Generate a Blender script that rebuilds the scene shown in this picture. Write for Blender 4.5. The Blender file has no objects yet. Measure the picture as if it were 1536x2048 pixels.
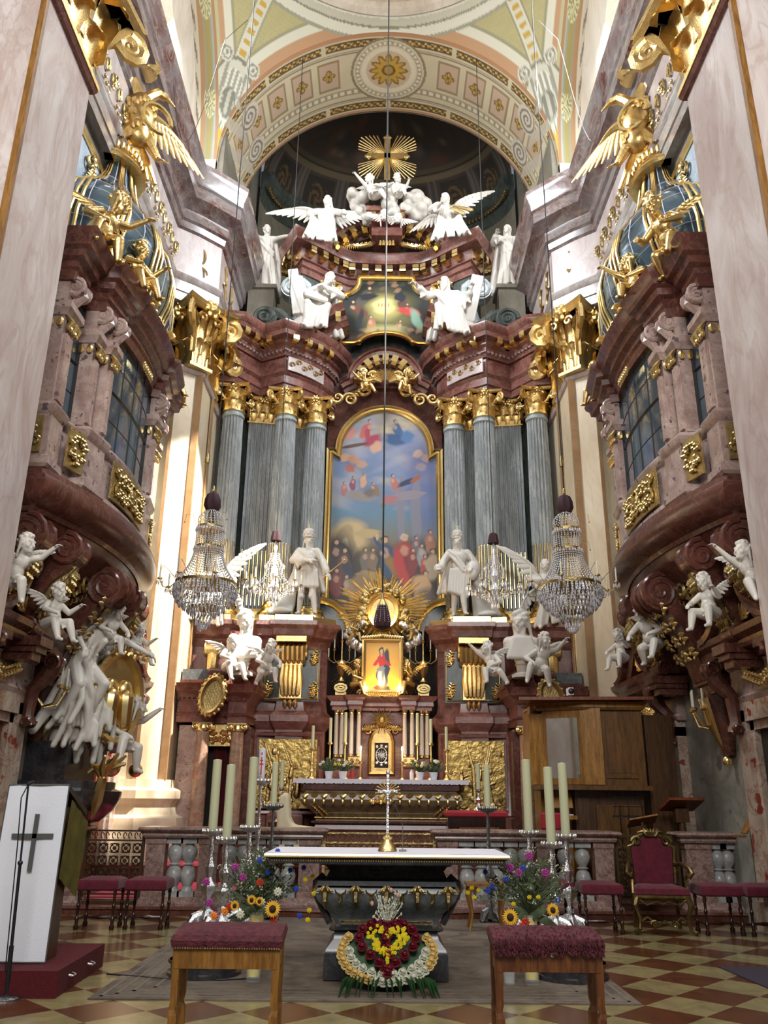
import bpy, math, random
import numpy as np
from mathutils import Vector, Matrix, Euler
random.seed(7)
R = math.radians
PI = math.pi
SC = bpy.context.scene
COL = SC.collection
F = 1650.0
PITCH, ROLL, EYE = R(19.2), R(.6), 1.55
cp, sp = math.cos(PITCH), math.sin(PITCH)
def ray(px, py):
    dx, dy = px-768, 1024-py
    x = (dx*math.cos(ROLL)-dy*math.sin(ROLL))/F
    y = (dx*math.sin(ROLL)+dy*math.cos(ROLL))/F
    return Vector((x, cp-sp*y, sp+cp*y))
def at(px, py, Y=None, X=None, Z=None):
    r = ray(px, py)
    t = Y/r.y if Y is not None else X/r.x if X is not None else (Z-EYE)/r.z
    return Vector((r.x*t, r.y*t, r.z*t+EYE))
cam_d = bpy.data.cameras.new('camera')
cam = bpy.data.objects.new('camera', cam_d)
COL.objects.link(cam)
fw, up0, ri0 = Vector((0, cp, sp)), Vector((0, -sp, cp)), Vector((1, 0, 0))
ri = ri0*math.cos(ROLL)+up0*math.sin(ROLL)
up = up0*math.cos(ROLL)-ri0*math.sin(ROLL)
cam.matrix_world = Matrix(((ri.x, up.x, -fw.x, 0), (ri.y, up.y, -fw.y, 0), (ri.z, up.z, -fw.z, EYE), (0, 0, 0, 1)))
cam_d.sensor_fit = 'VERTICAL'
cam_d.sensor_height = 24
cam_d.lens = F/2048*24
cam_d.clip_end = 200
SC.camera = cam
def _nt(name):
    m = bpy.data.materials.new(name); m.use_nodes = True
    nt = m.node_tree; b = nt.nodes['Principled BSDF']
    return m, nt, b
def N(nt, t, **k):
    n = nt.nodes.new(t)
    for a, v in k.items():
        if a in n.inputs: n.inputs[a].default_value = v
        else: setattr(n, a, v)
    return n
def c4(c): return (c[0], c[1], c[2], 1)
def hexc(h):
    h = h.lstrip('#'); v = [int(h[i:i+2], 16)/255 for i in (0, 2, 4)]
    return tuple(x/12.92 if x < .04045 else ((x+.055)/1.055)**2.4 for x in v)
def ramp(nt, fac, stops):
    r = nt.nodes.new('ShaderNodeValToRGB'); e = r.color_ramp.elements
    while len(e) < len(stops): e.new(.5)
    for k, (p, c) in enumerate(stops): e[k].position = p; e[k].color = c4(c)
    nt.links.new(fac, r.inputs[0]); return r.outputs[0]
def plain(name, col, rough=.6, metal=0, bump=0, bscale=30, var=.0, vscale=4, coat=0, emit=None, es=0, trans=0, ior=1.45, alpha=1, sheen=0):
    m, nt, b = _nt(name)
    b.inputs['Base Color'].default_value = c4(col)
    b.inputs['Roughness'].default_value = rough
    b.inputs['Metallic'].default_value = metal
    b.inputs['Coat Weight'].default_value = coat
    b.inputs['Transmission Weight'].default_value = trans
    b.inputs['IOR'].default_value = ior
    b.inputs['Alpha'].default_value = alpha
    b.inputs['Sheen Weight'].default_value = sheen
    if emit: b.inputs['Emission Color'].default_value = c4(emit); b.inputs['Emission Strength'].default_value = es
    tc = N(nt, 'ShaderNodeTexCoord')
    if var:
        n = N(nt, 'ShaderNodeTexNoise', Scale=vscale, Detail=5.0, Roughness=.6)
        nt.links.new(tc.outputs['Object'], n.inputs['Vector'])
        o = ramp(nt, n.outputs['Fac'], [(.3, tuple(x*(1-var) for x in col)), (.7, tuple(min(1, x*(1+var)) for x in col))])
        nt.links.new(o, b.inputs['Base Color'])
    if bump:
        n2 = N(nt, 'ShaderNodeTexNoise', Scale=bscale, Detail=4.0)
        nt.links.new(tc.outputs['Object'], n2.inputs['Vector'])
        bp = N(nt, 'ShaderNodeBump', Strength=bump, Distance=.02)
        nt.links.new(n2.outputs['Fac'], bp.inputs['Height']); nt.links.new(bp.outputs[0], b.inputs['Normal'])
    return m
def marble(name, c1, c2, vein, scale=1.2, vs=2.5, vamt=.5, rough=.25, stretch=(1, 1, 1), spots=None, dist=1.5, vw=.04):
    """clouded stone with thin veins"""
    m, nt, b = _nt(name)
    L = nt.links.new
    tc = N(nt, 'ShaderNodeTexCoord'); mp = N(nt, 'ShaderNodeMapping'); mp.inputs['Scale'].default_value = stretch
    L(tc.outputs['Object'], mp.inputs[0])
    n1 = N(nt, 'ShaderNodeTexNoise', Scale=scale, Detail=7.0, Roughness=.65, Distortion=dist)
    L(mp.outputs[0], n1.inputs['Vector'])
    base = ramp(nt, n1.outputs['Fac'], [(.36, c1), (.64, c2)])
    n2 = N(nt, 'ShaderNodeTexNoise', Scale=vs, Detail=6.0, Roughness=.55, Distortion=1.2)
    L(mp.outputs[0], n2.inputs['Vector'])
    s1 = N(nt, 'ShaderNodeMath', operation='SUBTRACT'); L(n2.outputs['Fac'], s1.inputs[0]); s1.inputs[1].default_value = .5
    s2 = N(nt, 'ShaderNodeMath', operation='ABSOLUTE'); L(s1.outputs[0], s2.inputs[0])
    mr = N(nt, 'ShaderNodeMapRange'); L(s2.outputs[0], mr.inputs[0])
    mr.inputs[1].default_value = 0; mr.inputs[2].default_value = vw; mr.inputs[3].default_value = vamt; mr.inputs[4].default_value = 0
    mx = N(nt, 'ShaderNodeMixRGB'); L(mr.outputs[0], mx.inputs[0]); L(base, mx.inputs[1]); mx.inputs[2].default_value = c4(vein)
    out = mx.outputs[0]
    if spots:
        n3 = N(nt, 'ShaderNodeTexNoise', Scale=spots[1], Detail=3.0, Roughness=.5)
        L(tc.outputs['Object'], n3.inputs['Vector'])
        f = ramp(nt, n3.outputs['Fac'], [(spots[2], (0, 0, 0)), (spots[2]+.03, (1, 1, 1))])
        mx2 = N(nt, 'ShaderNodeMixRGB'); L(f, mx2.inputs[0]); L(out, mx2.inputs[1]); mx2.inputs[2].default_value = c4(spots[0]); out = mx2.outputs[0]
    L(out, b.inputs['Base Color'])
    b.inputs['Roughness'].default_value = rough
    return m
def painted(name, rough=.7, spec=.5):
    m, nt, b = _nt(name)
    a = N(nt, 'ShaderNodeVertexColor'); a.layer_name = 'Col'
    nt.links.new(a.outputs[0], b.inputs['Base Color'])
    b.inputs['Roughness'].default_value = rough; b.inputs['Specular IOR Level'].default_value = spec
    return m
def woodm(name, c1, c2, rough=.35, stretch=(8, 8, 1), scale=2):
    return marble(name, c1, c2, tuple(x*.5 for x in c1), scale=scale, vs=scale*1.5, vamt=.45, rough=rough, stretch=stretch, dist=.6)
M = {}
M['red'] = marble('red_marble', hexc('#683c33'), hexc('#8a5a4f'), hexc('#a88a7e'), 1.6, 3, .35, .28)
M['redd'] = marble('dark_red_marble', hexc('#4c2a22'), hexc('#673b31'), hexc('#8a6a5c'), 1.8, 3.4, .3, .25)
M['pink'] = marble('pink_marble', hexc('#9c8078'), hexc('#c0aaa0'), hexc('#6d5c58'), 1.8, 5, .35, .25, spots=(hexc('#67585c'), 7, .63))
M['pinkgrey'] = marble('pink_grey_marble', hexc('#b3a09a'), hexc('#d0c6c2'), hexc('#a07c6c'), .7, 1.1, .35, .3, stretch=(1.5, 1.5, .6))
M['pale'] = marble('pale_plaster_marble', hexc('#cbbfae'), hexc('#e2d9cb'), hexc('#b79a80'), .5, .9, .25, .4, stretch=(1.5, 1.5, .5))
M['cream'] = marble('cream_marble', hexc('#ccb694'), hexc('#e3d5bb'), hexc('#b3966f'), .7, 1.6, .2, .35, stretch=(1, 1, .4))
M['grey'] = marble('grey_green_marble', hexc('#84888a'), hexc('#aeb2b0'), hexc('#5c605e'), 1.6, 3.5, .4, .22, stretch=(2, 2, .35))
M['greydk'] = marble('dark_grey_green_marble', hexc('#3c4340'), hexc('#5c645e'), hexc('#2a2e2c'), 2.2, 5, .5, .3, stretch=(2, 2, .5))
M['greyl'] = marble('light_grey_marble', hexc('#9ca4a4'), hexc('#c4c9c8'), hexc('#6f7777'), 2.2, 5, .4, .2)
M['wallg'] = marble('grey_wall_marble', hexc('#7d7a70'), hexc('#9d9a8e'), hexc('#5c5a52'), .8, 1.8, .35, .4, spots=(hexc('#6a6862'), 3.2, .64))
M['olive'] = marble('olive_plaster', hexc('#6a665a'), hexc('#87806f'), hexc('#5a564c'), .5, 1, .2, .7)
M['white'] = plain('white_stucco', hexc('#cfc9bf'), .38, var=.07, vscale=3)
M['whitem'] = plain('white_lime', hexc('#beb8ae'), .45, var=.06, vscale=3)
M['gold'] = plain('gold_leaf', (.74, .53, .22), .33, 1, bump=.25, bscale=40, var=.18, vscale=9)
M['golds'] = plain('polished_gold', (.86, .65, .29), .25, 1, var=.1, vscale=5)
M['goldd'] = plain('aged_gold', (.50, .37, .16), .38, 1, bump=.4, bscale=30, var=.3, vscale=6)
M['silver'] = plain('silver', (.8, .8, .82), .22, 1, bump=.5, bscale=60, var=.2, vscale=14)
M['pewter'] = plain('pewter', (.28, .28, .29), .35, 1, bump=.4, bscale=50, var=.2)
M['black'] = plain('black_metal', (.012, .012, .014), .4)
M['rope'] = plain('black_rope', (.02, .018, .016), .7)
M['wax'] = plain('ivory_wax', hexc('#cccda8'), .55)
M['waxw'] = plain('white_wax', hexc('#dcd6c0'), .5)
M['flame'] = plain('candle_flame', (1, .8, .4), .5, emit=(1, .68, .3), es=45)
M['glow'] = plain('lit_panel', (1, .6, .15), .5, emit=(1, .62, .18), es=2.2)
M['velvet'] = plain('red_velvet', (.10, .005, .018), .85, bump=.3, bscale=80, var=.35, vscale=14, sheen=.12)
M['redcloth'] = plain('red_cloth', (.35, .02, .03), .8, var=.15, vscale=6)
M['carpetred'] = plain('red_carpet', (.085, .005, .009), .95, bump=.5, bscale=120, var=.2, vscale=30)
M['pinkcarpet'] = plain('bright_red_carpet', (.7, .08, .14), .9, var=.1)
M['linen'] = plain('white_linen', hexc('#e0dde6'), .8, bump=.2, bscale=12)
M['linenw'] = plain('ambo_linen', hexc('#e2e5ee'), .8, bump=.15, bscale=90)
M['wood'] = woodm('honey_wood', hexc('#6b4519'), hexc('#9a6c30'))
M['woodm'] = woodm('brown_wood', hexc('#4a2f14'), hexc('#6e4a22'))
M['woodd'] = woodm('dark_wood', hexc('#3a2412'), hexc('#573a1e'))
M['woodr'] = woodm('red_brown_wood', hexc('#5a2a18'), hexc('#84452a'))
M['iron'] = plain('gilded_iron', (.10, .075, .045), .4, .8)
M['glassp'] = plain('dark_window_glass', hexc('#42525c'), .12, .0, coat=.5, var=.15, vscale=1.5)
M['glassb'] = plain('blue_mirror_glass', hexc('#5c7484'), .15, .6, var=.2, vscale=1.2)
M['crystal'] = plain('crystal', (.93, .95, 1), .1, .45, trans=.1, ior=1.5)
M['tassel'] = plain('dark_maroon_velvet', (.035, .008, .014), .7)
M['glass'] = plain('clear_glass', (.8, .84, .84), .05, 0, alpha=.16)
M['leaf'] = plain('green_leaf', (.035, .09, .02), .5, var=.4, vscale=9)
M['leafd'] = plain('dark_green_leaf', (.02, .07, .02), .45, var=.3, vscale=9)
M['leafg'] = plain('grey_green_leaf', (.09, .12, .06), .6, var=.3, vscale=12)
M['curtain'] = plain('crimson_curtain', (.10, .008, .012), .8, bump=.3, bscale=20)
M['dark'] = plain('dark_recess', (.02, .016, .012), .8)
M['yellowf'] = plain('yellow_petals', (.75, .5, .03), .6)
M['stone_dark'] = marble('dark_altar_marble', hexc('#252427'), hexc('#3b393b'), hexc('#5e5a58'), 2, 6, .3, .2)
M['stone_mid'] = marble('slate_grey_marble', hexc('#4c5152'), hexc('#6b7071'), hexc('#8b8f8d'), 2, 6, .3, .22)
class MB:
    def __init__(s): s.v = []; s.f = []
    def add(s, vs, fs):
        o = len(s.v); s.v.extend([tuple(v) for v in vs]); s.f.extend([tuple(i+o for i in f) for f in fs]); return s
    def merge(s, o, mat=None):
        vs = [tuple(mat @ Vector(v)) for v in o.v] if mat is not None else o.v
        return s.add(vs, o.f)
    def box(s, a, b):
        (x0, y0, z0), (x1, y1, z1) = a, b
        if x0 > x1: x0, x1 = x1, x0
        if y0 > y1: y0, y1 = y1, y0
        if z0 > z1: z0, z1 = z1, z0
        vs = [(x0,y0,z0),(x1,y0,z0),(x1,y1,z0),(x0,y1,z0),(x0,y0,z1),(x1,y0,z1),(x1,y1,z1),(x0,y1,z1)]
        return s.add(vs, [(0,3,2,1),(4,5,6,7),(0,1,5,4),(1,2,6,5),(2,3,7,6),(3,0,4,7)])
    def obox(s, c, d, rz=0, rx=0, ry=0):
        """box centred c, half sizes d, rotated"""
        m = Matrix.Translation(c) @ Euler((rx, ry, rz)).to_matrix().to_4x4()
        t = MB().box((-d[0], -d[1], -d[2]), d); return s.merge(t, m)
    def lathe(s, prof, c=(0, 0, 0), n=16, sx=1, sy=1, flute=0, fd=.0, a0=0, a1=2*PI):
        vs, fs = [], []; closed = abs(a1-a0-2*PI) < 1e-6
        cols = n if closed else n+1
        for (r, z) in prof:
            for k in range(cols):
                a = a0+(a1-a0)*k/n
                rr = r*(1-fd*abs(math.cos(a*flute/2))) if flute else r
                vs.append((c[0]+rr*math.cos(a)*sx, c[1]+rr*math.sin(a)*sy, c[2]+z))
        for i in range(len(prof)-1):
            for k in range(n):
                k2 = (k+1) % cols
                fs.append((i*cols+k, i*cols+k2, (i+1)*cols+k2, (i+1)*cols+k))
        if closed:
            fs.append(tuple(range(cols-1, -1, -1))); fs.append(tuple((len(prof)-1)*cols+k for k in range(cols)))
        return s.add(vs, fs)
    def tube(s, path, r, n=6, closed=False, flat=1.0):
        P = [Vector(p) for p in path]; m = len(P)
        if m < 2: return s
        rs = r if isinstance(r, (list, tuple)) else [r]*m
        vs, fs = [], []; ref = None
        for i, p in enumerate(P):
            if closed: t = (P[(i+1) % m]-P[i-1])
            else: t = (P[min(i+1, m-1)]-P[max(i-1, 0)])
            if t.length < 1e-9: t = Vector((0, 0, 1))
            t.normalize()
            if ref is None:
                ref = Vector((0, 0, 1)) if abs(t.z) < .9 else Vector((1, 0, 0))
            u = ref-t*ref.dot(t)
            if u.length < 1e-6: u = t.orthogonal()
            u.normalize(); ref = u; w = t.cross(u)
            for k in range(n):
                a = 2*PI*k/n
                vs.append(p+u*(math.cos(a)*rs[i])+w*(math.sin(a)*rs[i]*flat))
        for i in range(m if closed else m-1):
            j = (i+1) % m
            for k in range(n):
                k2 = (k+1) % n
                fs.append((i*n+k, i*n+k2, j*n+k2, j*n+k))
        if not closed:
            fs.append(tuple(range(n-1, -1, -1))); fs.append(tuple((m-1)*n+k for k in range(n)))
        return s.add(vs, fs)
    def ell(s, c, r, rot=None, nu=12, nv=8):
        if not isinstance(r, (tuple, list, Vector)): r = (r, r, r)
        mt = Matrix.Translation(c)
        if rot: mt = mt @ Euler(rot).to_matrix().to_4x4()
        vs = [(0, 0, -r[2])]
        for j in range(1, nv):
            ph = -PI/2+PI*j/nv
            for i in range(nu):
                a = 2*PI*i/nu
                vs.append((r[0]*math.cos(ph)*math.cos(a), r[1]*math.cos(ph)*math.sin(a), r[2]*math.sin(ph)))
        vs.append((0, 0, r[2])); fs = []
        for i in range(nu):
            fs.append((0, 1+(i+1) % nu, 1+i))
            e = len(vs)-1; b = 1+(nv-2)*nu
            fs.append((e, b+i, b+(i+1) % nu))
            for j in range(nv-2):
                a = 1+j*nu
                fs.append((a+i, a+(i+1) % nu, a+nu+(i+1) % nu, a+nu+i))
        return s.add([mt @ Vector(v) for v in vs], fs)
    def cone(s, a, b, ra, rb, n=10):
        """capsule-like tapered limb"""
        a, b = Vector(a), Vector(b); d = b-a; L = d.length
        if L < 1e-6: return s.ell(a, ra, nu=n, nv=6)
        t = d/L
        pts, rr = [], []
        for k in (-1, -.8, -.45): pts.append(a+t*ra*k); rr.append(ra*math.sqrt(max(.02, 1-k*k)))
        for k in (0, .33, .66, 1): pts.append(a+d*k); rr.append(ra+(rb-ra)*k)
        for k in (.45, .8, 1): pts.append(b+t*rb*k); rr.append(rb*math.sqrt(max(.02, 1-k*k)))
        return s.tube(pts, rr, n)
    def mould(s, plan, prof, closed=False, flip=1, cap=True):
        """sweep profile [(out,z)] along plan polyline [(x,y)]; out is to the left*flip of travel"""
        P = [Vector((p[0], p[1])) for p in plan]; m = len(P); nn = len(prof); nrm = []
        for i in range(m):
            def nr(a, b):
                d = (P[b]-P[a]); d.normalize(); return Vector((-d.y, d.x))*flip
            if closed: n1, n2 = nr(i-1, i), nr(i, (i+1) % m)
            elif i == 0: n1 = n2 = nr(0, 1)
            elif i == m-1: n1 = n2 = nr(m-2, m-1)
            else: n1, n2 = nr(i-1, i), nr(i, i+1)
            q = n1+n2
            if q.length < .15: q = n1.copy()
            q.normalize(); q *= 1/max(.35, q.dot(n1)); nrm.append(q)
        vs, fs = [], []
        for i in range(m):
            for (o, z) in prof:
                q = P[i]+nrm[i]*o; vs.append((q.x, q.y, z))
        for i in range(m if closed else m-1):
            j = (i+1) % m
            for k in range(nn-1):
                a, b, c, d = i*nn+k, j*nn+k, j*nn+k+1, i*nn+k+1
                fs.append((a, b, c, d) if flip < 0 else (a, d, c, b))
        if not closed and cap:
            fs.append(tuple(range(nn))); fs.append(tuple((m-1)*nn+k for k in range(nn-1, -1, -1)))
        return s.add(vs, fs)
    def grid(s, fn, nu, nv):
        vs = [fn(i/nu, j/nv) for j in range(nv+1) for i in range(nu+1)]
        fs = [(j*(nu+1)+i, j*(nu+1)+i+1, (j+1)*(nu+1)+i+1, (j+1)*(nu+1)+i) for j in range(nv) for i in range(nu)]
        return s.add(vs, fs)
    def prism(s, poly, depth, mat=None):
        """poly in xz-plane extruded along +y by depth"""
        n = len(poly)
        vs = [(x, 0, z) for x, z in poly]+[(x, depth, z) for x, z in poly]
        fs = [tuple(range(n)), tuple(range(2*n-1, n-1, -1))]+[(i, i+n, (i+1) % n+n, (i+1) % n) for i in range(n)]
        if mat is not None: vs = [mat @ Vector(v) for v in vs]
        return s.add(vs, fs)
    def frame(s, outline, w, prof, mat=None):
        """picture-frame: sweep prof [(in,depth)] round closed outline [(x,z)] in xz plane, thickness along -y"""
        t = MB().mould(outline, prof, closed=True, flip=1)
        vs = [(v[0], -v[2], v[1]) for v in t.v]
        if mat is not None: vs = [mat @ Vector(v) for v in vs]
        return s.add(vs, t.f)
    def mirror(s):
        t = MB(); t.v = [(-v[0], v[1], v[2]) for v in s.v]; t.f = [tuple(reversed(f)) for f in s.f]; return t
    def xf(s, m): s.v = [tuple(m @ Vector(v)) for v in s.v]; return s
def mesh_of(name, mb, mat, smooth=35):
    me = bpy.data.meshes.new(name)
    me.from_pydata([tuple(v) for v in mb.v], [], mb.f)
    me.materials.append(mat)
    if smooth:
        me.polygons.foreach_set('use_smooth', [True]*len(me.polygons))
        try: me.set_sharp_from_angle(angle=R(smooth))
        except Exception: pass
    me.update()
    return me
def link(name, me, parent=None, loc=None, rot=None, scale=None):
    o = bpy.data.objects.new(name, me); COL.objects.link(o)
    if parent is not None: o.parent = parent
    if loc is not None: o.location = loc
    if rot is not None: o.rotation_euler = rot
    if scale is not None: o.scale = (scale,)*3 if isinstance(scale, (int, float)) else scale
    return o
def obj(name, mb, mat, parent=None, world=False, smooth=35, **k):
    """world=True: vertices are world coordinates, parent sits at its own location (unrotated)"""
    if world and parent is not None:
        off = parent.location.copy(); g = parent.parent
        while g is not None: off += g.location; g = g.parent
        mb.v = [(v[0]-off.x, v[1]-off.y, v[2]-off.z) for v in mb.v]
    return link(name, mesh_of(name, mb, mat, smooth), parent, **k)
def tag(o, label=None, cat=None, group=None, kind=None):
    if label: o['label'] = label
    if cat: o['category'] = cat
    if group: o['group'] = group
    if kind: o['kind'] = kind
    return o
def thing(name, label, cat, loc=(0, 0, 0), rz=0, group=None, scale=None):
    o = bpy.data.objects.new(name, None); COL.objects.link(o); o.location = loc; o.rotation_euler = (0, 0, rz)
    o.empty_display_size = .1
    if scale: o.scale = (scale,)*3 if isinstance(scale, (int, float)) else scale
    return tag(o, label, cat, group)
def struct(name, mb, mat, **k):
    o = obj(name, mb, mat, **k); o['kind'] = 'structure'; return o
def dup(o, loc=None, rz=None, label=None, group=None, parent=None, scale=None):
    c = o.copy(); COL.objects.link(c)
    if parent is not None: c.parent = parent
    for ch in list(o.children): dup(ch, parent=c)
    if loc is not None: c.location = loc
    if rz is not None: c.rotation_euler = (0, 0, rz)
    if scale is not None: c.scale = (scale,)*3 if isinstance(scale, (int, float)) else scale
    if label: c['label'] = label
    if group: c['group'] = group
    return c
def sculpt(name, mb, mat, voxel=.02, smooth=4, parent=None, disp=0, **k):
    """fuse closed primitives into one continuous surface"""
    me = bpy.data.meshes.new('tmp'); me.from_pydata([tuple(v) for v in mb.v], [], mb.f); me.update()
    o = bpy.data.objects.new('tmp', me); COL.objects.link(o)
    m = o.modifiers.new('r', 'REMESH'); m.mode = 'VOXEL'; m.voxel_size = voxel; m.use_smooth_shade = True
    m = o.modifiers.new('s', 'SMOOTH'); m.iterations = smooth; m.factor = .5
    if disp:
        tx = bpy.data.textures.new('t', 'CLOUDS'); tx.noise_scale = disp*6
        m = o.modifiers.new('d', 'DISPLACE'); m.texture = tx; m.strength = disp; m.mid_level = .5
    dg = bpy.context.evaluated_depsgraph_get(); dg.update()
    nm = bpy.data.meshes.new_from_object(o.evaluated_get(dg))
    bpy.data.objects.remove(o); bpy.data.meshes.remove(me)
    nm.name = name; nm.materials.clear(); nm.materials.append(mat)
    nm.polygons.foreach_set('use_smooth', [True]*len(nm.polygons))
    if k.get('mesh_only'): return nm
    return link(name, nm, parent, **k)
def override_mat(o, mat):
    o.material_slots[0].link = 'OBJECT'; o.material_slots[0].material = mat
def volute(mb, c, r, w, turns=2.2, ax='y', a0=0, dirn=1, tr=None, n=None):
    """spiral scroll with a rolled edge: disc of radius r, axis ax, width w (both faces)"""
    tr = tr or r*.13
    n = n or int(turns*12)
    for sd in (-1, 1):
        pts, rs = [], []
        for i in range(n+1):
            t = i/n; a = a0+dirn*t*turns*2*PI; q = (r-tr)*(1-t)**.8+.02*r
            u, v = math.cos(a)*q, math.sin(a)*q
            p = (u, sd*w/2, v) if ax == 'y' else (sd*w/2, u, v)
            pts.append((c[0]+p[0], c[1]+p[1], c[2]+p[2])); rs.append(tr*(1-.5*t))
        mb.tube(pts, rs, 5)
    rot = (PI/2, 0, 0) if ax == 'y' else (0, PI/2, 0)
    m = Matrix.Translation(c) @ Euler(rot).to_matrix().to_4x4()
    mb.merge(MB().lathe([(.01, -w*.5), (r*.86, -w*.47), (r*.9, -w*.3), (r*.78, 0), (r*.9, w*.3), (r*.86, w*.47), (.01, w*.5)], n=18), m)
    return mb
def leafstrip(mb, base, outv, h, w, curl=.35, n=6, lobes=3, th=.012):
    """acanthus leaf rising from base, curling outward along outv"""
    o = Vector(outv).normalized(); sd = Vector((-o.y, o.x, 0)); b = Vector(base)
    rows = []
    for i in range(n+1):
        t = i/n
        z = h*(math.sin(min(t, .86)*PI*.58)/math.sin(.86*PI*.58)) if t < .86 else h*(1-(t-.86)*1.1)
        out = curl*h*(t**3)
        ww = w*.5*(.55+.55*math.sin(t*PI*.95))*(1-.55*t**4)*(1+.16*math.cos(t*lobes*2*PI))
        c = b+o*out+Vector((0, 0, z))
        rows.append([c-sd*ww+o*(-th*.6), c-sd*ww*.5+o*th*.8, c+o*th*2.0, c+sd*ww*.5+o*th*.8, c+sd*ww+o*(-th*.6)])
    vs = [p for r_ in rows for p in r_]; k = len(vs)
    vs += [p-o*th-Vector((0, 0, th)) for p in vs]; fs = []
    for i in range(n):
        for j in range(4):
            a = i*5+j; fs.append((a, a+1, a+6, a+5)); fs.append((k+a, k+a+5, k+a+6, k+a+1))
    rim = [i for i in range(5)]+[5*i+4 for i in range(1, n+1)]+[5*n+j for j in (3, 2, 1, 0)]+[5*i for i in range(n-1, 0, -1)]
    for i in range(len(rim)):
        a, c = rim[i], rim[(i+1) % len(rim)]; fs.append((c, a, a+k, c+k))
    return mb.add(vs, fs)
def corinth(r, h, square=False, half=None):
    """gilded corinthian capital, radius r at astragal, height h; square = pier (half=(hx,hy))"""
    mb = MB(); rows = [(0, .42*h, .9, 8), (.2*h, .72*h, 1.0, 8)]
    if not square:
        mb.lathe([(r*1.0, 0), (r*1.12, .02*h), (r*1.12, .05*h), (r*.95, .07*h), (r*.95, .5*h), (r*1.08, .75*h), (r*1.35, .9*h)], n=24)
        for q, (z0, lh, cw, nl) in enumerate(rows):
            for k in range(nl):
                a = 2*PI*(k+.5*q)/nl; o = (math.cos(a), math.sin(a), 0)
                leafstrip(mb, (o[0]*r*.98, o[1]*r*.98, z0+.05*h), o, lh, r*.82, curl=.42)
        hx = hy = r*1.5
        cor = [(a, b) for a in (-1, 1) for b in (-1, 1)]
    else:
        hx, hy = half
        mb.box((-hx, -hy, 0), (hx, hy, h*.9)); mb.mould([(-hx,-hy),(hx,-hy),(hx,hy),(-hx,hy)], [(0,0),(.06*h,.0),(.06*h,.05*h),(0,.05*h)], closed=True, flip=-1)
        for (ux, uy, L, d) in ((0, -1, hx, hy), (0, 1, hx, hy), (1, 0, hy, hx), (-1, 0, hy, hx)):
            nl = max(2, round(2*L/(h*.36)))
            for q, (z0, lh, cw, _) in enumerate(rows):
                for k in range(nl+q):
                    t = -L+2*L*(k+.5*(1-q))/nl
                    leafstrip(mb, (ux*d+(t if uy else 0), uy*d+(t if ux else 0), z0+.05*h), (ux, uy, 0), lh, 2*L/nl*.98, curl=.34)
        hx += h*.26; hy += h*.26
    def side(p, q):
        return [(p[0]+(q[0]-p[0])*t-(math.sin(t*PI)*.14*(1 if abs(p[0]-q[0]) < 1e-6 else 0)*(1 if p[0] > 0 else -1)*hx),
                 p[1]+(q[1]-p[1])*t-(math.sin(t*PI)*.14*(1 if abs(p[1]-q[1]) < 1e-6 else 0)*(1 if p[1] > 0 else -1)*hy)) for t in [i/8 for i in range(8)]]
    c_ = [(-hx, -hy), (hx, -hy), (hx, hy), (-hx, hy)]; pl = []
    for i in range(4): pl += side(c_[i], c_[(i+1) % 4])
    mb.mould(pl, [(-hx*.5, .88*h), (0, .88*h), (.05*h, .93*h), (.02*h, .95*h), (.05*h, h), (-hx*.5, h)], closed=True, flip=-1)
    for (a, b) in [(x, y) for x in (-1, 1) for y in (-1, 1)]:
        e = Vector((a*hx, b*hy, 0)); dv = Vector((a, b, 0)).normalized()
        start = e-dv*h*.42; s0 = Vector((start.x, start.y, .5*h))
        pts, rs = [s0], [.035*h]
        for i in range(5): t = i/4; pts.append(s0.lerp(e-dv*.10*h+Vector((0, 0, .84*h)), t)-Vector((0, 0, .06*h*math.sin(t*PI)))); rs.append(.045*h)
        cc = e-dv*.07*h+Vector((0, 0, .70*h))
        for i in range(19):
            t = i/18; an = PI/2-t*2*PI*1.9; q = .145*h*(1-t)**.8+.01*h
            pts.append(cc+dv*(math.cos(an)*q)+Vector((0, 0, math.sin(an)*q))); rs.append(.05*h*(1-.5*t))
        mb.tube(pts, rs, 6, flat=1.5)
    for (ux, uy) in ((0, -1), (0, 1), (1, 0), (-1, 0)):
        mb.ell((ux*hx*.9, uy*hy*.9, .93*h), (.1*h, .1*h, .1*h), nu=8, nv=6)
        for k in range(6):
            a = k*PI/3; sd = Vector((-uy, ux, 0))
            mb.ell(Vector((ux*hx*.9, uy*hy*.9, .93*h))+sd*math.cos(a)*.1*h+Vector((0, 0, math.sin(a)*.1*h)), .055*h, nu=6, nv=4)
        for sg in (-1, 1):
            sd = Vector((-uy, ux, 0)); ctr = Vector((ux*hx*.85, uy*hy*.85, .76*h))+sd*sg*.13*h
            mb.tube([ctr+sd*sg*math.cos(t)*.08*h*(1-t/9)+Vector((0, 0, math.sin(t)*.08*h*(1-t/9))) for t in [q*.6 for q in range(12)]], .022*h, 5)
    return mb
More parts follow.
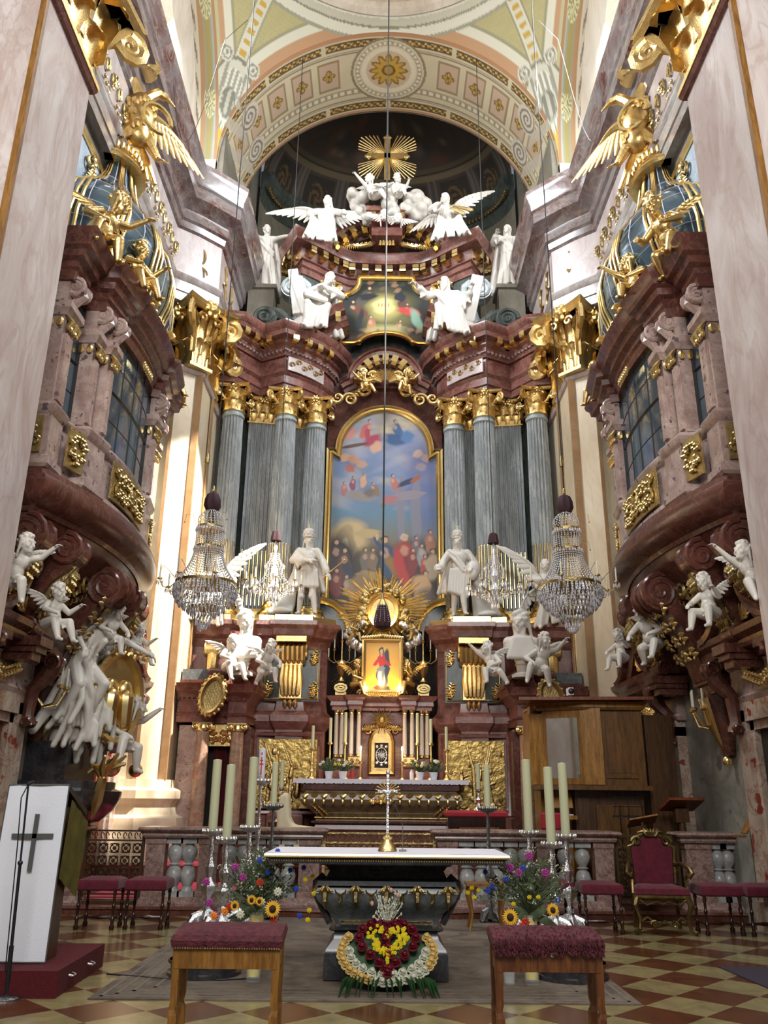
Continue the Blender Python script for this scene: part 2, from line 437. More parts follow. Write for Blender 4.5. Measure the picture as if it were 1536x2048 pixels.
def ornament(mb, fn, w, h, seed=1, n=6, r=.02, sym=True):
    """gilt rocaille relief: scrolls and leaves in a w x h panel; fn(u,v)->(point, normal)"""
    rnd = random.Random(seed)
    def P(u, v, d=0):
        p, nr = fn(u, v); return Vector(p)+Vector(nr)*d
    for k in range(n):
        cu, cv = (.05+.40*(k+.5)/n)*w, (.32 if k % 2 else -.30)*h*rnd.uniform(.4, 1); q = rnd.uniform(.12, .22)*min(w, h); dr = rnd.choice((-1, 1)); a0 = rnd.uniform(0, 6)
        for sg in ((-1, 1) if sym else (1,)):
            pts = []
            for i in range(16):
                t = i/15; a = a0+dr*t*2*PI*1.3; rr = q*(1-t*.85)
                pts.append(P(sg*(cu+math.cos(a)*rr), cv+math.sin(a)*rr, r*.4))
            mb.tube(pts, [r*(1-.5*i/15) for i in range(16)], 5)
            for j in range(3):
                i = j*4+1; p = pts[i]; mb.ell(p, (r*1.7, r*1.7, r*1.5), nu=6, nv=4)
    return mb
def leafspray(mb, p, q, n=7, s=.08, out=(0, -1, 0), seed=0):
    """gilt garland between two points"""
    rnd = random.Random(seed); p, q = Vector(p), Vector(q); o = Vector(out)
    d = (q-p); L = d.length; t0 = d/L; sd = t0.cross(o)
    for k in range(n):
        t = (k+.5)/n; c = p+d*t+o*s*.3
        for sg in (-1, 1):
            dr = (t0*.5+sd*sg*.9).normalized()
            mb.tube([c, c+dr*s*.6+o*s*.3, c+dr*s*1.1+o*s*.1], [s*.16, s*.34, s*.06], 5, flat=.5)
        mb.ell(c+o*s*.15, s*.3, nu=6, nv=4)
    return mb
V = Vector
def area(name, loc, target, sx, sy, power, col=(1, 1, 1)):
    l = bpy.data.lights.new(name, 'AREA'); l.shape = 'RECTANGLE'; l.size = sx; l.size_y = sy; l.energy = power; l.color = col
    o = bpy.data.objects.new(name, l); COL.objects.link(o); o.location = loc
    o.rotation_euler = (V(target)-V(loc)).to_track_quat('-Z', 'Y').to_euler(); return o
def point(name, loc, power, col=(1, .6, .25), r=.03):
    l = bpy.data.lights.new(name, 'POINT'); l.energy = power; l.color = col; l.shadow_soft_size = r
    o = bpy.data.objects.new(name, l); COL.objects.link(o); o.location = loc; return o
V = Vector
def head_geo(mb, c, look=(0, -1, 0), s=1.0, beard=0, hair=1, child=False, seed=0):
    c = V(c); l = V(look).normalized(); sd = V((0, 0, 1)).cross(l)
    if sd.length < .1: sd = V((1, 0, 0))
    sd.normalize(); u = l.cross(sd); rnd = random.Random(seed)
    def P(a, b, d): return c+sd*(a*s)+l*(b*s)+u*(d*s)
    rz = math.atan2(l.y, l.x)+PI/2
    tilt = -math.asin(max(-1, min(1, l.z)))
    e = (tilt*1.0, 0, rz)
    mb.ell(P(0, -.012, .02), (.078*s, .095*s, .105*s), rot=e)
    mb.ell(P(0, .028, -.045), (.056*s, .058*s, .068*s), rot=e)
    mb.cone(P(0, .082, .018), P(0, .108, -.024), .010*s, .017*s, 6)
    mb.cone(P(-.045, .075, .034), P(.045, .075, .034), .013*s, .013*s, 6)
    for q in (-1, 1):
        mb.ell(P(q*.03, .078, .012), (.014*s,)*3, nu=6, nv=4)
        mb.ell(P(q*.082, -.005, 0), (.012*s, .02*s, .03*s), rot=e, nu=6, nv=5)
        mb.ell(P(q*.045, .055, -.025), (.026*s, .03*s, .03*s), rot=e, nu=8, nv=5)
    mb.cone(P(-.02, .084, -.05), P(.02, .084, -.05), .009*s, .009*s, 6)
    mb.cone(P(-.016, .083, -.064), P(.016, .083, -.064), .010*s, .010*s, 6)
    mb.ell(P(0, .075, -.088), (.022*s,)*3, nu=8, nv=5)
    if hair:
        for k in range(int(26*hair)):
            a = rnd.uniform(0, 2*PI); b = rnd.uniform(.05, 1.4)
            x, y, z = math.sin(a)*math.cos(b)*.085, math.cos(a)*math.cos(b)*.1-.02, math.sin(b)*.105+.03
            if y > .05 and z < .09: continue
            mb.ell(P(x, y, z), rnd.uniform(.018, .03)*s, nu=6, nv=5)
        for k in range(int(10*max(0, hair-1))):
            q = rnd.choice((-1, 1)); mb.cone(P(q*.08, -.02, .02), P(q*rnd.uniform(.06, .11), -.04, -.15-rnd.random()*.06), .026*s, .014*s, 6)
    if beard:
        for k in range(9):
            t = (k-4)/4; mb.cone(P(t*.05, .06-abs(t)*.03, -.07), P(t*.035, .075, -.13-beard*.13*(1-abs(t)*.5)), .024*s, .012*s, 6)
def hand_geo(mb, w, d, s=1.0, curl=.4, nrm=(0, 0, -1), thumb=1):
    """wrist w, direction d, fingers curl towards nrm"""
    w, d = V(w), V(d).normalized(); nr = V(nrm); nr = (nr-d*nr.dot(d)).normalized(); sd = d.cross(nr)
    mb.cone(w, w+d*.035*s, .026*s, .034*s, 8)
    mb.ell(w+d*.055*s, (.036*s,)*3, nu=8, nv=6)
    for k in range(4):
        o = (k-1.5)*.021*s; L = (.07, .082, .078, .06)[k]*s
        a = w+d*.075*s+sd*o; b = a+(d*math.cos(curl)+nr*math.sin(curl)+sd*(k-1.5)*.08).normalized()*L*.55
        c = b+(d*math.cos(curl*2.2)+nr*math.sin(curl*2.2)).normalized()*L*.55
        mb.cone(a, b, .0115*s, .0105*s, 6); mb.cone(b, c, .0105*s, .009*s, 6)
    a = w+d*.03*s+sd*-.032*s*thumb
    b = a+(d*.6-sd*.8*thumb+nr*.3).normalized()*.045*s; c = b+(d*.9+nr*.4-sd*.2*thumb).normalized()*.035*s
    mb.cone(a, b, .014*s, .012*s, 6); mb.cone(b, c, .012*s, .010*s, 6)
def folds(mb, tc, tr, bc, br, n=16, r=.03, seed=0, a0=0, a1=2*PI, wav=.12):
    """hanging cloth: ridges from an upper ring to a hem ring over a solid core"""
    rnd = random.Random(seed); tc, bc = V(tc), V(bc)
    full = abs(a1-a0) > 6
    mb.tube([tc+V((0, 0, .01)), tc.lerp(bc, .25), tc.lerp(bc, .6), bc], [tr[0]*.9, tr[0]*.5+br[0]*.4, (tr[0]+br[0])*.46, br[0]*.84], 14, flat=(tr[1]/tr[0]+br[1]/br[0])/2) if full and abs((bc-tc).normalized().z) > .8 else None
    for k in range(n):
        a = a0+(a1-a0)*(k+rnd.uniform(-.25, .25))/n; j = a+rnd.uniform(-wav, wav)*2
        p = tc+V((math.cos(a)*tr[0], math.sin(a)*tr[1], 0)); q = bc+V((math.cos(j)*br[0], math.sin(j)*br[1], rnd.uniform(-.01, .03)))
        m = p.lerp(q, .5)+V((rnd.uniform(-.03, .03), rnd.uniform(-.03, .02), 0))
        mb.cone(p, m, r*.6, r, 7); mb.cone(m, q, r, r*rnd.uniform(1.0, 1.5), 7)
def limb(mb, pts, rs, n=9):
    for i in range(len(pts)-1): mb.cone(pts[i], pts[i+1], rs[i], rs[i+1], n)
def wing(mb, root, tip, up=(0, 0, 1), n=9, w=.3, th=.016, back=(0, 1, 0), seed=1):
    """feathered wing: spine root->tip, feathers hanging to -up side"""
    root, tip = V(root), V(tip); d = tip-root; L = d.length; t = d/L; u = V(up); u = (u-t*u.dot(t)).normalized(); bk = V(back)
    rnd = random.Random(seed); nr = t.cross(u)
    sp = [root+d*(i/8)+u*(math.sin(i/8*PI)*.16*L) for i in range(9)]
    mb.tube(sp, [w*.16, w*.17, w*.16, w*.14, w*.12, w*.1, w*.08, w*.06, w*.03], 7)
    for row, (ln, k0) in enumerate(((1.0, n), (.58, n), (.3, n))):
        for k in range(k0):
            f = (k+.5)/k0; p = root+d*f+u*(math.sin(f*PI)*.16*L)
            dr = (-u*(1-f*.55)+t*(.15+f*1.0)).normalized(); q = p+dr*w*ln*(.8+.55*f)
            m = p.lerp(q, .6)
            off = nr*(.012*row*(1 if row else 0))
            fw_ = max(w*.105, L/k0*.62); mb.tube([p+off, m+off+nr*.01, q+off*.5+nr*rnd.uniform(0, .02)], [fw_*.8, fw_, fw_*.35], 6, flat=.3)
def cherub_geo(kind=0, seed=0):
    """chubby winged child about 0.9 m, seated at origin (z=0 seat), facing -Y"""
    mb = MB(); w = MB()
    lean = {0: (0, -.05), 1: (.08, -.12), 2: (-.1, -.02), 3: (0, -.2)}[kind]
    pel = V((0, 0, .1)); ch = V((lean[0], lean[1], .36)); hd = V((lean[0]*1.5, lean[1]*1.5-.03, .60))
    mb.ell(pel, (.13, .12, .12)); mb.ell(pel.lerp(ch, .45)+V((0, -.03, 0)), (.125, .115, .14)); mb.ell(ch, (.125, .095, .12))
    mb.cone(ch+V((0, 0, .1)), hd-V((0, 0, .08)), .05, .05)
    look = {0: (.2, -1, -.25), 1: (.7, -.7, -.1), 2: (-.6, -.8, .1), 3: (0, -1, -.5)}[kind]
    head_geo(mb, hd, look, s=1.18, hair=1.1, seed=seed)
    A = {0: (((-.25, -.14, .30), (-.18, -.30, .24)), ((.25, -.10, .32), (.30, -.26, .42))),
         1: (((-.24, -.1, .30), (-.12, -.28, .20)), ((.34, -.16, .44), (.48, -.28, .58))),
         2: (((-.32, -.12, .50), (-.46, -.2, .66)), ((.2, -.16, .26), (.08, -.28, .2))),
         3: (((-.28, -.24, .28), (-.2, -.42, .2)), ((.28, -.24, .28), (.2, -.42, .2)))}[kind]
    for q, (el, ha) in zip((-1, 1), A):
        sh = ch+V((q*.13, 0, .06)); limb(mb, [sh, el, ha], [.058, .048, .034]); hand_geo(mb, ha, V(ha)-V(el), s=.85, curl=.5, thumb=q)
    Lg = {0: (((-.14, -.28, .12), (-.12, -.38, -.16)), ((.15, -.26, .14), (.2, -.34, -.14))),
          1: (((-.16, -.24, .14), (-.24, -.26, -.14)), ((.12, -.28, .06), (.16, -.26, -.22))),
          2: (((-.1, -.3, .1), (-.02, -.4, -.16)), ((.2, -.2, .06), (.34, -.14, -.18))),
          3: (((-.14, -.2, .02), (-.2, -.02, -.2)), ((.16, -.26, .1), (.14, -.34, -.16)))}[kind]
    for q, (kn, ft) in zip((-1, 1), Lg):
        hp = pel+V((q*.075, 0, 0)); limb(mb, [hp, kn], [.105, .07]); limb(mb, [kn, V(kn).lerp(V(ft), .4), ft], [.07, .064, .042])
        mb.cone(ft, V(ft)+V((0, -.09, -.03)), .036, .028)
    for k in range(7): mb.cone(pel+V((-.14+k*.045, -.1, .06)), pel+V((.16-k*.02, -.2-.01*k, .0-.012*k)), .022, .018, 6)
    for q in (-1, 1): wing(w, ch+V((q*.06, .09, .06)), ch+V((q*.30, .2, .24)), n=7, w=.17)
    return mb, w
CH = {}
def make_cherub(name, label, loc, rz=0, kind=0, mat='white', scale=1.0, group=None, wings=True, cat='statue', rx=0):
    if kind not in CH:
        b, w = cherub_geo(kind, kind)
        CH[kind] = (sculpt('body', b, M['white'], .011, 2, mesh_only=True), mesh_of('wing', w, M['white']))
    t = thing(name, label, cat, loc, rz, group, scale)
    t.rotation_euler[0] = rx
    for nm, me in zip(('body', 'wing'), CH[kind]):
        if nm == 'wing' and not wings: continue
        o = link(nm, me, t)
        if mat != 'white': override_mat(o, M[mat])
    return t
def figure(J, look=(0, -1, 0), beard=0, hair=1, voxel=.016, cloak=True, seed=0, robe='stand', bare_arms=False, extra=None, smooth=3, mat='white', slim=1.0):
    mb = MB(); d = dict(pel=(0, 0, .95), ch=(0, 0, 1.28), hd=(0, -.03, 1.62), shL=(-.19, 0, 1.40), elL=(-.27, .02, 1.12), haL=(-.24, -.16, .93),
        shR=(.19, 0, 1.40), elR=(.27, .02, 1.12), haR=(.24, -.16, .93), knL=(-.1, -.05, .5), ftL=(-.12, 0, .06), knR=(.1, -.08, .5), ftR=(.14, -.05, .06), dL=None, dR=None)
    d.update(J); J = {k: (V(v) if v is not None else None) for k, v in d.items()}
    mb.ell(J['pel'], (.165*slim, .125, .15)); mb.ell(J['pel'].lerp(J['ch'], .5), (.145*slim, .115, .17)); mb.ell(J['ch'], (.175*slim, .125, .17))
    mb.cone(J['shL'], J['shR'], .075, .075); nk = (J['shL']+J['shR'])/2
    mb.cone(nk, J['hd']-V((0, 0, .06)), .06, .05)
    head_geo(mb, J['hd'], look, beard=beard, hair=hair, seed=seed)
    ar = (.06, .047, .032) if bare_arms else (.082, .082, .062)
    for q, s_, e_, h_, dd in ((-1, 'shL', 'elL', 'haL', 'dL'), (1, 'shR', 'elR', 'haR', 'dR')):
        limb(mb, [J[s_], J[e_]], ar[:2]); limb(mb, [J[e_], J[h_]], ar[1:]) if bare_arms else limb(mb, [J[e_], J[e_].lerp(J[h_], .75), J[h_]], [.085, .075, .035])
        hand_geo(mb, J[h_], J[dd] if J[dd] is not None else J[h_]-J[e_], s=1.15, curl=.45, thumb=q)
        if not bare_arms:
            rnd = random.Random(seed+q)
            for k in range(4):
                p = J[s_].lerp(J[e_], .3+.2*k); mb.cone(p+V((0, -.06, .03)), J[e_].lerp(J[h_], .5)+V((rnd.uniform(-.03, .03), -.03, -.06-.03*k)), .025, .03, 6)
    for q, k_, f_ in ((-1, 'knL', 'ftL'), (1, 'knR', 'ftR')):
        hp = J['pel']+V((q*.09, 0, -.03)); limb(mb, [hp, J[k_]], [.1, .075]); limb(mb, [J[k_], J[k_].lerp(J[f_], .35), J[f_]], [.07, .068, .042])
        mb.cone(J[f_], J[f_]+V((q*.03, -.15, -.03)), .042, .03)
    if robe == 'stand':
        folds(mb, J['pel']+V((0, 0, .08)), (.16*slim, .12), (0, .0, .05), (.30*slim, .24), n=20, r=.030, seed=seed)
        folds(mb, J['ch']+V((0, 0, .08)), (.15, .11), J['pel'], (.175*slim, .135), n=14, r=.022, seed=seed+1)
    elif robe == 'seat':
        rnd = random.Random(seed)
        kn = (J['knL']+J['knR'])/2; ft = (J['ftL']+J['ftR'])/2
        for k in range(11):
            t = k/10; a = J['pel']+V((-.17+.34*t, -.02, .05-.1*abs(t-.5))); b = J['knL'].lerp(J['knR'], t)+V((0, 0, .02-.10*math.sin(t*PI))); c = J['ftL'].lerp(J['ftR'], t)+V((rnd.uniform(-.04, .04)+(t-.5)*.16, rnd.uniform(-.04, .04)+.02, .02))
            mb.cone(a, b, .055, .048, 7); mb.cone(b, c, .046, .036, 7)
        folds(mb, J['ch']+V((0, 0, .08)), (.15, .11), J['pel'], (.18*slim, .14), n=14, r=.024, seed=seed+1)
    if cloak:
        rnd = random.Random(seed+5)
        for k in range(12):
            t = k/11; a = J['shL'].lerp(J['shR'], t)+V((0, .07, .04))
            b = V((-.28+.56*t+rnd.uniform(-.03, .03), .17+rnd.uniform(-.03, .05), J['pel'].z)); c = V((-.36+.72*t+rnd.uniform(-.05, .05), .22+rnd.uniform(-.05, .08), .05 if robe == 'stand' else J['pel'].z-.35))
            mb.cone(a, b, .05, .06, 7); mb.cone(b, c, .06, .06, 7)
        mb.tube([J['shL']+V((-.02, -.04, .04)), J['ch']+V((-.05, -.13, .02)), J['pel']+V((.1, -.14, .1)), J['pel']+V((.2, -.06, 0))], [.05, .045, .045, .05], 7)
        mb.tube([J['shL']+V((-.04, -.02, .02)), J['ch']+V((-.09, -.13, -.08)), J['pel']+V((.08, -.15, .02)), J['pel']+V((.2, -.08, -.08))], [.04, .035, .04, .04], 7)
    if extra: extra(mb, J)
    return sculpt('body', mb, M[mat], voxel, smooth, mesh_only=True)
def put_figure(name, label, me, loc, rz=0, scale=1.0, mat=None, cat='statue', group=None):
    t = thing(name, label, cat, loc, rz, group, scale)
    o = link('body', me, t)
    if mat: override_mat(o, M[mat])
    return t
M['cream2'] = marble('tan_strip_marble', hexc('#93704a'), hexc('#b08a62'), hexc('#7e5c3c'), .7, 1.6, .2, .35)
ZC, ZK, ZE = 10.8, 12.35, 16.15          # astragal, capital top, entablature top of the giant order
def floor_mat():
    m, nt, b = _nt('diagonal_tiles'); L = nt.links.new
    tc = N(nt, 'ShaderNodeTexCoord'); mp = N(nt, 'ShaderNodeMapping')
    side = .715/math.sqrt(2)
    mp.inputs['Rotation'].default_value = (0, 0, R(45)); mp.inputs['Scale'].default_value = (1/side,)*3
    q = Matrix.Rotation(R(45), 4, 'Z') @ V((-.71/side, 7.23/side, 0))
    mp.inputs['Location'].default_value = (-q.x+20.5, -q.y+20.5, .5)
    L(tc.outputs['Object'], mp.inputs[0])
    ch = N(nt, 'ShaderNodeTexChecker', Scale=1.0); L(mp.outputs[0], ch.inputs['Vector'])
    n = N(nt, 'ShaderNodeTexNoise', Scale=3.0, Detail=6.0, Roughness=.6, Distortion=1.0); L(tc.outputs['Object'], n.inputs['Vector'])
    r1 = ramp(nt, n.outputs['Fac'], [(.35, hexc('#492919')), (.65, hexc('#5f3924'))])
    r2 = ramp(nt, n.outputs['Fac'], [(.35, hexc('#786d4a')), (.65, hexc('#92865e'))])
    mx = N(nt, 'ShaderNodeMixRGB'); L(ch.outputs['Fac'], mx.inputs[0]); L(r1, mx.inputs[1]); L(r2, mx.inputs[2])
    L(mx.outputs[0], b.inputs['Base Color']); b.inputs['Roughness'].default_value = .22
    return m
struct('floor', MB().box((-7, -3, -.3), (7, 13.0, 0)), floor_mat(), smooth=0)
struct('floor_sanctuary', MB().box((-6, 13.0, -.3), (6, 26, .16)).box((-6, 15.6, .16), (6, 26, .42)).box((-2.9, 16.0, .42), (2.9, 26, .62)).box((-2.7, 16.35, .62), (2.7, 26, .82)), M['redd'], smooth=0)
WX = 5.1
def wall_side(sg):
    nm = 'wall_left' if sg < 0 else 'wall_right'
    b = MB()
    b.box((sg*WX, -3, 0), (sg*(WX+.6), 17.6, ZE+.2))
    struct(nm, b, M['wallg'], smooth=0)
    b = MB(); y0, y1, z0, z1 = 19.7, 21.5, 14.9, 20.2
    b.box((sg*4.35, 17.6, 0), (sg*5.7, y0, 24)).box((sg*4.35, y1, 0), (sg*5.7, 23, 24)).box((sg*4.35, y0, 0), (sg*5.7, y1, z0)).box((sg*4.35, y0, z1), (sg*5.7, y1, 24))
    struct('wall_apse_'+('left' if sg < 0 else 'right'), b, M['olive'], smooth=0)
    w = MB().box((sg*5.62, y0, z0), (sg*5.66, y1, z1))
    R1, yc, zc = 4.45, 12.95, ZE+1.2
    b = MB(); ro = 2.1; K = 24
    pin = [(yc-ro, ZE+.9)]+[(yc-ro*math.cos(PI*i/K), zc+.3+ro*math.sin(PI*i/K)) for i in range(K+1)]+[(yc+ro, ZE+.9)]
    pout = [(yc-6, ZE)]+[(yc-6*math.cos(PI*i/K), zc+6.5*math.sin(PI*i/K)) for i in range(K+1)]+[(yc+6, ZE)]
    vs, fs = [], []
    for (yy, zz) in pin: vs += [(sg*WX, yy, zz), (sg*(WX+.7), yy, zz)]
    n0 = len(vs)
    for (yy, zz) in pout: vs += [(sg*WX, yy, zz), (sg*(WX+.7), yy, zz)]
    n = len(pin)
    for i in range(n-1):
        a, c = 2*i, 2*i+2
        fs += [(a, c, n0+c, n0+a), (a+1, n0+a+1, n0+c+1, c+1), (a, a+1, c+1, c)]
    b.add(vs, fs); b.box((sg*WX, yc-6, ZE), (sg*(WX+.7), yc+6, ZE+.9))
    struct('wall_lunette_'+('left' if sg < 0 else 'right'), b, M['pale'], smooth=0)
    return
for sg in (-1, 1): wall_side(sg)
def colour_mesh(o, fn):
    me = o.data; n = len(me.vertices); co = np.empty(n*3); me.vertices.foreach_get('co', co); co = co.reshape(-1, 3)
    c = fn(co); ca = me.color_attributes.new('Col', 'FLOAT_COLOR', 'POINT')
    out = np.ones((n, 4)); out[:, :3] = c; ca.data.foreach_set('color', out.ravel())
def mixc(c, m, k):
    m = np.clip(m, 0, 1)[:, None]; return c*(1-m)+np.array(k)[None, :]*m
def H(h): return np.array(hexc(h))
def wobble(a, b, seed=0):
    rs = np.random.RandomState(seed); v = 0
    for i in range(8):
        k = rs.uniform(.6, 5, 2)*(1+i*.5); v = v+np.sin(a*k[0]*2+b*k[1]*2+rs.uniform(0, 6))/(1+i*.4)
    return v/4
ARCH_R, ARCH_Z = 4.5, ZE+1.2
def soffit(u, v):
    a = PI*(1-u); y = 17.4+2.8*v
    return (math.cos(a)*ARCH_R, y, ARCH_Z+math.sin(a)*ARCH_R)
b = MB().grid(soffit, 520, 110)
ar = struct('ceiling_arch', b, painted('arch_fresco', .65)); 
ar_th = MB()
for yy in (17.4, 20.2): pass
def arch_col(co):
    a = np.arctan2(co[:, 2]-ARCH_Z, co[:, 0]); y = (co[:, 1]-17.4)/2.8; s_ = (PI/2-a)*ARCH_R   # arc length from crown
    c = np.tile(H('#cbbf9f'), (len(a), 1)); c = c*(1+.05*wobble(s_, y*3, 3)[:, None])
    c = mixc(c, (y < .05)+(y > .965), H('#b48660'))
    for (lo, hi) in ((.07, .16), (.86, .95)):
        inb = ((y > lo) & (y < hi)).astype(float); sa = np.abs(s_)
        seg = np.mod(sa, 1.9); panel = ((seg > .07) & (seg < 1.83)); m = inb*panel
        c = mixc(c, m, H('#5d4a34'))
        lf = (np.sin(s_*34)*np.sin((y-lo)/(hi-lo)*PI*3+s_*8) > .05)*m*((y > lo+.015) & (y < hi-.015))
        c = mixc(c, lf, H('#b98f3c')); c = mixc(c, lf*(np.sin(s_*71+y*90) > .4), H('#dcc070'))
    for yy in (.19, .83, .215, .805): c = mixc(c, np.abs(y-yy) < .006, H('#8b7d66'))
    c = mixc(c, (np.abs(y-.70) < .045), H('#a39479')); c = mixc(c, (np.abs(y-.70) < .025)*(np.sin(s_*30) > -.3), H('#dcd3bb'))
    sa = np.abs(s_)-1.35; k = np.mod(sa, .88); inb = (sa > 0)
    px_ = (k-.44); py_ = (y-.44)*2.8
    inside = inb*(np.abs(px_) < .34)*(np.abs(py_) < .50); inner = inb*(np.abs(px_) < .28)*(np.abs(py_) < .44)
    c = mixc(c, inside, H('#94805f')); c = mixc(c, inner, H('#bda48c')); 
    rr = np.hypot(px_, py_*.9); th = np.arctan2(py_, px_)
    c = mixc(c, inb*(rr < .12+.08*np.abs(np.cos(2*th))), H('#7d6332')); c = mixc(c, inb*(rr < .08+.07*np.abs(np.cos(2*th)))*(np.sin(th*8) > -.2), H('#c9a553')); c = mixc(c, inb*(rr < .045), H('#6a5430'))
    px_ = s_; py_ = (y-.46)*2.8; rr = np.hypot(px_, py_); th = np.arctan2(py_, px_)
    c = mixc(c, rr < 1.12, H('#d2c8aa')); c = mixc(c, np.abs(rr-1.08) < .04, H('#8d7d62')); c = mixc(c, np.abs(rr-.92) < .07, H('#a89a7e')); c = mixc(c, (np.abs(rr-.92) < .045)*(np.sin(th*40) > -.2), H('#ddd5bf'))
    c = mixc(c, rr < .80, H('#e0d6bd')); c = mixc(c, rr < .66, H('#cbb596')); c = mixc(c, rr < .38+.2*np.abs(np.cos(th*6)), H('#8a6c35')); c = mixc(c, rr < .30+.2*np.abs(np.cos(th*6+.2))**2, H('#c0993f')); c = mixc(c, rr < .2, H('#6e5428')); c = mixc(c, rr < .13, H('#b28d45'))
    for (s0, col) in ((4.9, '#8f8471'), (5.0, '#c9c0ad')):
        c = mixc(c, (np.abs(s_) > s0)*(np.sin(np.abs(s_)*9+y*14) > .1)*.6, H(col))
    for q, cy in enumerate((.3, .75)):
        rr = np.hypot(np.abs(s_)-4.7, (y-cy)*2.8); c = mixc(c, rr < .42, H('#c7beab')); c = mixc(c, (rr < .40)*(np.sin(rr*38+np.arctan2((y-cy)*2.8, np.abs(s_)-4.7)) > .2), H('#85796a'))
    return c
colour_mesh(ar, arch_col)
K = 48
def ringwall(y, r0, r1, nm, mat):
    vs, fs = [], []
    for i in range(K+1):
        a = PI*i/K
        for r_ in (r0, r1): vs.append((math.cos(a)*r_, y, ARCH_Z+math.sin(a)*r_))
    for i in range(K): fs.append((2*i, 2*i+1, 2*i+3, 2*i+2))
    b = MB().add(vs, fs); t = [(v[0], v[1]+.05, v[2]) for v in vs]; b.add(t, fs)
    return struct(nm, b, mat)
ringwall(20.2, ARCH_R, 7.5, 'trim_arch', M['olive'])
for sg in (-1, 1):   # stilted part of the arch between entablature and springing
    b = MB().grid(lambda u, v: (sg*ARCH_R, 17.4+2.8*u, ZE-.1+v*1.35), 40, 24)
    o = struct('trim_arch_foot_'+('left' if sg < 0 else 'right'), b, painted('arch_foot_fresco', .65))
    def fc(co):
        y = (co[:, 1]-17.4)/2.8; z = co[:, 2]-ZE; c = np.tile(H('#b5a98f'), (len(y), 1))
        c = mixc(c, (y < .05)+(y > .965), H('#b48660'))
        c = mixc(c, (np.sin(z*9+y*22) > .2)*(y > .1)*(y < .9)*.7, H('#6f6455'))
        c = mixc(c, (np.sin(z*14-y*16) > .5)*(y > .1)*(y < .9)*.8, H('#d9d1bf')); return c
    colour_mesh(o, fc)
SR, SY = math.hypot(4.5, 4.45), 12.95
def vault(u, v):
    x = (u*2-1)*4.5; y = SY+(v*2-1)*4.45
    return (x, y, ARCH_Z+math.sqrt(max(0, SR*SR-x*x-(y-SY)**2)))
b = MB().grid(vault, 300, 300)
b.f = [f for f in b.f if math.hypot(b.v[f[0]][0], b.v[f[0]][1]-SY) > 4.12]
vt = struct('ceiling', b, painted('pendentive_fresco', .7))
def vcol(co):
    x, y, z = co[:, 0], co[:, 1]-SY, co[:, 2]; n = len(x)
    c = np.tile(H('#a39b6e'), (n, 1)); c = c*(1+.06*wobble(x*2, y*2, 5)[:, None])
    c = mixc(c, np.sin(x*60)*np.sin(y*60) > .6, H('#9f9462'))
    ds, df = 4.5-np.abs(x), 4.45-np.abs(y); dm = np.minimum(ds, df)
    r = np.hypot(x, y)
    zz = z-ARCH_Z
    rf = np.hypot(x, zz)-ARCH_R; rs = np.hypot(y, zz)-4.45
    c = mixc(c, df < .42, H('#c9c6b2')); c = mixc(c, ds < .42, H('#c9c6b2'))
    c = mixc(c, np.abs(df-.40) < .03, H('#8a8668')); c = mixc(c, np.abs(ds-.40) < .03, H('#8a8668'))
    c = mixc(c, df < .20, H('#a9835f')); c = mixc(c, ds < .20, H('#a8835f')); c = mixc(c, ds < .08, H('#a9a37c'))
    c = mixc(c, r < 4.62, H('#cdcab8')); c = mixc(c, np.abs(r-4.60) < .03, H('#8d8a76')); c = mixc(c, r < 4.40, H('#b9b5a0')); c = mixc(c, np.abs(r-4.38) < .02, H('#7b7866')); c = mixc(c, r < 4.22, H('#d9d6c6'))
    dg = (np.abs(x)-np.abs(y))/math.sqrt(2); along = r
    c = mixc(c, (np.abs(dg) < .20)*(r > 4.6)*1., H('#c4c2ae')); c = mixc(c, (np.abs(np.abs(dg)-.19) < .02)*(r > 4.6), H('#868268'))
    c = mixc(c, (np.abs(dg) < .1)*(r > 4.6)*(np.sin(r*40) > 0), H('#b08f35'))
    w = zz   # height above springing
    c = mixc(c, (w < 1.1)*1., H('#a8a27a')); c = mixc(c, (w < 1.0)*(np.abs(dg) < .12), H('#b39a3c')); c = mixc(c, (w < 1.1)*(np.abs(np.abs(dg)-.2) < .05), H('#c9c7b4'))
    e = np.hypot(dg/.62, (w-2.0)/.95); c = mixc(c, e < 1, H('#bdbba8')); c = mixc(c, np.abs(e-.95) < .05, H('#777462'))
    c = mixc(c, (e < .93)*(np.abs(np.abs(dg)-.30) < .04), H('#8a8775')); 
    e2 = np.hypot(dg/.28, (w-2.25)/.40); c = mixc(c, e2 < 1, H('#8f8d7e')); c = mixc(c, (e2 < 1)*(np.sin(dg*42) > .1), H('#cfcdbd')); 
    e3 = np.hypot(dg/.22, (w-1.75)/.42); c = mixc(c, e3 < 1, H('#6f6d60')); c = mixc(c, (e3 < .85)*(np.sin(dg*30+1) > 0), H('#a8a695'))
    for q in (-1, 1):
        rr = np.hypot(dg-q*.42, w-2.85); c = mixc(c, rr < .2, H('#c8c6b6')); c = mixc(c, (rr < .19)*(np.sin(rr*60) > 0), H('#807d6c'))
        rr = np.hypot(dg-q*.16, w-1.12); c = mixc(c, rr < .16, H('#c4c2b2')); c = mixc(c, (rr < .15)*(np.sin(rr*70) > 0), H('#807d6c'))
    return c
colour_mesh(vt, vcol)
b = MB().mould([(4.12*math.cos(2*PI*i/72), SY+4.12*math.sin(2*PI*i/72)) for i in range(72)], [(0, ARCH_Z+4.7), (.18, ARCH_Z+4.75), (.22, ARCH_Z+4.95), (.05, ARCH_Z+5.0), (.0, ARCH_Z+5.3), (.15, ARCH_Z+5.4), (.15, ARCH_Z+5.6), (0, ARCH_Z+5.7)], closed=True, flip=1)
struct('ceiling_ring', b, M['pale'])
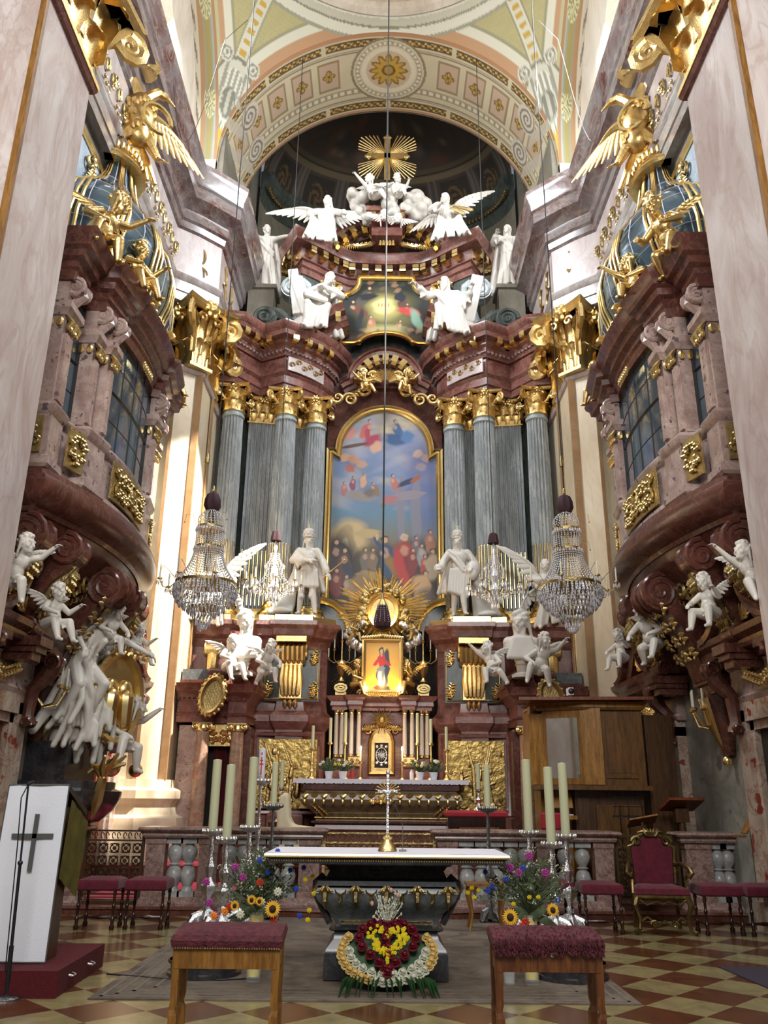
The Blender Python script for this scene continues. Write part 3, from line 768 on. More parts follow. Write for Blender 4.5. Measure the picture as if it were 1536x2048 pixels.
struct('ceiling_dome', MB().lathe([(4.2*math.cos(PI/2*i/14), 4.0*math.sin(PI/2*i/14)) for i in range(14)]+[(.05, 4.0)], (0, SY, ARCH_Z+5.6), 48), M['pale'])
for sg in (-1, 1):
    r_ = 4.45
    b = MB().grid(lambda u, v: (sg*(4.5+.65*v), SY+r_*math.cos(PI*(1-u)), ARCH_Z+r_*math.sin(PI*u)), 260, 30)
    o = struct('ceiling_side_arch_'+('left' if sg < 0 else 'right'), b, painted('side_arch_fresco', .7))
    def sc_(co):
        v = (np.abs(co[:, 0])-4.5)/.65; a = np.arctan2(co[:, 2]-ARCH_Z, -(co[:, 1]-SY)); s_ = a*4.45
        c = np.tile(H('#9ea396'), (len(v), 1)); c = c*(1+.08*wobble(s_, v*3, 4)[:, None])
        c = mixc(c, v < .12, H('#a07a5a')); c = mixc(c, np.abs(v-.62) < .1, H('#a88560')); c = mixc(c, v > .72, H('#cfc9b5'))
        c = mixc(c, (v > .2)*(v < .5), H('#8f9180')); c = mixc(c, (v > .24)*(v < .46)*(np.mod(s_, 2.4) > .5), H('#968a52'))
        q = np.hypot((v-.35)*.65*3, np.mod(s_, 2.4)-.3); c = mixc(c, q < .45, H('#c9c59a')); c = mixc(c, (q < .42)*(np.sin(np.arctan2(np.mod(s_, 2.4)-.3, (v-.35)*2)*14) > .2), H('#7e7c5c'))
        c = mixc(c, (v > .8)*(v < .95)*(np.sin(s_*8+v*30) > .2), H('#8a7868')); return c
    colour_mesh(o, sc_)
    b = MB().box((sg*4.5, 8.3, ZE), (sg*5.2, 8.5, ZE+1.2)).box((sg*4.5, 17.4, ZE), (sg*5.2, 17.55, ZE+6))
    struct('trim_springer_'+('left' if sg < 0 else 'right'), b, M['pale'], smooth=0)
    struct('trim_side_springing_'+('left' if sg < 0 else 'right'), MB().box((sg*4.5, 8.5, ZE-.05), (sg*5.2, 8.55, ZE+1.25)), M['pale'], smooth=0)
b = MB().grid(lambda u, v: (4.6*math.cos(PI*(1-u)), 8.5-11.5*v, ARCH_Z+4.6*math.sin(PI*u)), 48, 4)
struct('ceiling_nave', b, M['pale'])
for sg in (-1, 1):
    struct('wall_nave_'+('left' if sg < 0 else 'right'), MB().box((sg*4.6, -3, ZE-.2), (sg*5.8, 8.5, ARCH_Z+.1)), M['pale'], smooth=0)
AY, AX, AB = 22.5, 4.25, 2.7; AZ = 21.2
def ap(a, k=1.0): return (AX*k*math.cos(a), AY+AB*k*math.sin(a))
b = MB().grid(lambda u, v: (*ap(PI*u), v*AZ), 60, 6)
b2 = MB(); b2.v = [(x*1.03, AY+(y-AY)*1.03, z) for x, y, z in b.v]; b2.f = b.f; b.merge(b2)
struct('wall_apse', b, M['olive'])
pl = [ap(PI-PI*i/60) for i in range(61)]
struct('trim_apse_cornice', MB().mould(pl, [(0, AZ-.75), (.06, AZ-.7), (.06, AZ-.45), (.12, AZ-.4), (.14, AZ-.25), (.32, AZ-.12), (.36, AZ), (.36, AZ+.12), (.44, AZ+.2), (.44, AZ+.26), (0, AZ+.3)], flip=-1), M['greydk'])
b = MB()
for i in range(70):
    a = PI*(i+.5)/70; p = ap(a, .93); b.ell((p[0], p[1]-.0, AZ-.33), (.06, .05, .085), nu=6, nv=5)
struct('trim_gilt_egg_band', b, M['goldd'])
def dm(u, v):
    p = ap(PI*u, .985*math.cos(v*PI/2*.97)); return (p[0], p[1], AZ+.2+3.6*math.sin(v*PI/2*.97))
b = MB().grid(dm, 160, 90)
o = struct('ceiling_apse', b, painted('apse_fresco', .8))
def acol(co):
    x, y, z = co[:, 0], co[:, 1]-AY, co[:, 2]-AZ-.2; a = np.arctan2(y/AB, x/AX); h = z/3.6
    c = np.tile(H('#4a4138'), (len(x), 1)); c = c*(1+.12*wobble(a*3, h*4, 8)[:, None])
    pn = np.mod(a/PI*7+.5, 1)-.5
    c = mixc(c, (h < .42)*(np.abs(pn) < .34), H('#37302b'))
    rr = np.hypot(pn*1.2, (h-.2)*1.8); c = mixc(c, (rr < .3)*(np.sin(rr*40+np.arctan2(h-.2, pn)*3) > .2)*(h < .42), H('#6b5634'))
    q = np.abs(np.abs(pn)-.5) < .13; c = mixc(c, (h < .45)*q, H('#6a6158')); c = mixc(c, (h < .45)*q*(np.sin(pn*80) > .2), H('#4a443e'))
    c = mixc(c, np.abs(h-.48) < .035, H('#75684f')); c = mixc(c, np.abs(h-.55) < .02, H('#5d523f')); c = mixc(c, (np.abs(h-.515) < .012), H('#2e2925'))
    rs = np.random.RandomState(4)
    for k in range(26):
        a0, h0 = rs.uniform(.25, .75)*PI, rs.uniform(.6, .95); r0 = rs.uniform(.04, .1); col = H(rs.choice(['#6d4c3a', '#7c6a58', '#59483c', '#3d4148', '#6a3f38', '#80705a']))
        c = mixc(c, np.exp(-(((a-a0)/r0)**2+((h-h0)/(r0*.6))**2))*.8, col)
    return c
colour_mesh(o, acol)
ENT = [(0, ZK), (.04, ZK), (.04, ZK+.22), (.08, ZK+.24), (.08, ZK+.5), (.14, ZK+.56), (.16, ZK+.68), (.02, ZK+.72), (.02, 14.25), (.1, 14.3), (.14, 14.45), (.22, 14.5), (.22, 14.75), (.36, 14.85), (.62, 14.95), (.62, 15.25), (.68, 15.3), (.70, 15.45), (.80, 15.62), (.84, 15.75), (.84, 15.85), (0, 16.15)]
ENTc = [(o*.72, z) for o, z in ENT]
def prof_part(z0, z1, pr, back=-.25):
    q = [(o, z) for o, z in pr if z0-1e-6 <= z <= z1+1e-6]
    return [(back, q[0][1])]+q+[(back, q[-1][1])]
def ent_mat(n1, c1, c2, v):
    return marble(n1, hexc(c1), hexc(c2), hexc(v), .9, 2.4, .4, .18, stretch=(1, .5, 1))
M['ent'] = ent_mat('cornice_marble', '#5c332c', '#86817f', '#b09a90')
M['entl'] = ent_mat('frieze_marble', '#8a7069', '#c4c0ba', '#8a7f7a')
for sg in (-1, 1):
    plan = [(-4.3, 17.55+2.9), (-4.3, 19.6), (-4.05, 19.6), (-4.05, 17.0), (-4.5, 16.55), (-4.95, 16.2), (-4.95, 8.9), (-4.05, 8.9), (-4.05, 7.2), (-4.95, 7.2), (-4.95, -3)]
    plan = [(-4.35, 22.6)]+plan[1:]
    pl = [(x*-sg, y) for x, y in plan]
    side = 'left' if sg < 0 else 'right'
    fl = 1 if sg < 0 else -1
    for nm, z0, z1, mt in (('architrave', ZK, ZK+.68, 'entl'), ('frieze', ZK+.68, 14.25, 'pinkgrey'), ('cornice', 14.25, 16.15, 'ent')):
        struct('trim_%s_%s' % (nm, side), MB().mould(pl, prof_part(z0, z1, ENTc), flip=fl), M[mt])
    b = MB()
    for k in range(20):
        y = 9.6+k*.335
        leafspray(b, (sg*4.93, y, 13.35), (sg*4.93, y+.26, 13.35+(.42 if k % 2 else -.25)), 3, .1, (-sg, 0, 0), k)
        b.tube([(sg*4.90, y+.12+.1*math.cos(t*.7)*(1-t/14), 13.6+.2*math.sin(t*.7)*(1-t/14)) for t in range(12)], .022, 5)
    struct('trim_frieze_scrolls_'+side, b, M['goldd'])
def base_prof(z0, w=.2, h=.75):
    return [(-.1, z0), (w, z0), (w, z0+.3*h), (w*.95, z0+.33*h), (w*1.0, z0+.42*h), (w*.9, z0+.52*h), (w*.55, z0+.56*h), (w*.45, z0+.66*h), (w*.5, z0+.7*h), (w*.72, z0+.76*h), (w*.7, z0+.86*h), (w*.35, z0+.9*h), (w*.3, z0+h), (0, z0+h), (-.1, z0+h)]
for sg in (-1, 1):
    sd = 'left' if sg < 0 else 'right'
    def mir(pts): return [(x*-sg, y) for x, y in pts]
    fl = 1 if sg < 0 else -1
    P1 = mir([(-5.1, 8.85), (-4.12, 8.85), (-4.12, 7.35), (-5.1, 7.35)])
    t = thing('giant_pilaster', ('tall veined pinkish marble pilaster filling the %s edge of the photo, gilt capital on top' % sd), 'pilaster', (sg*4.6, 8.1, 0))
    obj('shaft', MB().mould(P1, [(0, 0), (0, ZC), (-.3, ZC)], flip=fl), M['pinkgrey'], t, world=True)
    obj('base', MB().mould(P1, base_prof(0, .16, .7), flip=fl), M['pinkgrey'], t, world=True)
    obj('edge_strip', MB().mould(mir([(-4.10, 7.40), (-4.10, 7.33), (-4.17, 7.33)]), [(0, .7), (0, ZC), (-.05, ZC)], flip=fl), M['wood'], t, world=True)
    obj('astragal', MB().mould(P1, [(-.02, ZC-.1), (.05, ZC-.08), (.08, ZC-.02), (.05, ZC+.02), (-.02, ZC+.04)], flip=fl), M['redd'], t, world=True)
    cb = corinth(0, ZK-ZC, True, (.50, .74)).xf(Matrix.Translation((sg*4.62, 8.1, ZC)))
    obj('capital', cb, M['gold'], t, world=True)
    P2 = mir([(-4.28, 19.6), (-4.28, 18.15), (-4.23, 18.1), (-4.23, 17.0), (-4.69, 16.6), (-5.1, 16.6)])
    lab = 'tall cream marble pilaster between high altar and %s choir wall%s' % (sd, ', sunlit' if sg < 0 else ', behind organ case')
    t = thing('cream_pilaster', lab, 'pilaster', (sg*4.6, 17.3, .42))
    z0 = .42
    obj('shaft', MB().mould(P2, [(-.3, z0), (0, z0), (0, ZC), (-.3, ZC)], flip=fl), M['cream'], t, world=True)
    for (xa, ya, xb, yb) in ((4.75, 16.58, 4.68, 16.53), (4.33, 16.87, 4.19, 16.93), (4.19, 17.95, 4.17, 18.15)): obj('corner_strip', MB().box((sg*xa, ya, z0+1.45), (sg*xb, yb+.02, ZC-.1)), M['cream2'], t, world=True)
    obj('base', MB().mould(P2, base_prof(z0, .34, 1.45), flip=fl), M['cream'], t, world=True)
    obj('astragal', MB().mould(P2, [(-.02, ZC-.12), (.05, ZC-.1), (.09, ZC-.03), (.05, ZC+.03), (-.02, ZC+.05)], flip=fl), M['pinkgrey'], t, world=True)
    c1 = corinth(0, ZK-ZC, True, (.30, .22)).xf(Matrix.Translation((sg*4.50, 16.98, ZC)) @ Matrix.Rotation(sg*R(-41)*-1, 4, 'Z'))
    c2 = corinth(0, ZK-ZC, True, (.3, .52)).xf(Matrix.Translation((sg*4.52, 17.75, ZC)))
    c3 = corinth(0, ZK-ZC, True, (.24, .5)).xf(Matrix.Translation((sg*4.52, 19.1, ZC)))
    o = obj('capital', c1, M['gold'], t, world=True); o = obj('capital', c2, M['gold'], t, world=True); obj('capital', c3, M['gold'], t, world=True)
    for k, (x, y) in enumerate(((sg*4.42, 16.72), (sg*4.0, 17.5), (sg*4.0, 18.3))):
        b = MB()
        b.tube([(x+math.cos(q*.55)*.16*(1-q/26)*(1 if k == 0 else 0), y+(0 if k == 0 else math.cos(q*.55)*.2*(1-q/26))-.06*(k == 0), 13.25+q*.045+.1*math.sin(q*.55)) for q in range(17)], .03, 5)
        obj('frieze_ornament', b, M['golds'], t, world=True)
M['relief'] = plain('gilt_relief', (.44, .30, .10), .36, 1, bump=.9, bscale=9, var=.35, vscale=7)
def arcm(pts, prof, Y0, flip=1, closed=False):
    """moulding along (x,z) points; prof [(radial out, depth towards viewer)]"""
    t = MB().mould(pts, prof, closed=closed, flip=flip)
    t.v = [(v[0], Y0-v[2], v[1]) for v in t.v]; t.f = [tuple(reversed(f)) for f in t.f]; return t
def arc(cx, cz, r, a0, a1, n=20, ry=None):
    ry = ry or r
    return [(cx+r*math.cos(R(a0+(a1-a0)*i/n)), cz+ry*math.sin(R(a0+(a1-a0)*i/n))) for i in range(n+1)]
def sym(pl): return pl+[(-x, y) for x, y in reversed(pl) if abs(x) > 1e-6]
ret = thing('altar_retable', 'towering red marble altar wall with gilt mouldings framing the large arched painting', 'altar', (0, 20.5, .82))
PED = [(-4.3, 18.35), (-3.5, 18.4), (-3.15, 18.85), (-2.72, 18.42), (-2.35, 18.5), (-2.3, 18.36), (-1.72, 18.4), (-1.7, 18.62), (-1.25, 18.85), (-1.25, 20.9)]
PRED = [(-4.3, 18.6), (-3.86, 18.68), (-3.3, 19.45), (-2.62, 19.08), (-2.3, 19.3), (-1.95, 19.62), (-1.65, 20.0), (-1.45, 20.45), (-1.4, 20.9)]
ATT = [(-2.75, 20.75), (-2.7, 20.35), (-2.38, 19.75), (-2.05, 20.0), (-1.6, 20.4), (-1.1, 20.7), (0, 20.78)]
def mirp(pl): return [(-x, y) for x, y in pl]
b = MB(); g = MB()
pp = [(-.3, .4), (.10, .4), (.10, 1.2), (.02, 1.3), (0, 1.4), (0, 2.95), (.05, 3.0), (.14, 3.12), (.14, 3.25), (.03, 3.35), (0, 3.5), (0, 4.72), (.03, 4.75), (.07, 4.9), (.18, 4.98), (.2, 5.12), (.28, 5.2), (.28, 5.3), (-.3, 5.32)]
b.mould(PED, pp, flip=-1); b.mould(mirp(PED), pp, flip=1)
obj('pedestal_zone', b, M['red'], ret, world=True)
gp = [(-.8, 5.32), (.16, 5.32), (.16, 5.44), (-.8, 5.46)]
for pl, fl in ((PED, -1), (mirp(PED), 1)):
    obj('gilt_step', MB().mould(pl, gp, flip=fl), M['golds'], ret, world=True)
W = [(-4.3, 19.7), (-3.35, 20.3), (-2.9, 20.45), (-2.2, 20.25), (-1.6, 20.75), (1.6, 20.75), (2.2, 20.25), (2.9, 20.45), (3.35, 20.3), (4.3, 19.7)]
b = MB().mould(W, [(-.3, 1), (0, 1), (0, 13), (-.3, 13)], flip=-1)
obj('back_wall', b, M['greydk'], ret, world=True)
obj('back_panel', MB().box((-1.56, 20.55, 5.3), (1.56, 20.8, 12.4)), M['redd'], ret, world=True)
ea = [(0, 11.5), (.03, 11.5), (.03, 11.68), (.07, 11.7), (.07, 11.9), (.14, 11.98), (.0, 12.02), (.0, 12.48), (.05, 12.5), (.07, 12.6)]
ec = [(.07, 12.6), (.12, 12.62), (.12, 12.74), (.2, 12.8), (.2, 12.92), (.38, 12.94), (.4, 13.06), (.46, 13.12), (.5, 13.22), (.5, 13.28), (0, 13.4)]
for pl, fl in ((PRED, -1), (mirp(PRED), 1)):
    obj('architrave', MB().mould(pl, [(-.5, 11.5)]+ea[:8]+[(-.5, 12.48)], flip=fl), M['red'], ret, world=True)
    obj('cornice', MB().mould(pl, [(-.5, 12.48)]+ea[8:]+ec[1:]+[(-.5, 13.4)], flip=fl), M['red'], ret, world=True)
def along(pl, step, off=0, start=.1):
    """points every step along a plan polyline with outward normal (towards viewer side)"""
    out = []; acc = start
    for (x0, y0), (x1, y1) in zip(pl[:-1], pl[1:]):
        L = math.hypot(x1-x0, y1-y0); tx, ty = (x1-x0)/L, (y1-y0)/L; nx, ny = ty, -tx
        while acc < L: out.append((x0+tx*acc+nx*off, y0+ty*acc+ny*off, nx, ny, math.atan2(ty, tx))); acc += step
        acc -= L
    return out
def brackets(pl, z, h, d, w, step, off, sub=None):
    o = MB()
    for (x, y, nx, ny, a) in along(pl, step, off):
        m = Matrix.Translation((x, y, z)) @ Matrix.Rotation(a, 4, 'Z')
        t = MB().box((-w/2, -d, h*.35), (w/2, 0, h)); t.box((-w*.42, -d*.55, 0), (w*.42, 0, h*.4)); t.merge(MB().lathe([(h*.3, -w*.5), (h*.3, w*.5)], n=8), Matrix.Translation((0, -d*.75, h*.4)) @ Matrix.Rotation(PI/2, 4, 'Y'))
        o.merge(t, m)
    return o
md = [brackets(pl, 12.78, .2, .24, .17, .36, .16) for pl in (PRED[:-2], list(reversed(mirp(PRED)))[2:])]
dn = [brackets(pl, 12.58, .1, .07, .07, .125, .05) for pl in (PRED[:-1], list(reversed(mirp(PRED)))[1:])]
for q in md: tag(obj('modillions', q, M['golds'], ret, world=True), kind='stuff')
for q in dn: tag(obj('dentils', q, M['pink'], ret, world=True), kind='stuff')
def soffit_m(pts, Y0, dep, w, h, step, mt, rin):
    pass
for sg in (-1, 1):
    pan = [(-2.55, 19.05), (-2.3, 19.22), (-1.98, 19.52), (-1.7, 19.86)]
    if sg > 0: pan = [(-x, y) for x, y in reversed(pan)]
    obj('frieze_panel', MB().mould(pan, [(0, 12.06), (.05, 12.06), (.05, 12.45), (0, 12.45)], flip=-1), M['pinkgrey'], ret, world=True)
    o = MB()
    for k, (x, y, nx, ny, a) in enumerate(along(pan, .19, .07)):
        o.tube([(x+math.cos(a)*math.cos(t*.6)*.085*(1-t/13), y+math.sin(a)*math.cos(t*.6)*.085, 12.25+(.09 if k % 2 else -.02)+math.sin(t*.6)*.085*(1-t/13)) for t in range(11)], .02, 5)
    obj('frieze_scroll', o, M['golds'], ret, world=True)
A1 = [(-1.22, 12.22)]+[(-1.12, 12.3)]+arc(0, 12.3, .98, 176, 4, 26)+[(1.12, 12.3), (1.22, 12.22)]
obj('arch_cornice', arcm(A1, [(-.28, -.5), (-.28, .02), (-.2, .05), (-.2, .12), (-.1, .15), (-.1, .3), (0, .34), (.02, .42), (.06, .45), (.06, .5), (.1, -.5)], 20.45, flip=1), M['red'], ret, world=True)
o = MB()
for k in range(9):
    a = R(170-160*k/8); t = MB().box((-.085, -.26, -.1), (.085, 0, .1)); t.box((-.07, -.15, -.16), (.07, 0, -.08))
    o.merge(t, Matrix.Translation((.76*math.cos(a), 20.3, 12.3+.76*math.sin(a))) @ Matrix.Rotation(-(a-PI/2), 4, 'Y'))
tag(obj('arch_modillions', o, M['golds'], ret, world=True), kind='stuff')
b = MB().prism(arc(0, 12.25, .85, 180, 0, 20), .3, Matrix.Translation((0, 20.35, 0))); obj('tympanum', b, M['redd'], ret, world=True)
o = MB()
for q in (-1, 1):
    for (cx, cz, r_, dr) in ((.95, 11.75, .22, 1), (1.28, 11.8, .15, -1), (.55, 12.05, .18, -1), (.33, 12.5, .14, 1), (.62, 12.6, .13, -1)):
        o.tube([(q*(cx+math.cos(t*.5*dr)*r_*(1-t/22)), 20.1-.02*t*.3, cz+math.sin(t*.5*dr)*r_*(1-t/22)) for t in range(18)], [.05-.0015*t for t in range(18)], 6)
    for k in range(7):
        a = R(90-q*(k*13+5)); o.tube([(q*0+math.cos(a)*.12, 20.12, 12.3+math.sin(a)*.1), (math.cos(a)*.3, 20.02, 12.3+math.sin(a)*.28), (math.cos(a)*.42, 20.08, 12.3+math.sin(a)*.38)], [.03, .06, .03], 6)
    for k in range(9):
        leafspray(o, (q*(.3+k*.07), 20.1, 12.45-k*.07), (q*(.36+k*.07), 20.1, 12.3-k*.07), 2, .09, (0, -1, 0), k)
obj('gilt_shell_crest', o, M['gold'], ret, world=True)
for q in (-1, 1):
    c_ = make_cherub('gilt_cherub', '%s small gilded cherub seated under the arch above the main painting' % ('left' if q < 0 else 'right'), (q*.48, 20.0, 12.0), rz=R(q*20), kind=1 if q > 0 else 2, mat='gold', scale=.8, group='gilt cherubs over the main painting')
fo = [(-1.57, 5.35), (-1.57, 10.48), (-1.36, 10.48)]+arc(0, 10.42, 1.34, 178, 2, 30)+[(1.36, 10.48), (1.57, 10.48), (1.57, 5.35)]
pf = thing('large_altarpiece', 'tall arched oil painting of a healing crowd under heavenly clouds, in gilded frame', 'painting', (0, 20.5, 5.35))
obj('frame', arcm(fo, [(-.19, 0), (-.19, .06), (-.15, .1), (-.12, .1), (-.1, .07), (-.06, .12), (-.02, .14), (0, .1), (0, 0)], 20.5, flip=1, closed=True), M['golds'], pf, world=True)
class Canvas:
    def __init__(s, w, h, nx, ny, bg):
        s.w, s.h, s.nx, s.ny = w, h, nx, ny
        s.U, s.Vv = np.meshgrid(np.linspace(0, 1, nx+1), np.linspace(0, 1, ny+1)); s.asp = h/w
        s.c = np.tile(H(bg), (ny+1, nx+1, 1))
    def blob(s, u, v, ru, rv, col, ang=0, soft=.35, op=1):
        du, dv = s.U-u, (s.Vv-v)*s.asp; ca, sa = math.cos(R(ang)), math.sin(R(ang))
        x, y = (du*ca+dv*sa)/ru, (-du*sa+dv*ca)/(rv*s.asp)
        x = x+.12*np.sin(y*5+u*40); d = np.hypot(x, y); m = np.clip((1-d)/soft+.5, 0, 1)*op
        s.c = s.c*(1-m[..., None])+H(col)*m[..., None]; return s
    def grad(s, v0, v1, col, op=1):
        m = np.clip((s.Vv-v0)/(v1-v0), 0, 1)*op; s.c = s.c*(1-m[..., None])+H(col)*m[..., None]; return s
    def person(s, u, v, h, robe, skin='#c39a7c', hair='#3b2c20', lean=0, robe2=None, rs=None):
        k = 1.0*s.asp; h = h*1.12
        s.blob(u, v, h*.20*k, h*.42, robe, lean, .3)
        if robe2: s.blob(u+.02*k*h*5, v-.1*h, h*.12*k, h*.3, robe2, lean+20, .4)
        t = math.sin(R(lean))*h*.45
        s.blob(u-t*k, v+h*.20, h*.09*k, h*.12, skin, lean, .5, .7)
        s.blob(u-t*k, v+h*.50, h*.085*k, h*.085, hair); s.blob(u-t*k+.004, v+h*.485, h*.06*k, h*.065, skin)
        return s
    def build(s, name, Y, x0, z0, parent, matname, keep=None):
        vs = [(x0+s.w*i/s.nx, Y, z0+s.h*j/s.ny) for j in range(s.ny+1) for i in range(s.nx+1)]
        n1 = s.nx+1; fs = [(j*n1+i, j*n1+i+1, (j+1)*n1+i+1, (j+1)*n1+i) for j in range(s.ny) for i in range(s.nx)]
        if keep: fs = [f for f in fs if keep(vs[f[0]][0], vs[f[0]][2])]
        if matname not in M: M[matname] = painted(matname, .42)
        o = obj(name, MB().add(vs, fs), M[matname], parent, world=True, smooth=0)
        ca = o.data.color_attributes.new('Col', 'FLOAT_COLOR', 'POINT'); out = np.ones(((s.nx+1)*(s.ny+1), 4)); out[:, :3] = np.clip(s.c.reshape(-1, 3), 0, 1); ca.data.foreach_set('color', out.ravel()); return o
rs = np.random.RandomState(11)
cv = Canvas(2.8, 6.3, 220, 460, '#2a2420')
cv.grad(.22, .4, '#7d6c4e').grad(.35, .5, '#5f7f92').grad(.5, .7, '#6d7fa0').grad(.75, .9, '#a99a8c')
cv.blob(.5, .93, .35, .07, '#c8b489', 0, .8)
for k in range(90):
    cv.blob(rs.uniform(0, 1), rs.uniform(.52, 1), rs.uniform(.05, .2), rs.uniform(.012, .04), rs.choice(['#8e93a8', '#7686a4', '#a09aa0', '#6a7794', '#b2a79a', '#5f6f8e']), rs.uniform(-30, 30), .9, .5)
cv.blob(.85, .62, .16, .22, '#5d6796', 5, .7, .7)
cv.blob(.18, .40, .16, .07, '#c2a878', 0, .5); cv.blob(.15, .36, .09, .09, '#a58f66', 0, .2); cv.blob(.14, .33, .045, .06, '#e6cf92', 0, .2); cv.blob(.35, .41, .12, .02, '#b59d70', 0, .4)
for (u, w_) in ((.66, .035), (.80, .05)): cv.blob(u, .50, w_, .17, '#7c7a86', 0, .15)
cv.blob(.73, .58, .16, .02, '#8a8188', 8, .2)
cv.person(.31, .875, .085, '#b45c58', robe2='#a3404e', lean=-25); cv.blob(.14, .865, .08, .03, '#b77968', 20, .6); cv.blob(.38, .83, .09, .025, '#9c3b50', 30, .5); cv.blob(.42, .80, .05, .03, '#c59a80', -40, .5)
cv.person(.63, .875, .085, '#3f5e86', lean=18); cv.blob(.60, .835, .10, .028, '#36547c', -15, .5); cv.blob(.72, .85, .06, .03, '#52719a', 0, .6)
cv.blob(.20, .805, .15, .008, '#5a4238', 12, .2)
for (u, v, c_) in ((.12, .75, '#c69a7c'), (.2, .74, '#b98669'), (.17, .7, '#a7655a'), (.28, .72, '#b18a74'), (.82, .77, '#b69a90'), (.9, .75, '#a58c88'), (.85, .71, '#978790')):
    cv.blob(u, v, .05, .018, c_, rs.uniform(-40, 40), .5)
for (u, v, rb) in ((.2, .625, '#7e4a66'), (.12, .6, '#a36a6a'), (.3, .64, '#c39472'), (.42, .6, '#86694e')): cv.person(u, v, .06, rb, lean=rs.uniform(-40, 40))
cv.blob(.28, .575, .14, .022, '#8b8078', -8, .6); cv.blob(.36, .59, .05, .02, '#6c625f', 0, .7)
cv.person(.6, .63, .07, '#a86a60', lean=15); cv.blob(.72, .64, .1, .012, '#2f3a56', 25, .4); cv.blob(.80, .655, .06, .01, '#9a5a42', 35, .4); cv.person(.5, .545, .05, '#5e7a58', lean=-30); cv.blob(.55, .56, .08, .02, '#a06a6e', 10, .6)
cv.blob(.5, .1, .7, .17, '#2c2420', 0, .7); cv.blob(.08, .28, .16, .13, '#2b2326', 0, .6); cv.blob(.85, .28, .25, .1, '#3a2c2a', 0, .7); cv.blob(.5, .27, .15, .08, '#33302e', 0, .8)
cv.person(.06, .30, .13, '#3a2f38'); cv.person(.14, .27, .12, '#5a3a36', robe2='#2f3548'); cv.person(.07, .19, .11, '#7c3330'); cv.person(.2, .17, .10, '#9b8f74', robe2='#a57a60', lean=20); cv.person(.33, .29, .09, '#6e6257'); cv.person(.4, .29, .09, '#7b6650')
cv.blob(.38, .23, .12, .02, '#9d8a63', -10, .3); cv.blob(.30, .20, .10, .04, '#8c6f4a', 20, .5)
cv.person(.55, .29, .17, '#2d4766', robe2='#8a6a35', lean=12); cv.blob(.46, .36, .018, .045, '#2f4a6a', 35, .3); cv.blob(.44, .395, .012, .015, '#c79e80')
cv.person(.69, .30, .17, '#a2302c', robe2='#7d2226', hair='#b8ab98'); cv.blob(.66, .26, .05, .09, '#b23630', 15, .4)
for (u, v, h_, c_) in ((.8, .35, .08, '#6d5a62'), (.85, .31, .09, '#8b8e8e'), (.93, .37, .09, '#a06a52'), (.88, .27, .08, '#a4412f'), (.95, .27, .12, '#ab9a7e'), (.77, .29, .09, '#7a2f2b')): cv.person(u, v, h_, c_)
cv.person(.86, .17, .13, '#c09468', lean=-10); cv.blob(.84, .20, .09, .035, '#c59b6e', 20, .4); cv.blob(.9, .13, .1, .05, '#6a5a4c', 0, .6); cv.blob(.68, .12, .09, .04, '#8d6a46', 30, .5); cv.blob(.6, .18, .07, .05, '#23364a', 20, .5)
cv.blob(.5, .13, .07, .02, '#a58a5c', 40, .5); cv.blob(.25, .08, .2, .03, '#4a3a2c', 0, .6)
cv.build('canvas', 20.48, -1.4, 5.5, pf, 'altarpiece_paint', keep=lambda x, z: z < 10.45 or math.hypot(x, z-10.42) < 1.2)
b = MB()
AL = ATT[:-1]; attic = sym(ATT)
b.mould(attic, [(-.4, 13.2), (.08, 13.2), (.08, 13.5), (0, 13.55), (0, 15.5), (-.4, 15.5)], flip=-1)
obj('attic_wall', b, M['greydk'], ret, world=True)
ae = [(-.5, 15.5), (.04, 15.5), (.04, 15.7), (.1, 15.74), (.0, 15.8), (.0, 15.98), (.06, 16.0), (.1, 16.12), (.12, 16.3), (.36, 16.34), (.38, 16.46), (.46, 16.56), (.48, 16.64), (-.5, 16.72)]
obj('attic_cornice', MB().mould(attic, ae, flip=-1), M['red'], ret, world=True)
tag(obj('attic_modillions', brackets(attic, 16.06, .26, .25, .18, .38, .1), M['golds'], ret, world=True), kind='stuff')
P2_ = arc(0, 15.5, 2.1, 146, 34, 26)
obj('top_pediment', arcm(P2_, [(-.36, -.7), (-.36, .0), (-.28, .04), (-.26, .14), (-.16, .16), (-.14, .42), (-.04, .46), (.0, .56), (.05, .58), (.06, -.7)], 20.3, flip=1), M['red'], ret, world=True)
b = MB().box((-.52, 19.5, 17.12), (.52, 20.6, 17.5)).box((-.6, 19.42, 17.44), (.6, 20.6, 17.6)).box((-.44, 19.7, 16.8), (.44, 20.6, 17.15)); obj('pediment_keystone', b, M['red'], ret, world=True)
o = MB()
for k in range(11):
    if 4 <= k <= 6: continue
    a = R(143-106*k/10); t = MB().box((-.09, -.3, -.1), (.09, 0, .1)); t.box((-.075, -.18, -.17), (.075, 0, -.08))
    o.merge(t, Matrix.Translation((1.87*math.cos(a), 20.12, 15.5+1.87*math.sin(a))) @ Matrix.Rotation(-(a-PI/2), 4, 'Y'))
for x in (-.4, -.13, .13, .4): o.box((x-.08, 19.45, 17.26), (x+.08, 19.7, 17.44))
tag(obj('pediment_modillions', o, M['golds'], ret, world=True), kind='stuff')
obj('pediment_back', MB().prism(arc(0, 15.5, 1.9, 146, 34, 20), .2, Matrix.Translation((0, 20.6, 0))), M['olive'], ret, world=True)
o = MB()
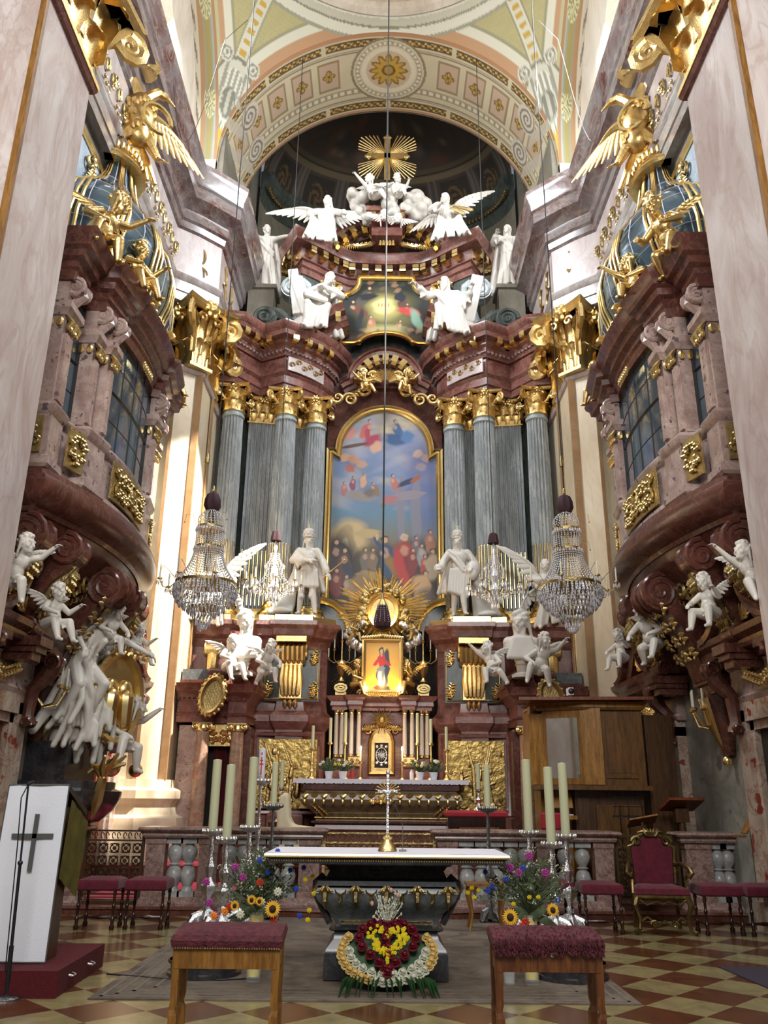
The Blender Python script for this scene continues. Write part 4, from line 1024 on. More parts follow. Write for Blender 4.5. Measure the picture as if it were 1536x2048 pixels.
for q in (-1, 1):
    o.merge(volute(MB(), (0, 0, 0), .2, .3, 1.8, 'y'), Matrix.Translation((q*.36, 20.2, 17.1)))
    for k in range(8): leafspray(o, (q*(.4+k*.12), 20.2, 16.85-.02*k), (q*(.5+k*.12), 20.2, 16.8-.02*k), 2, .13, (0, -1, .3), k)
    o.tube([(q*.3, 20.1, 16.95), (q*.45, 20.05, 16.75), (q*.75, 20.1, 16.72), (q*1.0, 20.15, 16.78)], [.08, .07, .06, .03], 7)
for k in range(5): o.tube([((k-2)*.09, 20.05, 17.25), ((k-2)*.08, 19.92, 16.95), ((k-2)*.1, 20.0, 16.68)], [.05, .06, .04], 6)
obj('gilt_console', o, M['golds'], ret, world=True)
for q in (-1, 1):
    cc = corinth(0, .5, True, (.2, .1)).xf(Matrix.Translation((q*1.72, 20.25, 15.02)) @ Matrix.Rotation(q*R(-38)*-1, 4, 'Z')); obj('attic_capital', cc, M['gold'], ret, world=True)
    o = MB()
    for k in range(6): leafspray(o, (q*(1.25+.03*k), 20.42, 15.4-k*.09), (q*(1.4-.02*k), 20.38, 15.32-k*.09), 2, .1, (0, -1, 0), k)
    obj('gilt_spray', o, M['goldd'], ret, world=True)
    v_ = MB(); volute(v_, (q*2.62, 19.9, 15.05), .38, .42, 2.2, 'y', a0=PI if q > 0 else 0, dirn=-q, tr=.06)
    v_.tube([(q*2.55, 19.9, 15.4), (q*2.3, 19.95, 15.2), (q*2.28, 20, 14.6), (q*2.42, 20.0, 14.0), (q*2.9, 19.8, 13.6)], [.2, .22, .24, .26, .3], 8)
    obj('stone_scroll', v_, M['greyl'], ret, world=True)
    v_ = MB(); volute(v_, (q*3.25, 19.35, 13.72), .36, .5, 2.2, 'y', a0=0, dirn=q, tr=.06); v_.tube([(q*3.2, 19.35, 14.02), (q*2.9, 19.35, 13.9), (q*2.5, 19.3, 13.6)], [.14, .2, .12], 8)
    obj('stone_scroll', v_, M['greydk'], ret, world=True)
    pts = arc(q*.55, 12.75, 1.62, 168 if q < 0 else 12, 112 if q < 0 else 68, 12, ry=1.42)
    if q > 0: pass
    obj('broken_pediment', arcm(pts, [(-.42, -.6), (-.42, .0), (-.34, .05), (-.3, .12), (-.18, .14), (-.14, .34), (-.05, .38), (0, .46), (.04, .48), (.04, -.6)], 19.45, flip=-q if False else (1 if q < 0 else -1)), M['red'], ret, world=True)
    o = MB()
    for k in range(4):
        x, z = pts[2+k*3]; o.box((x-.07, 19.0, z-.36), (x+.07, 19.25, z-.2))
    tag(obj('pediment_modillions', o, M['golds'], ret, world=True), kind='stuff')
fo = [(-1.36, 13.42), (-1.36, 15.05), (-1.22, 15.05)]+[(-1.22+.38*math.sin(t*PI/2/6)*1.0, 15.1+.42*(1-math.cos(t*PI/2/6))) for t in range(7)]+[(-.82, 15.66), (.82, 15.66)]+[(1.22-.38*math.sin(t*PI/2/6), 15.1+.42*(1-math.cos(t*PI/2/6))) for t in range(6, -1, -1)]+[(1.22, 15.05), (1.36, 15.05), (1.36, 13.42), (.9, 13.42)]+[(.7*math.cos(R(a)), 13.42+.34*math.sin(R(a))) for a in range(10, 180, 16)]+[(-.9, 13.42)]
pf = thing('attic_painting', 'smaller dark painting of angels round a golden glory, high above the main altarpiece', 'painting', (0, 20.2, 13.4))
YA = 20.1
obj('frame', arcm(fo, [(-.14, 0), (-.14, .05), (-.1, .09), (-.06, .05), (-.02, .12), (0, .08), (0, 0)], YA, flip=1, closed=True), M['golds'], pf, world=True)
cv = Canvas(2.6, 2.2, 220, 190, '#191b17')
cv.blob(.5, .5, .27, .27, '#6c6638', 0, 1); cv.blob(.48, .56, .15, .16, '#b5a868', 0, .9); cv.blob(.47, .58, .10, .1, '#e0d391', 0, .8)
for (u, v, h_, c_, l_) in ((.25, .68, .3, '#4c4a3e', -30), (.22, .5, .25, '#6a3a30', 50), (.68, .62, .28, '#5a3b32', 25), (.8, .5, .2, '#a3302c', 60), (.35, .28, .25, '#a4714f', 10), (.62, .25, .2, '#8f6a4a', -20)):
    cv.person(u, v, h_, c_, lean=l_)
cv.blob(.74, .5, .12, .05, '#b23a33', -15, .5); cv.blob(.83, .38, .05, .17, '#7c9a86', 20, .5); cv.blob(.3, .72, .1, .05, '#1f2128', 10, .4); cv.blob(.65, .72, .06, .08, '#20242c', 30, .4); cv.blob(.22, .38, .03, .16, '#22252a', -10, .5)
cv.blob(.36, .2, .08, .08, '#b0714f', 0, .5); cv.blob(.5, .1, .4, .08, '#4d3a30', 0, .8); cv.blob(.5, .22, .2, .08, '#a39a66', 0, .8)
for k in range(30): cv.blob(rs.uniform(.05, .95), rs.choice([rs.uniform(.02, .25), rs.uniform(.8, .97)]), .04, .03, rs.choice(['#8a6248', '#3c3f38', '#6d5a44', '#a27a5a']), rs.uniform(0, 90), .6, .6)
for k in range(4): cv.blob(.42+k*.035, .595, .008, .03, '#c58a3c', 0, .3)
cv.build('canvas', YA-.02, -1.3, 13.42, pf, 'attic_paint', keep=lambda x, z: (z > 13.44+(.34*math.sqrt(max(0, 1-(x/.7)**2)) if abs(x) < .7 else 0)) and (abs(x) < 1.3 if z < 15.05 else abs(x) < max(.84, 1.2-.9*max(0, z-15.05))))
zb, zt = 5.46, 10.8
def make_column(name, label, x, y, r_=.285, group='fluted columns of the high altar'):
    t = thing(name, label, 'column', (x, y, zb), group=group)
    b = MB(); nf = 20; n = nf*6; prof = [(r_, .46), (r_, 1.6), (r_*.99, 3), (r_*.90, zt-zb-.12)]
    vs, fs = [], []
    for (rr, z) in prof:
        for k in range(n):
            a = 2*PI*k/n; q = (k % 6)/6; d = .0 if q < .17 or q > .9 else .13*math.sin((q-.12)/.8*PI)
            vs.append((rr*(1-d)*math.cos(a), rr*(1-d)*math.sin(a), z))
    for i in range(len(prof)-1):
        for k in range(n): fs.append((i*n+k, i*n+(k+1) % n, (i+1)*n+(k+1) % n, (i+1)*n+k))
    b.add(vs, fs)
    obj('shaft', b, M['grey'], t, smooth=25)
    b = MB()
    for k in range(nf):
        a = 2*PI*(k*6+3)/n
        b.tube([(r_*.93*math.cos(a), r_*.93*math.sin(a), z) for z in (.5, 1.9)], .02, 6); b.ell((r_*.93*math.cos(a), r_*.93*math.sin(a), 1.9), .02, nu=6, nv=4)
    tag(obj('flute_inlay', b, M['golds'], t), kind='stuff')
    obj('base', MB().lathe([(.47, 0), (.47, .1), (.44, .12), (.46, .17), (.44, .22), (.37, .24), (.355, .3), (.375, .33), (.37, .38), (.32, .4), (.31, .46), (.28, .47)], n=32), M['golds'], t)
    obj('collar', MB().lathe([(r_*.9, zt-zb-.14), (r_*1.0, zt-zb-.12), (r_*1.0, zt-zb-.06), (r_*.9, zt-zb-.04), (r_*.9, zt-zb)], n=32), M['greyl'], t)
    obj('capital', corinth(r_*.93, 11.5-zt).xf(Matrix.Translation((0, 0, zt-zb))), M['gold'], t)
    return t
cx = [(-3.87, 19.1, 'outermost left'), (-2.55, 19.3, 'boldest left'), (-1.82, 19.8, 'innermost left'), (1.82, 19.8, 'innermost right'), (2.55, 19.3, 'boldest right'), (3.87, 19.1, 'outermost right')]
lbs = ['fluted grey marble column at the far left of the altar wall, by the cream pilaster', 'left fluted grey marble column standing directly behind the crowned king statue', 'slim fluted grey marble column touching the left edge of the painting frame',
       'slim fluted grey marble column touching the right edge of the painting frame', 'right fluted grey marble column standing directly behind the king with the orb', 'fluted grey marble column at the far right of the altar wall, above the organ case']
c0 = make_column('fluted_column', lbs[0], cx[0][0], cx[0][1])
for k in range(1, 6): dup(c0, loc=(cx[k][0], cx[k][1], zb), label=lbs[k])
def make_pil(label, x, y, rz):
    t = thing('fluted_pilaster', label, 'pilaster', (x, y, zb), rz, 'fluted pilasters behind the columns')
    b = MB(); hw = .34; vs, fs = [], []; xs = []
    nfl = 7
    for k in range(nfl*6+1):
        q = (k % 6)/6; d = 0 if q < .17 or q > .9 else .03*math.sin((q-.12)/.8*PI)*1.3; xs.append((-hw+2*hw*k/(nfl*6), d))
    for z in (.4, zt-zb): vs += [(x_, -.22+d, z) for x_, d in xs]
    n = len(xs)
    fs += [(i, i+1, n+i+1, n+i) for i in range(n-1)]; b.add(vs, fs); b.box((-hw, -.17, .4), (hw, .2, zt-zb))
    obj('shaft', b, M['grey'], t, smooth=25)
    b = MB()
    for k in range(nfl): x_ = -hw+2*hw*(k+.5)/nfl; b.tube([(x_, -.19, .5), (x_, -.19, 1.9)], .02, 6)
    tag(obj('flute_inlay', b, M['golds'], t), kind='stuff')
    obj('base', MB().mould([(-hw, -.22), (hw, -.22), (hw, .2), (-hw, .2)], [(-.05, 0), (.12, 0), (.12, .12), (.1, .2), (.03, .26), (.05, .34), (0, .42), (-.05, .42)], closed=True, flip=-1), M['golds'], t)
    obj('capital', corinth(0, 11.5-zt, True, (hw, .2)).xf(Matrix.Translation((0, 0, zt-zb))), M['gold'], t)
    return t
p0 = make_pil('flat fluted grey pilaster in the gap between the two outer left columns', -3.25, 19.85, R(10))
dup(p0, (3.25, 19.85, zb), R(-10), 'flat fluted grey pilaster in the gap between the two outer right columns')
dup(p0, (-2.3, 20.15, zb), R(18), 'shadowed fluted pilaster deep between the two inner left columns')
dup(p0, (2.3, 20.15, zb), R(-18), 'shadowed fluted pilaster deep between the two inner right columns')
for q in (-1, 1):
    sd = 'left' if q < 0 else 'right'
    b = MB().prism([(-.62, 0), (.62, 0), (.62, 1.12), (-.62, 1.12)], .03, Matrix.Translation((q*2.0, 18.36, 3.55)) ); 
    obj('green_panel', b, M['greydk'], ret, world=True)
    o = MB()
    for (x, z) in ((-.5, 3.75), (.5, 3.75), (-.5, 4.45), (.5, 4.45)):
        for k in range(4): leafspray(o, (q*2.0+x, 18.33, z-.12+k*.05), (q*2.0+x+(.05 if k % 2 else -.05), 18.33, z+k*.07), 3, .07, (0, -1, 0), k)
    o.tube([(q*2-.58, 18.34, 3.6), (q*2+.58, 18.34, 3.6)], .02, 5); o.tube([(q*2-.58, 18.34, 3.6), (q*2-.58, 18.34, 4.62)], .015, 5); o.tube([(q*2+.58, 18.34, 3.6), (q*2+.58, 18.34, 4.62)], .015, 5)
    obj('panel_border', o, M['golds'], ret, world=True)
    br = MB(); volute(br, (0, -.16, .32), .19, .62, 2, 'x', a0=PI/2, dirn=1, tr=.035)
    for k in range(6): x = -.26+k*.104; br.tube([(x, -.12, .48), (x, -.36, .38), (x, -.30, .12), (x, -.14, .05)], [.05, .06, .055, .04], 6)
    br.box((-.33, -.42, .5), (.33, 0, .62)); 
    for k in range(5): x = -.2+k*.1; br.tube([(x*.9, -.2, .02), (x, -.24, -.3), (x*.8, -.2, -.62), (x*.5, -.12, -.72)], [.05, .06, .05, .02], 6)
    br.box((-.24, -.2, -.7), (.24, 0, .1))
    for k in (-1, 0, 1): br.merge(MB().lathe([(.01, 0), (.05, -.06), (.055, -.12), (.01, -.2)], n=8), Matrix.Translation((k*.11, -.14, -.7)))
    br.xf(Matrix.Translation((q*2.0, 18.42, 4.3)))
    obj('gilt_bracket', br, M['gold'], ret, world=True)
    o = MB().box((q*2.0-.62, 18.33, 1.35), (q*2.0+.62, 18.42, 2.75)); 
    obj('relief_panel', o, M['relief'], ret, world=True)
    rnd = random.Random(3 if q < 0 else 9); o = MB()
    for k in range(3): x = q*2.0+rnd.uniform(-.4, .4); o.tube([(x, 18.33, 1.5), (x+rnd.uniform(-.1, .1), 18.31, 2.2), (x+rnd.uniform(-.2, .2), 18.33, 2.65)], [.05, .035, .02], 6)
    for k in range(34): x, z = q*2.0+rnd.uniform(-.55, .55), 1.4+rnd.random()**2*1.1; o.ell((x, 18.33, z), (rnd.uniform(.03, .09), .04, rnd.uniform(.03, .09)), nu=7, nv=5)
    for (x, z, s_) in ((-.3, 1.95, .5), (.25, 1.8, .5), (.1, 2.1, .35)):
        c = V((q*2.0+x, 18.3, z)); o.ell(c+V((0, 0, .3*s_)), (.075*s_, .05, .09*s_)); o.cone(c+V((0, 0, .15*s_)), c-V((.02, 0, .35*s_)), .11*s_, .15*s_); o.cone(c+V((0, -.01, .1*s_)), c+V((.3*s_, -.03, .2*s_)), .05*s_, .03*s_)
    obj('relief_figures', o, M['goldd'], ret, world=True)
    obj('panel_frame', arcm([(q*2-.68, 1.3), (q*2-.68, 2.82), (q*2+.68, 2.82), (q*2+.68, 1.3)], [(0, 0), (0, .06), (.05, .08), (.08, .03), (.08, 0)], 18.40, closed=True, flip=1), M['red'], ret, world=True)

    bb = MB(); volute(bb, (0, -.12, .3), .17, .34, 2, 'x', a0=PI/2, tr=.03); bb.tube([(0, -.1, .2), (0, -.16, -.2), (0, -.05, -.7)], [.14, .12, .03], 8); bb.xf(Matrix.Translation((q*3.75, 18.4, 4.35)))
    obj('gilt_bracket', bb, M['gold'], ret, world=True)
    pts = arc(q*1.56, 5.35, .78, 90, 90+q*88 if q < 0 else 90+88, 14) if False else [(q*(1.56-.72*math.sin(R(a))), 5.35+.8*math.cos(R(a))) for a in range(0, 91, 7)]
    obj('gilt_arch', arcm(pts, [(-.07, -.2), (-.07, .02), (0, .08), (.08, .1), (.1, .02), (.1, -.2)], 19.9, flip=(-1 if q > 0 else 1)), M['golds'], ret, world=True)
    b = MB().prism([(q*1.56, 5.35)]+pts, .1, Matrix.Translation((0, 19.95, 0))); obj('niche_cheek', b, M['greydk'], ret, world=True)
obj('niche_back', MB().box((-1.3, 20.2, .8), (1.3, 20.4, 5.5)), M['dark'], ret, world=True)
ha = thing('high_altar', 'bulging red marble and gilt altar block under the white cloth, before the tabernacle', 'altar', (0, 18, .82))
hp = [(1.30, .82), (1.32, .95), (1.22, 1.0), (1.2, 1.1), (1.28, 1.14)]
def rect(hw, y0, y1): return [(-hw, y0), (hw, y0), (hw, y1), (-hw, y1)]
b = MB().mould(rect(1.3, 17.5, 18.5), [(-.4, .82), (.1, .82), (.1, .92), (.02, .98), (0, 1.06), (.08, 1.1), (.08, 1.14), (-.4, 1.14)], closed=True, flip=-1)
b.mould(rect(1.3, 17.5, 18.5), [(-.4, 1.72), (.25, 1.72), (.25, 1.84), (.3, 1.88), (-.4, 1.9)], closed=True, flip=-1)
obj('plinth_and_slab', b, M['redd'], ha, world=True)
obj('body', MB().mould(rect(1.3, 17.5, 18.5), [(-.4, 1.14), (.0, 1.14), (-.02, 1.2), (0, 1.26), (.1, 1.34), (.17, 1.4), (.26, 1.46), (.3, 1.54), (.28, 1.62), (.2, 1.68), (.2, 1.72), (-.4, 1.72)], closed=True, flip=-1), marble('buff_marble', hexc('#6b5a42'), hexc('#94805c'), hexc('#4d4030'), 3, 5, .4, .25), ha, world=True)
o = MB()
for k in range(17):
    x = -1.5+k*3/16; o.tube([(x-.06, 17.24, 1.6), (x, 17.19, 1.57+.05*(k % 2)), (x+.06, 17.24, 1.62)], [.03, .045, .03], 5); o.ell((x, 17.2, 1.5), (.03, .03, .06), nu=6, nv=5)
o.tube([(-1.32, 17.47, 1.2), (1.32, 17.47, 1.2)], .02, 6)
for x in (-.15, 0, .15): leafspray(o, (x, 17.22, 1.45), (x, 17.3, 1.62), 4, .1, (0, -1, 0))
for q in (-1, 1):
    for k in range(8): leafspray(o, (q*(1.2+.03*k), 17.42-.015*k, 1.22+k*.03), (q*(1.05+.05*k), 17.4-.02*k, 1.3+k*.04), 2, .06, (0, -1, 0), k)
obj('gilt_garland', o, M['gold'], ha, world=True)
b = MB().box((-1.72, 17.22, 1.905), (1.72, 18.4, 1.925))
n = 90
for k in range(n):
    x0, x1 = -1.72+3.44*k/n, -1.72+3.44*(k+1)/n; zz = 1.845-.012*abs(math.sin(k*PI/2.5))
    b.box((x0, 17.2, zz), (x1, 17.225, 1.925))
for q in (-1, 1): b.box((q*1.72, 17.2, 1.84), (q*1.74, 18.4, 1.925))
tag(obj('altar_cloth', b, M['linen']), 'white lace-edged cloth covering the high altar below the tabernacle', 'tablecloth')
tb = thing('tabernacle', 'red marble tabernacle shrine with small columns and lit gilt door on the high altar', 'shrine', (0, 18.9, 1.93))
b = MB()
b.box((-1.05, 18.55, 1.93), (-.42, 19.5, 2.2)).box((.42, 18.55, 1.93), (1.05, 19.5, 2.2)).box((-.42, 18.75, 1.93), (.42, 19.5, 2.0))
for q in (-1, 1): b.box((q*.46, 18.45, 2.2), (q*.70, 19.4, 2.42)).box((q*.82, 18.6, 2.2), (q*1.06, 19.4, 2.38))
b.box((-.5, 18.85, 2.0), (.5, 19.5, 3.4)); b.box((-1.08, 19.2, 2.2), (1.08, 19.5, 3.4))
TP = [(-1.1, 19.3), (-1.1, 18.6), (-.76, 18.6), (-.72, 18.4), (-.45, 18.4), (-.42, 18.72), (.42, 18.72), (.45, 18.4), (.72, 18.4), (.76, 18.6), (1.1, 18.6), (1.1, 19.3)]
b.mould(TP, [(-.5, 3.4), (0, 3.4), (.0, 3.46), (.04, 3.5), (.03, 3.58), (.1, 3.64), (.12, 3.7), (-.5, 3.72)], flip=-1)
obj('shrine_body', b, M['red'], tb, world=True)
for q in (-1, 1):
    for x, y in ((q*.50, 18.52), (q*.66, 18.52), (q*.88, 18.72), (q*1.0, 18.72)):
        cl = MB().lathe([(.062, 0), (.062, .03), (.05, .05), (.046, .4), (.04, .88)], (x, y, 2.42), 14)
        o = obj('colonnette', cl, M['pale'], tb, world=True)
        o2 = MB().lathe([(.04, .88), (.055, .9), (.05, .94), (.08, 1.0), (.085, 1.02)], (x, y, 2.42), 10); obj('gilt_base', MB().lathe([(.07, -.01), (.07, .03), (.05, .05)], (x, y, 2.42), 10), M['golds'], tb, world=True)
        obj('gilt_capital', o2, M['golds'], tb, world=True)
    o = MB().box((q*.44, 18.43, 2.22), (q*.72, 18.46, 2.40)); ornament(o, lambda u, v, q=q: ((q*.58+u, 18.42, 2.31+v), (0, -1, 0)), .26, .16, 2, 3, .012); obj('gilt_plinth_panel', o, M['goldd'], tb, world=True)
do = [(-.22, 2.12), (-.22, 2.75)]+arc(0, 2.78, .2, 175, 5, 12)+[(.22, 2.75), (.22, 2.12)]
obj('door_frame', arcm(do, [(0, 0), (0, .06), (.05, .09), (.08, .04), (.08, 0)], 18.84, closed=True), M['golds'], tb, world=True)
obj('door_leaf', MB().prism(do, .03, Matrix.Translation((0, 18.8, 0))), M['goldd'], tb, world=True)
o = MB().box((-.15, 18.78, 2.2), (.15, 18.80, 2.72))
obj('door_inset', o, M['dark'], tb, world=True)
o = MB()
for k in range(12): a = k*PI/6; o.tube([(0, 18.77, 2.46), (.11*math.cos(a), 18.77, 2.46+.11*math.sin(a))], .012, 4)
o.tube([(.12*math.cos(t*.4), 18.765, 2.46+.16*math.sin(t*.4)) for t in range(17)], .012, 5)
for (x, z) in ((0, 2.26), (0, 2.66), (-.1, 2.3), (.1, 2.3), (-.1, 2.64), (.1, 2.64)): o.ell((x, 18.77, z), (.035, .012, .035), nu=6, nv=5)
obj('door_ornament', o, M['silver'], tb, world=True)
o = MB()
for q in (-1, 1):
    for k in range(6): leafspray(o, (q*(.06+k*.06), 18.76, 3.02-k*.01), (q*(.12+k*.06), 18.76, 3.04), 2, .08, (0, -1, .2), k)
    o.tube([(q*(.3+.06*math.cos(t*.6)), 18.76, 2.98+.06*math.sin(t*.6)) for t in range(12)], .02, 5)
obj('gilt_crest', o, M['golds'], tb, world=True)
o = MB()
for k in range(24): a = k*PI/12; L = .30 if k % 2 else .22; o.tube([(.05*math.cos(a), 18.66, 3.2+.05*math.sin(a)), (L*math.cos(a), 18.68, 3.2+L*math.sin(a))], [.02, .006], 4)
o.ell((0, 18.64, 3.2), (.07, .04, .07)); obj('sunburst', o, M['goldd'], tb, world=True)
pc = thing('madonna_picture', 'glowing gold-ground picture of a standing woman in red dress and blue mantle', 'painting', (0, 18.5, 3.72))
obj('frame', arcm([(-.42, 3.78), (-.42, 4.92), (.42, 4.92), (.42, 3.78)], [(-.05, 0), (-.05, .05), (0, .08), (.04, .05), (.04, 0)], 18.5, closed=True), M['golds'], pc, world=True)
cv = Canvas(.76, 1.1, 130, 190, '#d9a02e')
cv.blob(.5, .6, .4, .4, '#e6b445', 0, 1)
cv.blob(.5, .30, .17, .26, '#2a3550', 0, .15); cv.blob(.62, .55, .10, .30, '#232c46', 0, .2); cv.blob(.47, .27, .11, .24, '#8f9fb4', 0, .2); cv.blob(.43, .25, .03, .22, '#cdd6dc', 3, .3); cv.blob(.52, .3, .03, .22, '#5c6f92', -3, .3)
cv.blob(.48, .62, .12, .13, '#b81d1d', 0, .15); cv.blob(.32, .57, .05, .11, '#c02420', -40, .2); cv.blob(.65, .56, .05, .10, '#a31a1c', 45, .2); cv.blob(.24, .50, .03, .018, '#d6a582', 20); cv.blob(.73, .49, .03, .018, '#d6a582', -20)
cv.blob(.45, .44, .13, .04, '#6c7f9e', 15, .3)
cv.blob(.47, .80, .075, .085, '#2c1d16', 0, .2); cv.blob(.47, .79, .045, .055, '#dcb08c', 0, .2); cv.blob(.47, .72, .03, .03, '#d0a07c'); cv.blob(.5, .06, .25, .05, '#1d1a24', 0, .3); cv.blob(.35, .07, .08, .05, '#a8242a', 0, .4); cv.blob(.45, .78, .006, .006, '#3b2418'); cv.blob(.49, .78, .006, .006, '#3b2418')
cv.build('canvas', 18.47, -.38, 3.8, pc, 'madonna_paint')
o = MB()
for q in (-1, 1):
    for k in range(9): o.ell((q*.44*k/8, 18.46, 4.98+.04*(1-k/8)), (.045, .04, .045), nu=7, nv=5)
    for k in range(10): leafspray(o, (q*.04*k, 18.42, 3.68), (q*(.04*k+.05), 18.42, 3.72), 2, .06, (0, -1, 0), k)
    o.tube([(q*(.46+.09*math.cos(t*.5)*(1-t/20)), 18.42, 3.74+.09*math.sin(t*.5)*(1-t/20)) for t in range(16)], .025, 5)
obj('crest', o, M['golds'], pc, world=True)
gl = thing('gilt_glory', 'golden sunburst of rays and clouds crowning the shrine below the main painting', 'sunburst', (0, 19, 5.0))
o = MB(); rnd = random.Random(5)
for k in range(72):
    a = 2*PI*k/72; L = rnd.uniform(.75, 1.18); L *= 1 if math.sin(a) > -.2 else .8
    for j in (-1, 0, 1):
        aa = a+j*.02; o.tube([(.36*math.cos(aa), 18.95, 5.68+.42*math.sin(aa)), (L*(1-.06*abs(j))*math.cos(aa), 19.0, 5.68+L*(1-.06*abs(j))*math.sin(aa))], [.014, .009], 4)
tag(obj('rays', o, M['gold'], gl, world=True), kind='stuff')
o = MB().merge(arcm(arc(0, 5.68, .34, 0, 360, 36, ry=.40)[:-1], [(-.05, 0), (-.05, .1), (.02, .14), (.07, .1), (.07, 0)], 18.95, closed=True, flip=-1))
obj('ring', o, M['golds'], gl, world=True)
obj('ring_disc', MB().prism(arc(0, 5.68, .3, 0, 360, 30, ry=.36)[:-1], .02, Matrix.Translation((0, 18.97, 0))), M['goldd'], gl, world=True)  # plain aged-gold disc filling the ring, emits nothing
o = MB()
for k in range(46):
    a = rnd.uniform(-.25*PI, 1.25*PI); q = rnd.uniform(.42, .56); o.ell((q*math.cos(a), 18.86, 5.68+q*1.1*math.sin(a)), rnd.uniform(.05, .09), nu=8, nv=6)
sculpt('cloud_wreath', o, M['goldd'], .012, 1, gl).location = -V((0, 19, 5.0))
for q in (-1, 1):
    o = MB()
    for k in range(22): t = k/21; o.ell((q*(.5+.28*math.sin(t*3)+rnd.uniform(-.06, .06)), 18.75+rnd.uniform(-.05, .05), 5.35-t*.55), rnd.uniform(.07, .13), nu=8, nv=6)
    sculpt('silver_cloud', o, M['silver'], .014, 1, gl).location = -V((0, 19, 5.0))
for q in (-1, 1):
    o = MB()
    for k in range(22):
        a = R(-25-k*3.0); L = rnd.uniform(1.1, 1.6); o.tube([(q*.45*math.cos(a), 19.1, 4.9+.45*math.sin(a)), (q*L*math.cos(a)*.85, 19.12, 4.9+L*math.sin(a))], [.014, .010], 4)
    tag(obj('ray_bundle', o, M['goldd'], gl, world=True), kind='stuff')
    make_cherub('gilt_cherub', 'gilded cherub kneeling by the %s side of the woman-in-red picture' % ('left' if q < 0 else 'right'), (q*.62, 18.65, 3.86), rz=R(-q*60), kind=0, mat='gold', scale=.85)
    make_cherub('cloud_cherub', 'gilt cherub on silver clouds at the %s of the golden sunburst' % ('left' if q < 0 else 'right'), (q*.72, 18.7, 5.05), rz=R(-q*50), kind=3, mat='goldd', scale=.6)
    o = MB().merge(arcm(arc(0, 0, .15, 0, 360, 24, ry=.1)[:-1], [(0, 0), (0, .05), (.04, .05), (.04, 0)], 0, closed=True), Matrix.Translation((q*.92, 18.6, 3.88))); o.merge(arcm(arc(0, 0, .08, 0, 360, 16, ry=.045)[:-1], [(0, 0), (0, .05), (.03, .05), (.03, 0)], 0, closed=True), Matrix.Translation((q*.92, 18.6, 3.88))); o.box((q*.8, 18.62, 3.73), (q*1.04, 18.8, 3.96))
    obj('scroll_foot', o, M['goldd'], tb, world=True)
    cd = thing('gilt_candelabrum', 'many-armed gilt candelabrum on the %s end of the shrine cornice' % ('left' if q < 0 else 'right'), 'candelabrum', (q*.92, 18.72, 4.03))
    o = MB().lathe([(.1, 0), (.06, .04), (.03, .1), (.09, .22), (.12, .34), (.07, .44), (.02, .5), (.015, .9)], n=14)
    obj('stem', o, M['gold'], cd)
    for (dx, hh) in ((-.3, .55), (-.17, .75), (0, .95), (.17, .75), (.3, .55)):
        obj('arm', MB().tube([(0, 0, .48), (dx*.6, 0, .42), (dx, 0, .5), (dx, 0, hh-.02)], .012, 5).lathe([(.03, 0), (.04, .03), (.015, .05)], (dx, 0, hh-.06), 8), M['gold'], cd)
        obj('candle', MB().lathe([(.014, 0), (.014, .2)], (dx, 0, hh), 8), M['waxw'], cd)
point('picture_lamp', (0, 18.25, 3.95), 14, (1, .55, .16)); point('picture_lamp', (-.32, 18.3, 3.85), 8, (1, .6, .2)); point('picture_lamp', (.32, 18.3, 3.85), 8, (1, .6, .2)); point('glory_lamp', (0, 18.7, 5.65), 10, (1, .6, .2))
for q in (-1, 1):
    tag(obj('picture_bulb', MB().ell((q*.36, 18.38, 3.86), .032, nu=10, nv=8), M['flame']), 'small glowing bulb at the %s foot of the woman-in-red picture' % ('left' if q < 0 else 'right'), 'lamp')
def altar_stick(label, clabel, x, y, z0, h, ch, cr=.032, mat='gold', grp='tall candlesticks on the high altar'):
    t = thing('candlestick', label, 'candlestick', (x, y, z0), group=grp)
    obj('stem', MB().lathe([(.10, 0), (.09, .03), (.04, .07), (.03, .12), (.055, .17), (.02, .22), (.018, h*.45), (.04, h*.5), (.018, h*.55), (.015, h-.06)], n=14), M[mat], t)
    obj('drip_pan', MB().lathe([(.012, h-.06), (.055, h-.03), (.06, h), (.01, h)], n=14), M[mat], t)
    tag(obj('candle', MB().lathe([(cr, 0), (cr, ch), (cr*.4, ch+.005)], (x, y, z0+h+.002), 14), M['wax']), clabel, 'candle', group='candles on the tall altar candlesticks')
    return t
for k, (px, hh, ch) in enumerate(((625, .62, .46), (660, .74, .5), (690, .74, .62), (835, .74, .62), (862, .74, .5), (893, .62, .46))):
    x = at(px, 1500, Y=18.0).x; w_ = ('first', 'second', 'third')[k if k < 3 else 5-k]; sd = 'left' if k < 3 else 'right'
    altar_stick('%s tall candlestick from the %s end of the white high-altar cloth' % (w_, sd), 'ivory candle on the %s tall candlestick from the %s end of the high altar' % (w_, sd), x, 17.98, 1.926, hh, ch)
